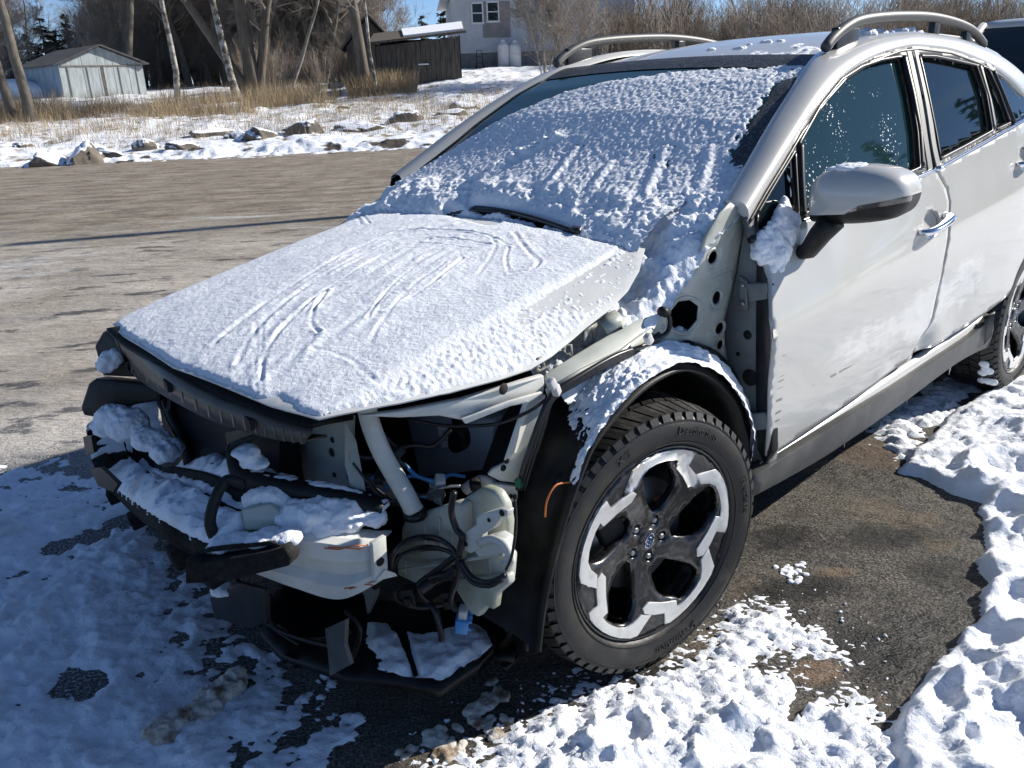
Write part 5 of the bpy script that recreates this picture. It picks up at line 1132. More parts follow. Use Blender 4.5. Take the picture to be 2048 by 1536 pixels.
# bonnet-side upper member: pale bracket under the bonnet edge
um = [(720, 832, .56), (800, 822, .60), (925, 798, .655), (1010, 772, .69), (1088, 750, .715), (1090, 772, .715), (1086, 796, .715), (1020, 806, .69), (978, 822, .68), (930, 842, .66), (880, 832, .64), (800, 836, .60)]
b = MB(); b.slab([at(x, y, 1, v) for x, y, v in um], .02); umo = b.make('upper_member', M['beam'], car, bevel=.004)
b = MB(); b.slab([at(x, y, 1, v)+np.array([.006, .006, .0]) for x, y, v in [(925, 836, .665), (1020, 800, .70), (1084, 782, .72), (1086, 796, .72), (1020, 810, .70), (932, 845, .665)]], .008); b.make('member_flange', M['beam'], umo, bevel=.001)
b = MB(); b.lathe([(0, .002), (.011, .002), (.013, 0)], tuple(at(1007, 778, 1, .70)), 'y', 14); b.make('bolt_hole', M['dark'], umo)
# --- washer tank, filler pipe, electronics box
T3 = lambda l, x: [tuple(at(a, c, 0, x)[1:]) for a, c in l]
def blob(nm, px, x0, depth, back, m, par=car, n=44, pw=3.5):
    o_ = cr(T3(px+[px[0]], x0), n)[:-1]; G, c = dome(o_, x0, depth, back, 8, pw=pw); n1, n2 = G.shape[:2]; V = G.reshape(-1, 3)
    V = V+.004*np.stack([noise2(V[:, 1]*22, V[:, 2]*22), 0*V[:, 0], 0*V[:, 0]], 1)
    F = [(i*n2+j, i*n2+(j+1) % n2, (i+1)*n2+(j+1) % n2, (i+1)*n2+j) for i in range(n1-1) for j in range(n2)]; return obj(nm, V, F, m, par)
def moulded(nm, px, x0, th, m, par, bev=.011):
    bm_ = bmesh.new(); F_ = [bm_.verts.new(at(x, y, 0, x0)) for x, y in px]; K_ = [bm_.verts.new(np.array(v.co)+np.array([-th, .0, .0])) for v in F_]
    n = len(px); bm_.faces.new(F_); bm_.faces.new(K_[::-1])
    for i in range(n): bm_.faces.new([F_[i], K_[i], K_[(i+1) % n], F_[(i+1) % n]])
    bmesh.ops.recalc_face_normals(bm_, faces=bm_.faces[:]); me = bpy.data.meshes.new(nm); bm_.to_mesh(me); bm_.free(); me.materials.append(m)
    o = bpy.data.objects.new(nm, me); COL.objects.link(o); o.parent = par; bv = o.modifiers.new('b', 'BEVEL'); bv.width = bev; bv.segments = 3; bv.limit_method = 'ANGLE'; bv.angle_limit = R(30); me.polygons.foreach_set('use_smooth', [True]*len(me.polygons)); return o
tank = moulded('washer_tank', [(800, 1060), (806, 1042), (838, 1028), (905, 1006), (924, 1010), (926, 1060), (922, 1120), (860, 1124), (800, 1112)], .475, .035, M['tank'], car)
moulded('tank_side', [(916, 1004), (962, 974), (990, 984), (1006, 1012), (1012, 1050), (1010, 1088), (1000, 1112), (930, 1122), (922, 1060)], .445, .03, M['tank'], tank)
moulded('tank_body', [(792, 1098), (850, 1112), (925, 1112), (1000, 1098), (1018, 1112), (1014, 1165), (988, 1186), (940, 1182), (884, 1160), (826, 1168), (792, 1152)], .462, .03, M['tank'], tank)
moulded('tank_foot', [(902, 1160), (1012, 1150), (1016, 1170), (990, 1192), (986, 1222), (972, 1214), (955, 1236), (938, 1226), (915, 1188)], .475, .025, M['tank'], tank, .007)
moulded('tank_bracket', [(914, 1076), (916, 1094), (940, 1108), (958, 1098), (962, 1070), (985, 1058), (1002, 1036), (1012, 1034), (1014, 1022), (1000, 1018), (966, 1028), (952, 1034), (952, 1050)], .505, .02, M['pipe'], tank, .003)
moulded('tank_lobe', [(940, 1098), (962, 1078), (990, 1070), (1006, 1080), (1012, 1100), (1000, 1116), (960, 1118)], .50, .03, M['pipe'], tank, .006)
b = MB()
for l in ([(850, 1040), (850, 1108)], [(880, 1034), (882, 1108)], [(905, 1028), (905, 1106)]): b.tube([at(x, y, 0, .4755) for x, y in l], .004, 6)
for l in ([(812, 1120), (812, 1150)], [(860, 1124), (862, 1152)], [(940, 1124), (944, 1172)], [(980, 1118), (984, 1172)]): b.tube([at(x, y, 0, .4625) for x, y in l], .004, 6)
o_ = b.make('tank_ribs', M['tank'], tank); tag(o_, kind='stuff')
b = MB(); b.tube(cr(pl([(800, 1140), (870, 1130), (930, 1120), (1005, 1108)], 0, .497), 20), .004, 6); b.make('tank_seam', M['tank'], tank)
b = MB(); b.tube(cr(pl([(960, 1085), (985, 1078), (1008, 1088), (1016, 1100), (1022, 1120), (1010, 1128)], 0, .50), 16), .009, 8); b.make('tank_port', M['pipe'], tank)
b = MB(); b.tube(cr([at(x, y, 1, v) for x, y, v in [(733, 812, .50), (742, 850, .505), (764, 905, .525), (792, 955, .55), (812, 990, .57), (828, 1022, .585)]], 26), [.021]*24+[.022, .023], 16); fp = b.make('filler_pipe', M['pipe'], car)
p_ = at(829, 1026, 1, .585); b = MB(); b.tube([p_+np.array([0, 0, .006]), p_+np.array([0, 0, -.01])], .026, 16); b.make('grommet', M['satin'], fp)
bx_ = [at(812, 828, 0, .20), at(984, 838, 0, .20), at(986, 938, 0, .20), at(838, 956, 0, .20)]
b = MB(); b.slab(bx_, .16); ebox = b.make('control_box', M['boxgrey'], car, bevel=.006)
b = MB(); b.slab([p+np.array([.004, 0, 0]) for p in pl([(877, 853), (902, 849), (906, 892), (886, 895)], 0, .20)], .002); lb_ = b.make('box_label', M['label'], ebox, smooth=False)
for s, (cx_, cy_), sz in (('BA36V6', (891, 863), .0075), ('06/25', (895, 880), .0085)):
    V, F = text_mesh(s, sz); V[:, 0] -= V[:, 0].max()/2; c_ = at(cx_, cy_, 0, .2055); ex_ = (bx_[1]-bx_[0]); ex_ /= np.linalg.norm(ex_); ez_ = (bx_[0]-bx_[3]); ez_ /= np.linalg.norm(ez_)
    obj('label_text', [c_+x*ex_+(y-.003)*ez_+np.array([.0006, 0, 0]) for x, y, _ in V], F, M['ink'], ebox, smooth=False)
b = MB(); b.slab(pl([(903, 826), (921, 826), (924, 855), (904, 856)], 0, .215), .02); b.make('strap', M['blackp'], ebox, smooth=False)
blob('strap_buckle', [(903, 856), (912, 848), (922, 852), (931, 868), (932, 892), (920, 904), (906, 901), (900, 885)], .215, .015, .02, M['blackp'], ebox)
b = MB(); b.slab(pl([(908, 878), (921, 876), (922, 892), (910, 894)], 0, .234), .003); b.make('buckle_button', M['satin'], ebox, smooth=False)
# --- headlight stay: pale channel with holes and its foot
st_ = [(1068, 792, .705), (1092, 790, .72), (1066, 880, .715), (1046, 948, .71), (1032, 966, .70), (1000, 962, .68), (976, 950, .67), (985, 938, .672), (1012, 925, .685), (1040, 858, .70)]
b = MB(); b.slab([at(x, y, 1, v) for x, y, v in st_], .012); hs = b.make('headlight_stay', M['beam'], car, bevel=.002)
b = MB(); b.slab([at(x, y, 1, v)+np.array([.01, .01, 0]) for x, y, v in [(1046, 800, .70), (1056, 798, .71), (1020, 900, .70), (1008, 915, .69)]], .03); b.make('stay_flange', M['beam'], hs, smooth=False)
b = MB(); b.slab([at(x, y, 1, v)+np.array([.006, .006, 0]) for x, y, v in [(988, 965, .675), (1036, 970, .70), (1036, 992, .70), (1030, 1002, .70), (992, 995, .675)]], .02); ft_ = b.make('stay_foot', M['beam'], hs, bevel=.002)
for x, y, r_ in ((999, 983, .006), (1012, 984, .006), (1022, 986, .005), (1030, 987, .005)):
    b = MB(); b.lathe([(0, .003), (r_, .003), (r_*1.15, 0)], tuple(at(x, y, 1, .695)+np.array([.012, .010, 0])), 'y', 10); b.make('bolt_hole', M['dark'], hs)
for x, y in ((1012, 918), (1005, 933)):
    b = MB(); b.lathe([(0, .003), (.007, .003), (.008, 0)], tuple(at(x, y, 1, .69)+np.array([.004, .006, 0])), 'y', 10); b.make('bolt_hole', M['dark'], hs)
# --- apron ledge with fender brackets
ap = [(1088, 748, .70), (1128, 722, .70), (1180, 690, .70), (1240, 655, .70), (1300, 612, .70), (1332, 608, .72), (1300, 655, .735), (1240, 700, .74), (1160, 738, .74), (1100, 776, .735)]
b = MB(); b.slab([at(x, y, 1, v) for x, y, v in ap], .02); apo = b.make('apron_ledge', M['primer'], car, bevel=.004)
b = MB(); b.grid([[at(x, y, 1, v) for x, y, v in row] for row in [[(1090, 778, .738), (1160, 738, .743), (1240, 700, .743), (1300, 656, .738)], [(1096, 796, .735), (1166, 756, .74), (1246, 716, .74), (1312, 674, .735)]]]); b.make('apron_flange', M['primer'], apo, solid=.004)
for x, y in ((1205, 737), (1222, 727), (1303, 672)):
    b = MB(); b.lathe([(0, .003), (.006, .003), (.007, 0)], tuple(at(x, y, 1, .742)), 'y', 10); b.make('bolt_hole', M['dark'], apo)
M['brkt'] = mat('bracket_grey', (.19, .185, .17), .5)
for (px, v) in (([(1072, 716), (1082, 712), (1090, 735), (1078, 745), (1070, 742)], .69), ([(1125, 690), (1142, 688), (1144, 716), (1122, 700)], .69), ([(1166, 660), (1192, 645), (1192, 670), (1180, 698), (1162, 694)], .68)):
    pts = pl(px, 1, v); c = sum(pts)/len(pts); b = MB(); P2 = [(p[0], p[2]) for p in pts]; w_ = max(p[0] for p in P2)-min(p[0] for p in P2); h_ = max(p[1] for p in P2)-min(p[1] for p in P2)
    panel('fender_bracket', P2, lambda x, z, v=v: (x, v, z), M['brkt'], car, holes=[circ(c[0], c[2], w_*.22, 10, h_*.26)], step=.02, solid=.004)
b = MB(); b.grid([[at(x, y, 1, v) for x, y, v in row] for row in [[(1198, 640, .66), (1228, 622, .66), (1242, 630, .66)], [(1205, 652, .70), (1236, 634, .70), (1250, 644, .70)], [(1214, 668, .71), (1240, 652, .71), (1250, 668, .70)]]]); b.make('bonnet_hinge', M['primer'], car, solid=.005)
# --- cowl side panel full of holes, hinge pillar
XZ = lambda px, y: [(p[0], p[2]) for p in pl(px, 1, y)]
cs = [(1452, 404), (1487, 430), (1488, 455), (1484, 478), (1470, 545), (1456, 600), (1446, 640), (1448, 690), (1456, 735), (1468, 775), (1462, 790), (1440, 745), (1400, 712), (1360, 700), (1310, 690), (1282, 690), (1300, 655), (1330, 612), (1365, 575), (1390, 530), (1404, 470), (1430, 425)]
HL = [circ(0, 0, 1)]; CY = .725
def chole(x, y, rx, ry): 
    p = at(x, y, 1, CY); q = at(x+rx, y, 1, CY); s_ = at(x, y-ry, 1, CY); return circ(p[0], p[2], abs(q[0]-p[0]), 14, abs(s_[2]-p[2])), p, abs(q[0]-p[0])
hs_ = [chole(1422, 514, 9, 13), chole(1431, 595, 8, 13), chole(1437, 656, 8, 11), chole(1438, 689, 6, 9)]
octo = XZ([(1348, 622), (1362, 604), (1382, 600), (1396, 612), (1394, 640), (1378, 663), (1356, 660), (1345, 648)], CY)
cfn = lambda x, z: (x, CY+.010*float(sm(.92, 1.06, z))-.012*float(sm(-.38, -.26, x)), z)
cpn = panel('cowl_side_panel', XZ(cs, CY), cfn, M['primer'], car, holes=[h[0] for h in hs_]+[octo], step=.022, solid=.004)
def ring(poly, r, nm='hole_flange'):
    P = [np.array(cfn(x, z))+np.array([0, .002, 0]) for x, z in poly]; P = cr(P+[P[0]], 40); b = MB(); b.tube(P, r, 6, caps=False); b.make(nm, M['primer'], cpn)
for h in hs_[:3]: ring([( (x-h[1][0])*1.35+h[1][0], (z-h[1][2])*1.3+h[1][2]) for x, z in h[0]], .004)
oc = np.mean(octo, axis=0); ring([((x-oc[0])*1.18+oc[0], (z-oc[1])*1.15+oc[1]) for x, z in octo], .005)
for x, y, r_ in ((1415, 668, .013), (1332, 655, .010), (1305, 660, .009)):
    p = at(x, y, 1, CY); b = MB(); q = np.array(cfn(p[0], p[2])); b.lathe([(.004, .004), (.005, .006), (r_*.8, .005), (r_, .001), (r_, -.002)], tuple(q), 'y', 16); b.lathe([(0, .003), (.0045, .0035)], tuple(q), 'y', 8); b.make('stamped_boss', M['primer'], cpn)
for l in ([(1400, 560), (1430, 545), (1452, 535)], [(1400, 640), (1430, 622), (1446, 614)], [(1405, 690), (1432, 676), (1446, 672)], [(1375, 590), (1420, 560), (1462, 540)], [(1412, 545), (1440, 530), (1458, 500)]):
    P = [np.array(cfn(*q)) for q in XZ(l, CY)]; b = MB(); b.tube(cr(P, 10), .005, 8); b.make('stamped_rib', M['primer'], cpn)
b = MB(); b.slab(pl([(1300, 640), (1380, 590), (1400, 620), (1400, 720), (1300, 720)], 1, .62), .02); b.make('inner_wall', M['dark'], car, smooth=False)
b = MB(); b.slab([np.array(p) for p in ((-.38, .66, .40), (-.60, .66, .40), (-.60, .66, 1.05), (-.38, .66, 1.0))], .02); b.make('inner_wall', M['dark'], car, smooth=False)
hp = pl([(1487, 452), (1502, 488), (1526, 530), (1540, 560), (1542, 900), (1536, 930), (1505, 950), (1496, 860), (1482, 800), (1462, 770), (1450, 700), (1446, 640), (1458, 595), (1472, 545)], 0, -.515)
b = MB(); b.slab(hp, .05); hpo = b.make('hinge_pillar', M['jambshade'], car, bevel=.006)
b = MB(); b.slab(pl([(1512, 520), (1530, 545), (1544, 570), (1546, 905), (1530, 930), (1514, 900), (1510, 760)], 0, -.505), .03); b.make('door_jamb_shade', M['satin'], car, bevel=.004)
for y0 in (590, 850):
    b = MB(); b.slab(pl([(1478, y0-38), (1494, y0-26), (1494, y0+32), (1478, y0+26)], 0, -.500), .012); h_ = b.make('door_hinge', M['jambshade'], hpo, bevel=.003)
    b = MB(); b.slab(pl([(1492, y0-22), (1530, y0-24), (1534, y0-14), (1534, y0+8), (1498, y0+14)], 0, -.49), .018); b.make('hinge_leaf', M['jambshade'], hpo, bevel=.003)
    for dy in (-20, 16):
        b = MB(); b.lathe([(0, .008), (.006, .008), (.007, 0)], tuple(at(1486, y0+dy, 0, -.499)), 'x', 8); b.make('hinge_bolt', M['steel'], hpo)
for x, y, r_ in ((1495, 670, .012), (1476, 708, .006), (1500, 755, .022)):
    b = MB(); b.lathe([(0, .001), (r_, .001), (r_*1.1, 0)], tuple(at(x, y, 0, -.5135)), 'x', 14); b.make('pillar_hole', M['dark'], hpo)
b = MB(); b.tube(cr(pl([(1498, 945), (1520, 938), (1527, 930), (1524, 920)], 1, .84), 10), .006, 6); b.make('sill_hook', M['primer'], car)
# --- wheel arch liner
oe = [(1080, 1302, .84), (1090, 1220, .84), (1108, 1130, .84), (1130, 1050, .84), (1160, 962, .84), (1186, 898, .84), (1222, 848, .84), (1270, 796, .84), (1318, 760, .84), (1368, 742, .84), (1420, 758, .84), (1458, 795, .84), (1480, 835, .84), (1494, 885, .84), (1500, 940, .84)]
ie = [(1022, 1285, .60), (1024, 1200, .60), (1030, 1110, .60), (1040, 1020, .60), (1058, 940, .62), (1090, 862, .64), (1130, 800, .66), (1180, 745, .67), (1240, 712, .69), (1310, 696, .70), (1375, 700, .71), (1420, 722, .715), (1455, 760, .72), (1480, 815, .74), (1492, 900, .76)]
O_ = cr([at(x, y, 1, v) for x, y, v in oe], 64); I_ = cr([at(x, y, 1, v) for x, y, v in ie], 64)
G = []; wc = np.array([0, 0, .345])
for k in range(13):
    f = k/12; row = O_*(1-f)+I_*f; rad = row-wc; rad[:, 1] = 0; rad /= np.linalg.norm(rad, axis=1)[:, None]; G.append(row+rad*(.022*math.sin(PI*f)+.006*(f < .1)))
LIN = np.array(G)
full = [O_-np.array([0, 0, 0])+0*O_]
inw = O_.copy(); inw[:, 1] -= .05; inw2 = O_.copy(); inw2[:, 1] = .56
b = MB(); b.grid([inw2, inw, O_+np.array([0, .004, 0])]+G); b.make('wheel_arch_liner', M['blackp'], car)
b = MB(); P = cr(pl([(1375, 690), (1420, 705), (1450, 735), (1468, 770)], 1, .74), 14); b.tube(P, .022, 8, flat=.6); b.make('liner_seal', M['satin'], car)
b = MB(); P = cr(pl([(1150, 950), (1118, 955), (1100, 985), (1096, 1018)], 1, .80)+[], 14)+np.array([.03, .02, 0]); b.tube(P, .0022, 6); b.make('chafed_wire', M['orange'], car)
# liner ribs on its front flap
for dx in (-30, -12):
    P = cr([at(x+dx, y, 1, .77) for x, y in [(1085, 1290), (1096, 1180), (1118, 1060), (1150, 940)]], 16)+np.array([.012, .012, 0]); b = MB(); b.tube(P, .008, 6); b.make('liner_rib', M['blackp'], car)
# --- cables and hoses
def cable(px, r, m, nm, v=None, n=30):
    P = cr([at(x, y, 1, w) for x, y, w in px], n); b = MB(); b.tube(P, r, 7); return b.make(nm, m, car)
for o_ in range(3):
    cable([(1318, 668+o_*4, .74), (1290, 690+o_*4, .75), (1230, 712+o_*5, .76), (1160, 752+o_*5, .76), (1105, 790+o_*4, .75), (1076+o_*6, 850, .74), (1052+o_*7, 920, .73), (1036+o_*6, 980, .72)], .0065, M['satin'], 'wiring_conduit')
cable([(1330, 620, .745), (1340, 640, .75), (1334, 665, .75), (1310, 680, .75), (1290, 690, .75)], .006, M['satin'], 'bonnet_cable')
b = MB(); b.tube(pl([(1322, 622), (1334, 626)], 1, .745), .012, 8); b.make('cable_plug', M['blackp'], car)
M['clip'] = mat('white_clip', (.5, .5, .5), .5)
for x, y, a_ in ((1104, 768, 0), (1112, 780, .3), (1297, 678, 0)):
    b = MB(); b.box(tuple(at(x, y, 1, .77)), (.018, .016, .026), (0, R(30), a_)); b.make('cable_clip', M['clip'], car, bevel=.003)
for x, y, v in ((1037, 966, .73), (1012, 1140, .64)):
    b = MB(); b.box(tuple(at(x, y, 1, v)), (.012, .012, .022), (0, R(20), 0)); b.make('connector', M['green'], car, bevel=.002)
cable([(1030, 990, .72), (1032, 1040, .71), (1028, 1100, .70), (1014, 1138, .68)], .003, M['satin'], 'cable')
cable([(815, 838, .50), (880, 850, .56), (940, 852, .62), (1000, 846, .68), (1060, 822, .73), (1090, 800, .74)], .004, M['satin'], 'cable')
cable([(780, 1145, .60), (790, 1105, .62), (830, 1078, .63), (880, 1080, .65), (920, 1108, .67), (915, 1170, .66)], .0055, M['satin'], 'cable')
cable([(784, 1135, .60), (800, 1112, .62), (850, 1098, .64), (890, 1100, .65), (915, 1115, .66)], .005, M['satin'], 'cable')
cable([(918, 1108, .67), (875, 1140, .65), (838, 1168, .63), (842, 1190, .63), (870, 1215, .64), (880, 1250, .65), (882, 1280, .66)], .0065, M['satin'], 'cable')
cable([(916, 1120, .67), (908, 1170, .67), (904, 1205, .67), (918, 1225, .67)], .0065, M['satin'], 'cable')
cable([(790, 1180, .61), (795, 1200, .61), (840, 1215, .63), (900, 1206, .66)], .005, M['satin'], 'cable')
cable([(922, 1128, .68), (945, 1158, .69), (985, 1162, .70), (1012, 1150, .70)], .0065, M['satin'], 'cable')
cable([(840, 1180, .645), (870, 1160, .655), (900, 1150, .665)], .012, M['satin'], 'wiring_loom')
cable([(908, 985, .62), (904, 1025, .63), (915, 1060, .65), (922, 1078, .66)], .008, M['satin'], 'strap_cable')
cable([(920, 972, .62), (885, 975, .60), (860, 985, .59)], .004, M['steel'], 'cable')
for x, y, v in ((818, 1190, .62), (897, 1195, .67)):
    b = MB(); b.box(tuple(at(x, y, 1, v)), (.028, .028, .04), (R(10), 0, R(40))); b.box(tuple(at(x, y+4, 1, v)+np.array([.012, .012, 0])), (.016, .016, .02), (R(10), 0, R(40))); b.make('black_connector', M['blackp'], car, bevel=.003)
b = MB(); c_ = at(872, 990, 1, .60)
for d_ in (-.01, 0, .01): b.tube([c_+np.array([-.01, -.02+d_, .012]), c_+np.array([.01, .02+d_, -.012])], .003, 5)
b.box(tuple(c_), (.02, .035, .018), (0, R(20), R(30))); b.make('grey_connector', M['steel'], car, smooth=False)
c_ = at(925, 1243, 1, .68); rot = Euler((R(-8), R(12), R(42))).to_matrix(); b = MB(); b.box(c_, (.042, .030, .040), rot); bl = b.make('blue_connector', M['blue'], car, bevel=.003)
b = MB()
for dx, dz in ((-.014, .016), (.012, .016), (0, .018), (-.015, -.006), (.015, -.004)): b.box(Vector(c_)+rot @ Vector((dx, .017, dz)), (.008, .008, .008), rot)
b.make('connector_ridges', M['blue'], bl, bevel=.001)
q_ = Vector(c_)+rot @ Vector((.002, .0155, -.004)); b = MB(); b.lathe([(0, .0), (.004, .001), (.009, .001), (.010, .0)], tuple(q_), 'y', 12); b.make('connector_socket', M['dark'], bl)
b = MB(); b.box(Vector(c_)+rot @ Vector((0, 0, .03)), (.026, .02, .026), rot); b.make('connector_plug', M['clip'], bl, bevel=.003)
# --- lower plastics
tray = pl([(560, 1175), (520, 1260), (560, 1300), (640, 1340), (690, 1362), (800, 1362), (880, 1370), (955, 1322), (985, 1290), (1010, 1240), (900, 1200), (750, 1185)], 2, .155)
panel('undertray', [(p[0], p[1]) for p in tray], lambda x, y: (x, y, .155+.012*math.sin(y*16)+.02*float(sm(.75, .9, x))), M['blackp'], car, step=.03, solid=.02, flip=False)
b = MB(); b.slab(pl([(418, 1196), (478, 1166), (530, 1180), (534, 1243), (500, 1258), (470, 1250), (428, 1234)], 0, .80), .012); b.make('lower_guide', M['blackp'], car, bevel=.004)
for q in ([(322, 1082), (352, 1078), (440, 1150), (428, 1180)], [(430, 1176), (470, 1160), (540, 1236), (510, 1262)], [(505, 1258), (560, 1250), (640, 1312), (690, 1362), (640, 1345)], [(560, 1278), (640, 1278), (690, 1256), (700, 1270), (650, 1300)]):
    b = MB(); b.slab([at(x, y, 0, .77-.0004*(x-322)) for x, y in q], .012); b.make('lower_valance', M['blackp'], car, bevel=.003)
for l in ([(340, 1095), (430, 1175), (520, 1255), (640, 1330)], [(380, 1100), (470, 1190), (560, 1262), (690, 1300)], [(540, 1190), (545, 1250), (600, 1290)], [(690, 1220), (720, 1262), (700, 1330)]):
    b = MB(); b.tube(cr([at(x, y, 0, .76-.0003*(x-322)) for x, y in l], 18), .006, 6); b.make('valance_rod', M['blackp'], car)
b = MB(); b.slab(pl([(650, 1258), (690, 1240), (688, 1290), (700, 1330), (660, 1352), (655, 1300)], 0, .70), .01); b.make('grey_bracket', M['clad'], car, smooth=False)
b = MB(); b.slab(pl([(700, 1060+90), (750, 1150), (752, 1190), (735, 1228), (728, 1190)], 0, .52), .01); b.make('grey_bracket', M['brkt'], car, smooth=False)
b = MB(); b.tube(cr(pl([(988, 1300), (1000, 1296), (1042, 1296), (1030, 1318), (1012, 1336), (1005, 1330)], 2, .10), 14), .005, 6); b.box(tuple(at(1010, 1305, 2, .11)), (.06, .05, .02), (0, 0, R(40))); b.make('tow_bracket', M['blackp'], car)
b = MB(); b.tube(cr(pl([(790, 1352), (800, 1368), (830, 1370), (850, 1356)], 2, .13), 14), .005, 6); b.make('tray_tab', M['blackp'], car)
b = MB(); b.box((.12, .02, .24), (.55, .9, .08)); b.make('subframe', M['dark'], car, smooth=False)
# --- right corner: lamp pocket and bracket
b = MB(); b.slab([at(x, y, 1, v) for x, y, v in [(188, 692, -.62), (205, 664, -.60), (230, 652, -.55), (262, 700, -.48), (300, 730, -.44), (300, 756, -.44), (205, 752, -.60)]], .05); b.make('lamp_pocket', M['blackp'], car, bevel=.006)
b = MB(); b.slab([at(x, y, 1, v) for x, y, v in [(166, 832, -.63), (160, 815, -.64), (176, 766, -.62), (190, 757, -.60), (300, 768, -.44), (330, 800, -.40), (250, 812, -.50), (214, 836, -.57)]], .06); b.make('bumper_bracket', M['blackp'], car, bevel=.008)

# bolt holes and a strap on the tank
for x, y, r_ in ((1004, 1026, .006), (932, 1088, .005), (978, 1040, .004)):
    b = MB(); b.lathe([(0, .002), (r_, .002), (r_*1.1, 0)], tuple(at(x, y, 0, .5055)), 'x', 10); b.make('bolt_hole', M['dark'], tank)
b = MB(); b.slab([np.array(p) for p in ((.36, .20, .36), (.36, .56, .36), (.10, .56, .34), (.10, .20, .34))], .02); b.make('battery_tray', M['blackp'], car, smooth=False)

# more wiring and small hardware in the open corner
rw = random.Random(12)
for k in range(9):
    x0, y0 = rw.uniform(690, 800), rw.uniform(860, 1010); px = [(x0, y0)]
    for j in range(4): px.append((px[-1][0]+rw.uniform(20, 55), px[-1][1]+rw.uniform(-35, 40)))
    v0 = rw.uniform(.38, .50); b = MB(); b.tube(cr([at(x, y, 1, v0+.02*j) for j, (x, y) in enumerate(px)], 24), rw.uniform(.003, .006), 6); b.make('cable', M['satin'] if k % 4 else M['blue'], car)
for x, y, v in ((760, 955, .50), (722, 978, .47), (796, 905, .53), (880, 962, .58), (950, 968, .64)):
    b = MB(); b.box(tuple(at(x, y, 1, v)), (.03, .022, .02), (R(rw.uniform(-30, 30)), R(20), R(rw.uniform(0, 60)))); b.make('black_connector', M['blackp'] if x != 880 else M['clip'], car, bevel=.003)
b = MB(); b.tube(cr([at(x, y, 1, v) for x, y, v in [(930, 980, .60), (960, 962, .63), (985, 972, .66), (975, 1000, .66)]], 16), .014, 8); b.make('hose', M['pipe'], car)
for x, y in ((1690, 878), (1815, 792), (1900, 735)):
    p = at(x, y, 1, .84); b = MB(); b.tube([p, p-np.array([0, 0, .03])], [.003, .0005], 5); b.make('icicle', M['label'], car)

# loops of harness hanging in front of the tank
for px, r in (([(780, 1150), (784, 1110), (815, 1080), (865, 1074), (900, 1092), (914, 1112)], .0055), ([(786, 1140), (802, 1112), (845, 1094), (890, 1100), (912, 1112)], .005), ([(916, 1108), (880, 1136), (842, 1166), (840, 1190), (866, 1216), (878, 1250), (884, 1282)], .0068), ([(918, 1112), (914, 1160), (902, 1196), (912, 1222)], .0068), ([(922, 1124), (946, 1156), (980, 1164), (1010, 1150)], .006), ([(918, 1130), (944, 1164), (978, 1172), (1004, 1160)], .005), ([(842, 1180), (866, 1158), (900, 1148), (914, 1136)], .011), ([(908, 984), (903, 1022), (912, 1056), (924, 1074), (918, 1108)], .007), ([(1030, 1000), (1032, 1050), (1024, 1110), (1012, 1140)], .003)):
    b = MB(); b.tube(cr(pl(px, 0, .512), 30), r, 7); b.make('wiring_loom', M['satin'], car)
# ------------------------------------------------------------------ snow lying on the car
def top_z(x, y):
    hr = np.interp(np.abs(y), [0, .35, .58, .66], [-.305, -.27, -.245, -.20])     # rear edge of the bonnet
    hz = hood_z(x, y); wz = wind_z(x, y); zc0 = hood_z(hr, y)-.02; xw = -.37-.095*(np.abs(y)/.7)**2; zc1 = wind_z(xw, y)
    f = np.clip((hr-x)/(hr-xw), 0, 1)
    return np.where(x > hr, hz, np.where(x < xw, wz, zc0+(zc1-zc0)*f)), hr, xw
def txy(px):
    r = []
    for x, y in px:
        p = hit(x, y, 2, lambda q: float(top_z(np.array(q[0]), np.array(q[1]))[0]), 1.0); r.append((p[0], p[1]))
    return r
def pdist(l, X, Y):
    d = np.full(X.shape, 9.0)
    for (ax, ay), (bx_, by_) in zip(l[:-1], l[1:]):
        ex, ey = bx_-ax, by_-ay; t = np.clip(((X-ax)*ex+(Y-ay)*ey)/(ex*ex+ey*ey+1e-12), 0, 1); d = np.minimum(d, np.hypot(X-ax-t*ex, Y-ay-t*ey))
    return d
xs = np.concatenate([np.arange(-1.25, -.42, .0046), np.arange(-.42, .80, .0036)]); ys = np.concatenate([np.arange(-.76, .05, .005), np.arange(.05, .76, .0036)])
X, Y = np.meshgrid(xs, ys, indexing='ij'); Zb, hr, xw = top_z(X, Y)
n1 = fbm(X*9, Y*9, 4, .6); n2 = fbm(X*38+5, Y*38, 3, .6); n3 = fbm(X*120, Y*120, 2, .6); n4 = fbm(X*75, Y*75+9, 3, .65)
dh = insd(hood_poly, X, Y)
bare = insd(hxy([(560, 806), (520, 800), (560, 790), (590, 806), (600, 828)]), X, Y)
a = np.abs(Y)
th = .0046+.0018*n1+.0010*n2+.0014*n3
edge = sm(.0, .018, dh+.006*n2)
flank = sm(.555, .58, Y+.004*n1)
thF = .0030*n3+.0034*n4+.0012*n2+.0012*n1+.0052*sm(-.10, .36, X-.5*(.64-Y)+.12*n1)-.0022+.0006*sm(.62, .68, Y)
thH = (th*(1-flank)+flank*thF)*edge-.004*(1-edge)-.012*sm(-.01, .02, bare+.008*n2)
rs_ = np.random.RandomState(6)
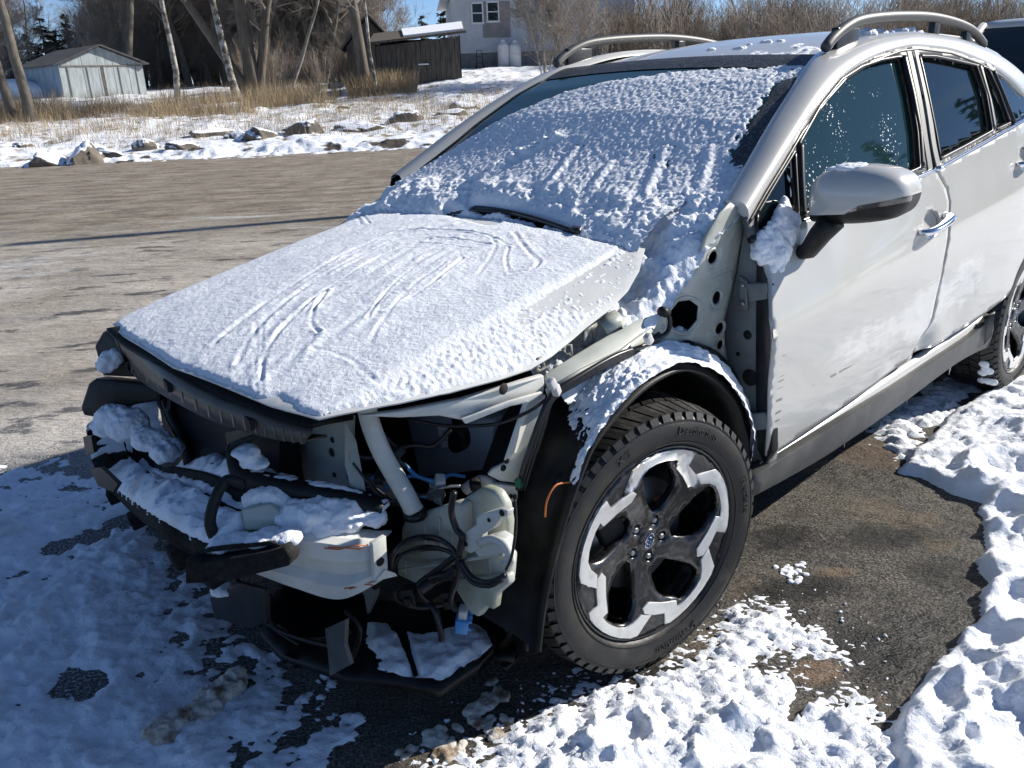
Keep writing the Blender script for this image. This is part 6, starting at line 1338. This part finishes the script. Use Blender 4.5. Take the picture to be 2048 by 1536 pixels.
STR = [([(905, 440), (840, 452), (770, 476), (700, 506), (630, 545), (560, 590), (490, 640), (430, 690)], .012, .005), ([(900, 456), (830, 470), (760, 496), (690, 530), (620, 572), (550, 625), (500, 680), (478, 730)], .012, .0045),
 ([(860, 482), (790, 502), (725, 536), (660, 578), (600, 625), (555, 672), (530, 715), (522, 765)], .009, .005), ([(655, 587), (636, 610), (625, 633), (624, 652), (640, 670)], .007, .006), ([(835, 532), (800, 560), (762, 600), (735, 640)], .006, .004),
 ([(925, 520), (900, 540), (860, 572), (815, 602), (770, 625)], .007, .006), ([(755, 472), (810, 464), (870, 462), (930, 466), (975, 474), (1022, 496)], .006, .0045), ([(790, 484), (850, 478), (920, 482), (985, 494)], .006, .0045), ([(800, 494), (860, 490), (940, 500)], .005, .0035),
 ([(1028, 468), (1042, 488), (1058, 508), (1078, 526), (1064, 542), (1022, 550)], .009, .005), ([(1018, 500), (1012, 520), (1016, 545)], .006, .004), ([(1250, 500), (1215, 518), (1170, 545), (1130, 572), (1088, 592)], .010, .004),
 ([(625, 700), (660, 706), (700, 722), (730, 748), (752, 768)], .008, .0035), ([(640, 420), (675, 424), (705, 436), (722, 452)], .007, .004), ([(668, 408), (700, 418), (728, 436), (740, 450)], .006, .004), ([(512, 650), (514, 690), (512, 740), (516, 790)], .008, .003), ([(525, 650), (524, 700), (526, 790)], .006, .003),
 ([(985, 480), (990, 500), (962, 545), (938, 560)], .008, .003), ([(890, 530), (845, 560), (800, 602), (762, 650), (740, 690)], .008, .003)]
_p0 = np.array([(880, 432), (740, 478), (620, 535), (520, 600), (430, 670), (360, 712)], float); _p1 = np.array([(1080, 480), (960, 520), (870, 575), (780, 640), (710, 710), (660, 780)], float)
for f_ in (.08, .2, .3, .43, .55, .63, .76, .9): STR.append(([tuple(q) for q in (_p0*(1-f_)+_p1*f_+rs_.normal(0, 5, _p0.shape))[(int(f_*40) % 2):(6-int(f_*70) % 2)]], .016+.008*rs_.rand(), .0026))
for px, w, dp in STR:
    c_ = cr(np.array(txy(px)), 24); c_ = [tuple(q) for q in c_]; d = pdist(c_, X, Y)+.0012*n1
    thH = thH-dp*.45*np.exp(-(d/(w*.6))**2)*(1+1.2*n1)+dp*.24*np.exp(-((d-w*1.3)/(w*.6))**2)*(1+2*n1)
thH = np.where(edge > .3, np.maximum(thH, -.0015+.0*thH), thH)
# cowl mounds
cm = np.clip((hr-X+.05)/.05, 0, 1)*sm(-.60, -.42, X)
thC = (.018+.016*n1+.006*sm(.3, .5, a))*(1-.8*sm(.5, .66, Y))+.005*n2+.004*n4+.002*n3
for px, r, hgt in [((800, 415), .10, .028), ((870, 420), .07, .025), ((740, 385), .08, .02), ((1010, 425), .06, .012), ((1330, 480), .09, .02), ((1250, 470), .07, .01), ((1380, 450), .08, .02)]:
    c_ = txy([px])[0]; thC = thC+hgt*np.exp(-((X-c_[0])**2+(Y-c_[1])**2)/(r*r))
for px, r, hgt in [((765, 402), .055, .03), ((1050, 455), .04, .015)]:
    c_ = txy([px])[0]; thC = thC-hgt*np.exp(-(((X-c_[0])**2+(Y-c_[1])**2)/(r*r))**2)
# windscreen
def wxy(px):
    return [tuple(hit(x, y, 2, lambda q: float(wind_z(np.clip(q[0], -1.4, -.35), q[1])), 1.3)[:2]) for x, y in px]
xc = np.interp(Y, [-.70, -.62, -.5, -.3, -.1, .1, .3, .45, .56], [-.50, -.64, -.80, -.955, -1.03, -1.075, -1.105, -1.125, -1.15])
clear = xc-X
rclear = (Y/wind_y(X))
thW = .0034+.0018*n2+.0016*n1+.0034*n4+.0028*n3+.002*np.maximum(n4, 0)
thW = thW-.03*sm(-.012, .03, clear+.030*n1+.012*n2+.008*n4)
thW = thW-.02*sm(.875, .93, rclear+.05*n2+.03*n1)*sm(-.62, -.72, X)*(1-sm(-.98, -1.06, X))
ridge = pdist([tuple(q) for q in cr(np.array(wxy([(890, 405), (960, 365), (1040, 315), (1110, 280)])), 20)], X, Y)
thW = thW+.018*np.exp(-(ridge/.026)**2)*(1+.8*n2)
low = np.clip((clear+.02)/.2, 0, 1)
thW = thW+.010*sm(-.62, -.45, X)+.006*sm(.45, .62, Y)*sm(-.75, -.5, X)
for px, w, dp in [([(1220, 330), (1180, 400), (1190, 450)], .012, .006), ([(1150, 300), (1090, 390)], .012, .005), ([(1330, 300), (1290, 400), (1280, 450)], .014, .005), ([(1420, 300), (1400, 380)], .014, .004)]:
    d = pdist([tuple(q) for q in cr(np.array(wxy(px)), 16)], X, Y)+.002*n1; thW = thW+dp*np.exp(-(d/w)**2)-dp*.6*np.exp(-((d-w*1.8)/w)**2)
onh = sm(-.008, .012, X-hr); th = thH*onh+np.where(X < xw, thW, 0)*(1-onh)
w_ = sm(-.50, -.41, X)*(1-onh); th = np.where(onh < 1, np.maximum(th*(X < xw)-.01*(X >= xw), -.01)*(1-w_)+thC*w_*(1-onh)+thH*onh, th)
# wiper lies in a hollow
for px in ([(895, 428), (950, 440), (985, 448)], [(945, 414), (1050, 438), (1152, 465)]):
    d = pdist([tuple(q) for q in cr(np.array(txy(px)), 12)], X, Y); th = th-.028*np.exp(-(d/.018)**2)*(th > 0)
ins = np.where(X < hr, a < np.where(X < -.47, wind_y(X)-.003, np.where(Y > 0, .60, .715)), dh > -.001)
keep = ((th > .0002) & ins)
V = np.stack([X, Y, Zb+np.clip(th, -.006, 1)+.0008], -1).reshape(-1, 3); F = gridfaces(len(xs), len(ys))[:, ::-1]
kf = keep.ravel(); F = F[kf[F].sum(1) >= 1]
F = F[(ins.ravel()[F]).all(1)]
u = np.unique(F); mp_ = np.zeros(len(V), int); mp_[u] = np.arange(len(u))
M['frostcar'] = snow_mat('frost_on_car', base=(.75, .785, .835), b1=.0018, s1=140, b2=.0012, s2=420)
M['snowcar'] = snow_mat('snow_on_car', b1=.0022, s1=130, b2=.0012, s2=420)
o = obj('snow_on_car', V[u], mp_[F], M['frostcar']); tag(o, 'thin grainy snow with finger strokes covering the bonnet and windshield of the wrecked car', 'snow', kind='stuff')
print('car snow quads', len(F))
# ---- lumps: rough balls merged and roughened
tex = bpy.data.textures.new('snow_rough', 'CLOUDS'); tex.noise_scale = .02; tex.noise_depth = 4
tex3 = bpy.data.textures.new('snow_rough_fine', 'CLOUDS'); tex3.noise_scale = .007; tex3.noise_depth = 3
tex2 = bpy.data.textures.new('snow_rough_big', 'CLOUDS'); tex2.noise_scale = .06; tex2.noise_depth = 3
def lumps(name, balls, label, vox=.005, rough=.008, big=.012, m=None, cat='snow'):
    Vs_, Fs_ = [], []; bm = bmesh.new(); bmesh.ops.create_icosphere(bm, subdivisions=3, radius=1); P = np.array([v.co for v in bm.verts]); F0 = [[v.index for v in f.verts] for f in bm.faces]; bm.free()
    for c, s in balls:
        s = np.array(s if not np.isscalar(s) else (s, s, s)); b0 = sum(len(v) for v in Vs_); Vs_.append(P*s+np.array(c)); Fs_ += [[i+b0 for i in f] for f in F0]
    o = obj(name, np.concatenate(Vs_), Fs_, m or M['snowcar'])
    r = o.modifiers.new('r', 'REMESH'); r.mode = 'VOXEL'; r.voxel_size = vox; r.use_smooth_shade = True
    for t_, st in ((tex2, big*1.6), (tex, rough*1.5), (tex3, .004)):
        d = o.modifiers.new('d', 'DISPLACE'); d.texture = t_; d.strength = st; d.mid_level = .5; d.texture_coords = 'GLOBAL'
    return tag(o, label, cat, kind='stuff')
rs = np.random.RandomState(8)
def along(pts, n, r, jit, sq=.6, rr=.35):
    P = cr(np.array(pts), n); return [(p+rs.normal(0, jit, 3)*np.array([1, 1, .4]), np.array([1, 1, sq])*r*rs.uniform(1-rr, 1+rr)) for p in P]
# piles over the strut tower, below the bonnet corner
xs2 = np.arange(-.52, .16, .0045); ys2 = np.arange(.44, .745, .0045); X2, Y2 = np.meshgrid(xs2, ys2, indexing='ij'); p1 = fbm(X2*10+3, Y2*10, 4, .6); p2 = fbm(X2*42, Y2*42, 3, .6); p3 = fbm(X2*110, Y2*110, 2, .6)
zb2 = np.interp(X2, [-.52, -.44, -.38, -.32, -.26, -.20, -.10, 0, .16], [1.105, 1.068, 1.035, .998, .955, .906, .862, .826, .800])
zz2 = zb2+.026*p1+.009*p2+.005*p3-.045*sm(.69, .745, Y2+.01*p2)-.02*sm(.56, .46, Y2)-.035*sm(-.08, .03, X2+.10*p1)
zz2 = zz2-.03*np.exp(-(((X2+.315)/.03)**2+((Y2-.60)/.04)**2))
F2 = gridfaces(len(xs2), len(ys2))[:, ::-1]; o = obj('snow_pile', np.stack([X2, Y2, zz2], -1).reshape(-1, 3), F2, M['snowcar'])
tag(o, 'loose snow piled on the bare inner fender below the corner of the bonnet', 'snow', kind='stuff')
B = []; cl_ = [(1556, 385), (1574, 392), (1590, 440), (1592, 480), (1575, 520), (1560, 548), (1535, 545), (1508, 515), (1498, 484), (1520, 462), (1540, 440), (1548, 405)]
while len(B) < 60:
    px = (rs.uniform(1495, 1595), rs.uniform(380, 550)); d_ = float(insd(cl_, np.array([px[0]]), np.array([px[1]]))[0])
    if d_ < 2: continue
    r = rs.uniform(.008, .016)+.0007*min(d_, 26)*rs.uniform(.5, 1.2); p = hit(*px, 1, lambda q: SF(q), .83); B.append((p+np.array([0, r*.15, 0]), (r, r*.75, r*rs.uniform(.8, 1.3))))
lumps('snow_clump', B, 'snow clump packed against the quarter glass beside the door mirror foot', vox=.0035, rough=.008, big=.012)
B = [(at(1700, 333, 0, -.68)+np.array([0, .0, -.004]), (.04, .035, .010)), (at(1722, 331, 0, -.69)+np.array([0, 0, -.004]), (.03, .03, .009)), (at(1672, 338, 0, -.69), (.025, .02, .007))]
lumps('snow_cap', B, 'small crust of snow on top of the door mirror', vox=.004, rough=.006, big=.006)
B = along([at(1730, 72, 1, .54), at(1790, 66, 1, .54), at(1835, 70, 1, .54)], 9, .028, .008, .5)
lumps('snow_clump', B, 'snow clumps on the roof under the left roof rail', vox=.004, rough=.012, big=.012)
B = along([at(1895, 82, 1, .54), at(1925, 86, 1, .54)], 3, .022, .005, .5)
lumps('snow_clump', B, 'small snow clump at the rear foot of the left roof rail', vox=.004, rough=.012, big=.012)
B = []
for px in [(1330, 118), (1345, 110), (1318, 120), (1380, 113), (1500, 92), (1530, 88), (1560, 86), (1480, 100), (1425, 103), (1300, 126)]:
    p = hit(*px, 2, lambda q: float(roof_z(q[0], q[1])) if q[0] < -1.2 else 1.45, 1.48); B.append((p, np.array((.030, .030, .012))*rs.uniform(.5, 1.1)))
lumps('snow_clump', B, 'crumbs of snow scattered on the front of the roof', vox=.004, rough=.012, big=.012)
# snow over the right end of the roof edge and the head of the left A pillar
xs = np.arange(-1.75, -1.16, .006); ys = np.arange(-.2, .56, .006); X, Y = np.meshgrid(xs, ys, indexing='ij'); n1 = fbm(X*8, Y*8, 4, .6); n2 = fbm(X*40, Y*40, 3, .6)
Zr = np.array([[roof_z(float(x), float(y)) for y in ys] for x in xs]); th = .010*sm(.15, .5, Y+.1*n1)*sm(-1.62, -1.38, X+.15*n1)+.008*n1+.007*n2-.0035
th = np.maximum(th, .004*(n2 > .05)*(X > -1.5)-.001)
k = (th > .0003).ravel(); F = gridfaces(len(xs), len(ys))[:, ::-1]; F = F[k[F].sum(1) >= 2]; u = np.unique(F); mp_ = np.zeros(len(k), int); mp_[u] = np.arange(len(u))
V = np.stack([X, Y, Zr+th*1.0+np.where(th<.0003,-.002,0)], -1).reshape(-1, 3); o = obj('roof_snow', V[u], mp_[F], M['snowcar']); tag(o, 'thin patchy snow on the front left part of the roof', 'snow', kind='stuff')
# snow on the wheel arch liner
L_ = LIN; a_, b_ = L_.shape[:2]; na, nb = 130, 420
G1 = np.stack([cr(L_[:, j], na) for j in range(b_)], 1); G2 = np.stack([cr(G1[i], nb) for i in range(na)], 0)
du = np.gradient(G2, axis=0); dv = np.gradient(G2, axis=1); N_ = np.cross(dv, du); N_ /= np.linalg.norm(N_, axis=2)[..., None]+1e-9
if N_[20, 150, 2] < 0: N_ = -N_
fi, fj = np.meshgrid(np.linspace(0, 1, na), np.linspace(0, 1, nb), indexing='ij'); q1 = fbm(fi*4, fj*14, 3, .55); q2 = fbm(fi*14, fj*45, 2, .55)
arcpos = fj
t_ = .016*sm(.34, .50, arcpos+.05*q1)*(1-sm(.90, .99, arcpos))*(1-sm(.62, .98, fi+.22*q1-.25*sm(.45, .6, arcpos)))+.008*sm(.26, .33, arcpos)*(1-sm(.05, .16, fi+.05*q1))*(1-sm(.9, 1, arcpos))
t_ = t_+.006*q2*(t_ > .001)+.005*q1*(t_ > .002)+np.where((arcpos > .2) & (fi < .85), .006*(fbm(fi*26, fj*105, 2, .5)-.30+.42*sm(.22, .5, arcpos)-.25*sm(.4, .85, fi)), 0).clip(0)*(arcpos < .55)-.0022
t_ = np.clip(t_, -.004, 1)
V = (G2+N_*t_[..., None]).reshape(-1, 3); k = (t_ > .0002).ravel(); F = gridfaces(na, nb)[:, ::-1]; F = F[k[F].sum(1) >= 1]; u = np.unique(F); mp_ = np.zeros(len(k), int); mp_[u] = np.arange(len(u))
o = obj('snow_on_liner', V[u], mp_[F], M['snowcar']); tag(o, 'snow band lying on top of the exposed black front wheel arch liner', 'snow', kind='stuff')
# snow on the bumper shelf
def ribbon_snow(name, A, Bv, th0, label, n=26, ragged=.008, seed=0, amp=1.0):
    m_ = len(A); G = np.stack([A*(1-f)+Bv*f for f in np.linspace(0, 1, n)], 0); arc_ = np.concatenate([[0], np.cumsum(np.linalg.norm(np.diff(A, axis=0), axis=1))]); wid_ = np.linalg.norm(Bv-A, axis=1).mean(); fi, fj = np.meshgrid(np.linspace(0, 1, n), arc_, indexing='ij')
    q1 = fbm(fi*wid_*9+seed, fj*9, 3, .55); q2 = fbm(fi*wid_*34+seed, fj*34, 2, .55); q3 = fbm(fi*wid_*70+seed, fj*70, 1, .6); t_ = th0*(np.sin(PI*fi)**.4)*(1+.9*q1*amp)+.004*q2+.0025*q3-.001; t_[0] = t_[-1] = -.008; t_[:, 0] = t_[:, -1] = -.008
    wdir = (Bv-A); wdir = wdir/np.linalg.norm(wdir, axis=1)[:, None]; G = G+wdir[None]*(ragged*(q1+.6*q2)*1.2)[..., None]; G[..., 2] += t_
    b = MB(); b.grid(G); o = b.make(name, M['snowcar']); return tag(o, label, 'snow', kind='stuff')
fine = cr(out_, 320)
ribbon_snow('snow_on_bumper', fine+np.array([-.002, 0, 0]), fine+np.array([-.107, 0, .016]), .034, 'deep snow along the front of the torn open black bumper absorber', n=70, seed=2)
ribbon_snow('snow_on_bumper', fine[8:]+np.array([-.112, 0, .020]), fine[8:]+np.array([-.134, 0, .030]), .008, 'thin snow line between the two absorber bars', n=14, seed=9)
ribbon_snow('snow_on_bumper', fine[13:300]+np.array([-.150, 0, .035]), fine[13:300]+np.array([-.245, 0, .035]), .038, 'snow bank between the absorber bar and the radiator', n=60, seed=5)
B = [(at(228, 716, 1, -.57)+np.array([.02, .02, 0]), (.028, .03, .028)), (at(240, 706, 1, -.56)+np.array([.02, .02, 0]), (.022, .022, .022)), (at(218, 724, 1, -.58)+np.array([.02, .02, 0]), (.02, .02, .016))]
lumps('snow_lump', B, 'snow lump sitting in the empty right headlamp pocket', vox=.004, rough=.008, big=.02)
B = [(at(232, 835, 1, -.52), (.05, .055, .045)), (at(255, 850, 1, -.48), (.06, .06, .045)), (at(215, 850, 1, -.56), (.05, .05, .035)), (at(300, 880, 1, -.38), (.05, .05, .035)), (at(330, 900, 1, -.32), (.045, .05, .03))]
lumps('snow_lump', B, 'snow heaped at the right end of the bumper absorber', vox=.0045, rough=.010, big=.02)
B = []
for px, v, r in [((590, 1035), .46, .045), ((630, 1030), .50, .05), ((670, 1040), .53, .045), ((650, 1060), .53, .04), ((610, 1055), .49, .04), ((690, 1055), .555, .035), ((570, 1045), .45, .035), ((655, 1020), .51, .02), ((735, 1048), .575, .025), ((540, 1000), .40, .035), ((505, 1000), .37, .035)]:
    p = at(*px, 1, v)-np.array([.03, .03, .012]); B.append((p, (r, r, r*.7)))
lumps('snow_heap', B, 'sunlit snow heap behind the bare steel bumper beam', vox=.004, rough=.008, big=.02)
E_ = [at(x, y, 1, v) for x, y, v in [(442, 1076, .36), (490, 1070, .40), (545, 1064, .45), (580, 1066, .49)]]; lumps('snow_on_absorber', [(p+np.array([.012, .008, -.004])+rs.normal(0, .006, 3)*np.array([1, 1, .3]), np.array((1.1, 1.1, .5))*rs.uniform(.014, .026)) for p in cr(E_, 22)], 'snow on top of the foam block at the left end of the beam', vox=.004, rough=.006, big=.008)
bb_ = cr(bar[14:], 200); ribbon_snow('snow_on_grille_bar', bb_+np.array([.002, .0, .016]), bb_+np.array([-.026, -.012, .018]), .008, 'thin snow line along the curved black grille bar', n=12, seed=7, ragged=.003)
B = [(at(490, 905, 1, .29), (.03, .04, .012)), (at(510, 925, 1, .31), (.03, .04, .012)), (at(445, 1180, 0, .80), (.025, .03, .012))]
lumps('snow_lump', B, 'small snow remnants inside the empty left headlamp opening', vox=.005, rough=.007, big=.01)
trp = [(p[0], p[1]) for p in pl([(735, 1245), (770, 1245), (840, 1260), (930, 1240), (970, 1255), (985, 1288), (945, 1318), (880, 1358), (820, 1348), (745, 1335), (728, 1300)], 2, .165)]
P, F = cdt(trp, (), .008); d = insd(trp, P[:, 0], P[:, 1]); nn = fbm(P[:, 0]*14, P[:, 1]*14, 4, .6); n2 = fbm(P[:, 0]*60, P[:, 1]*60, 3, .6)
z = .166+np.minimum(.014*sm(0, .03, d), .02)+.014*nn+.005*n2-.006; cut = pdist([tuple(at(800, 1262, 2, .16)[:2]), tuple(at(832, 1345, 2, .16)[:2])], P[:, 0], P[:, 1]); z = z-.03*np.exp(-(cut/.008)**2)
o = obj('snow_on_tray', np.stack([P[:, 0], P[:, 1], z], 1), F, M['snowcar']); tag(o, 'thin snow on the hanging black undertray in front of the left wheel', 'snow', kind='stuff')
# snow in the octagonal hole, snowball on the door, packed snow on the rear tyre
lumps('snow_lump', [(at(1357, 659, 1, .70), (.02, .012, .008)), (at(1370, 662, 1, .70), (.014, .012, .006))], 'bit of snow on the lower rim of the octagonal hole', vox=.004, rough=.004, big=.004)
lumps('snow_ball', [(hit(1578, 648, 1, SF, .87), (.012, .007, .012)), (hit(1572, 653, 1, SF, .87), (.008, .005, .006))], 'small snow splat stuck on the front door', vox=.003, rough=.004, big=.004)
B = []
for px in ((1968, 728), (1972, 738), (1978, 742), (1965, 745), (1975, 762), (1985, 764), (1965, 760)):
    y_ = .80+rs.uniform(-.02, .02); v = hit(*px, 0, lambda q: -2.665+math.sqrt(max(.3475**2-(q[2]-.3455)**2, 0)), -2.36); B.append((v, (.008, .022, .016)))
lumps('snow_lump', B, 'packed snow stuck to the tread of the rear tyre', vox=.004, rough=.003, big=.003)
# ---- crumbs and dirty lumps on the ground
bm = bmesh.new(); bmesh.ops.create_icosphere(bm, subdivisions=1, radius=1); PI_ = np.array([v.co for v in bm.verts]); FI_ = [[v.index for v in f.verts] for f in bm.faces]; bm.free(); MBc = MB()
for k in range(420):
    px = (rs.uniform(820, 1780), rs.uniform(1180, 1530)); p = at(*px, 2, 0); d = insd(crust, np.array([p[0]]), np.array([p[1]]))[0]
    if -.14 < d < .03: r = .0018+.006*rs.rand()**3; q = PI_*(1+.35*rs.normal(size=(len(PI_), 1)))*np.array([1, rs.uniform(.6, 1.2), .6])*r; MBc.add(q+p+np.array([0, 0, r*.4]), FI_)
o = MBc.make('snow_crumbs', M['snowcar']); tag(o, 'loose snow crumbs scattered along the edge of the front snow patch', 'snow', kind='stuff')
M['dirtysnow'] = snow_mat('dirty_snow', base=(.62, .58, .52), dirt=((.20, .14, .09), 16, .48, .62))
def chunk(px, n, r, spread, label, m='dirtysnow'):
    B = []
    for k in range(n):
        p = at(px[0]+rs.normal(0, spread[0]), px[1]+rs.normal(0, spread[1]), 2, 0); q = r*rs.uniform(.6, 1.3); [B.append((p+rs.normal(0, q*.8, 3)*np.array([1, 1, 0])+np.array([0, 0, q*.05]), (q*rs.uniform(.5, 1.1), q*rs.uniform(.4, .9), q*rs.uniform(.2, .45)))) for _ in range(4)]
    o = lumps('snow_chunk', B, label, vox=.0035, rough=.006, big=.006, m=M[m]); return o
chunk((980, 1445), 9, .020, (10, 26), 'brown stained snow chunk with tread marks below the left front wheel')
chunk((870, 1490), 9, .018, (22, 16), 'broken brown edged snow bits left of the tread marked chunk')
chunk((1585, 1138), 7, .013, (18, 10), 'small white snow chunk on the asphalt right of the front wheel', 'snowcar')
chunk((1110, 1440), 6, .014, (20, 8), 'pinkish stained snow bits at the edge of the front patch')
B = []
for px, r in [((330, 1470), .05), ((365, 1455), .05), ((400, 1430), .045), ((425, 1405), .05), ((450, 1385), .045), ((470, 1370), .04), ((350, 1480), .04)]: B.append((at(*px, 2, 0), (r, r, r*.75)))
lumps('ice_ridge', B, 'brown dirty ridge of frozen slush on the shaded snow at the lower left', vox=.0045, rough=.012, big=.03, m=M['dirtysnow'])
chunk((305, 1400), 3, .018, (8, 6), 'white snow lump on the shaded ground beside the dirty slush ridge', 'snowcar'); chunk((535, 1436), 2, .014, (4, 3), 'small white snow lump alone on the dark shaded asphalt', 'snowcar')

# ------------------------------------------------------------------ another vehicle behind
p0 = CAM+8.6*(lambda r_: r_/math.hypot(r_[0], r_[1]))(ray(2045, 120)); 
pc = thing('parked_car', 'white vehicle with a dark windshield parked behind the wreck at the right edge', 'car', (p0[0]-1.2, p0[1], 0), R(6))
def section(pts, ys): return [[(x, y*w, z) for y in ys] for x, z, w in pts]
ysn = np.linspace(-1, 1, 13)
b = MB(); b.grid(section([(1.95, .35, .86), (2.0, .75, .88), (1.9, 1.05, .87), (1.5, 1.14, .85), (.95, 1.20, .84), (.90, 1.19, .83)], ysn)); b.make('body', M['paint'], pc, solid=.02)
for s_ in (-1, 1):
    b = MB(); b.grid([[(x, s_*y, z) for x in np.linspace(-2.5, 2.0, 12)] for z, y in ((.35, .88), (.7, .93), (1.05, .92), (1.2, .86))]); b.make('body_side', M['paint'], pc, solid=.01)
    b = MB(); b.grid([[(.85-.75*f*0-(.75*f if x == 0 else 0)+x, s_*(.85-.14*f), 1.2+.58*f) for x in (0, -1, -2, -3)] for f in (0, .5, 1)]); b.make('side_windows', M['glass'], pc)
b = MB(); b.grid(section([(.92, 1.20, .80), (.5, 1.50, .72), (.12, 1.74, .66)], ysn)); b.make('windshield', M['glass'], pc)
b = MB(); b.grid(section([(.14, 1.735, .70), (.05, 1.79, .68), (-.6, 1.83, .68), (-1.6, 1.83, .68), (-2.3, 1.74, .66)], ysn)); b.make('roof', M['paint'], pc, solid=.03)
for s_ in (-1, 1):
    b = MB(); b.tube([(.95, s_*.84, 1.2), (.5, s_*.77, 1.49), (.1, s_*.70, 1.76)], .035, 8); b.make('pillar', M['paint'], pc)
    for x in (1.25, -1.6): b = MB(); b.lathe([(0, -.1), (.2, -.1), (.34, -.09), (.36, -.03), (.36, .03), (.34, .1), (.2, .1), (0, .1)], (x, s_*.84, .36), 'y', 24); b.make('wheel', M['rubber'], pc)
for s_ in (-1, 1):
    b = MB(); b.box((1.99, s_*.62, .88), (.08, .34, .16)); b.make('headlight', M['label'], pc, bevel=.02)
b = MB(); b.box((2.0, 0, .82), (.05, .80, .22)); b.make('grille', M['blackp'], pc, bevel=.02)
b = MB(); b.box((2.02, 0, .50), (.16, 1.7, .2)); b.make('bumper', M['clad'], pc, bevel=.03)
o = lump('snow_strip', M['snow'], (0, 0, 0), (.5, .8, .03), 3, sub=4, amp=.1); o.location = (p0[0]-1.2+1.45, p0[1]+.1, 1.17); tag(o, 'strip of snow on the hood of the vehicle parked behind', 'snow')
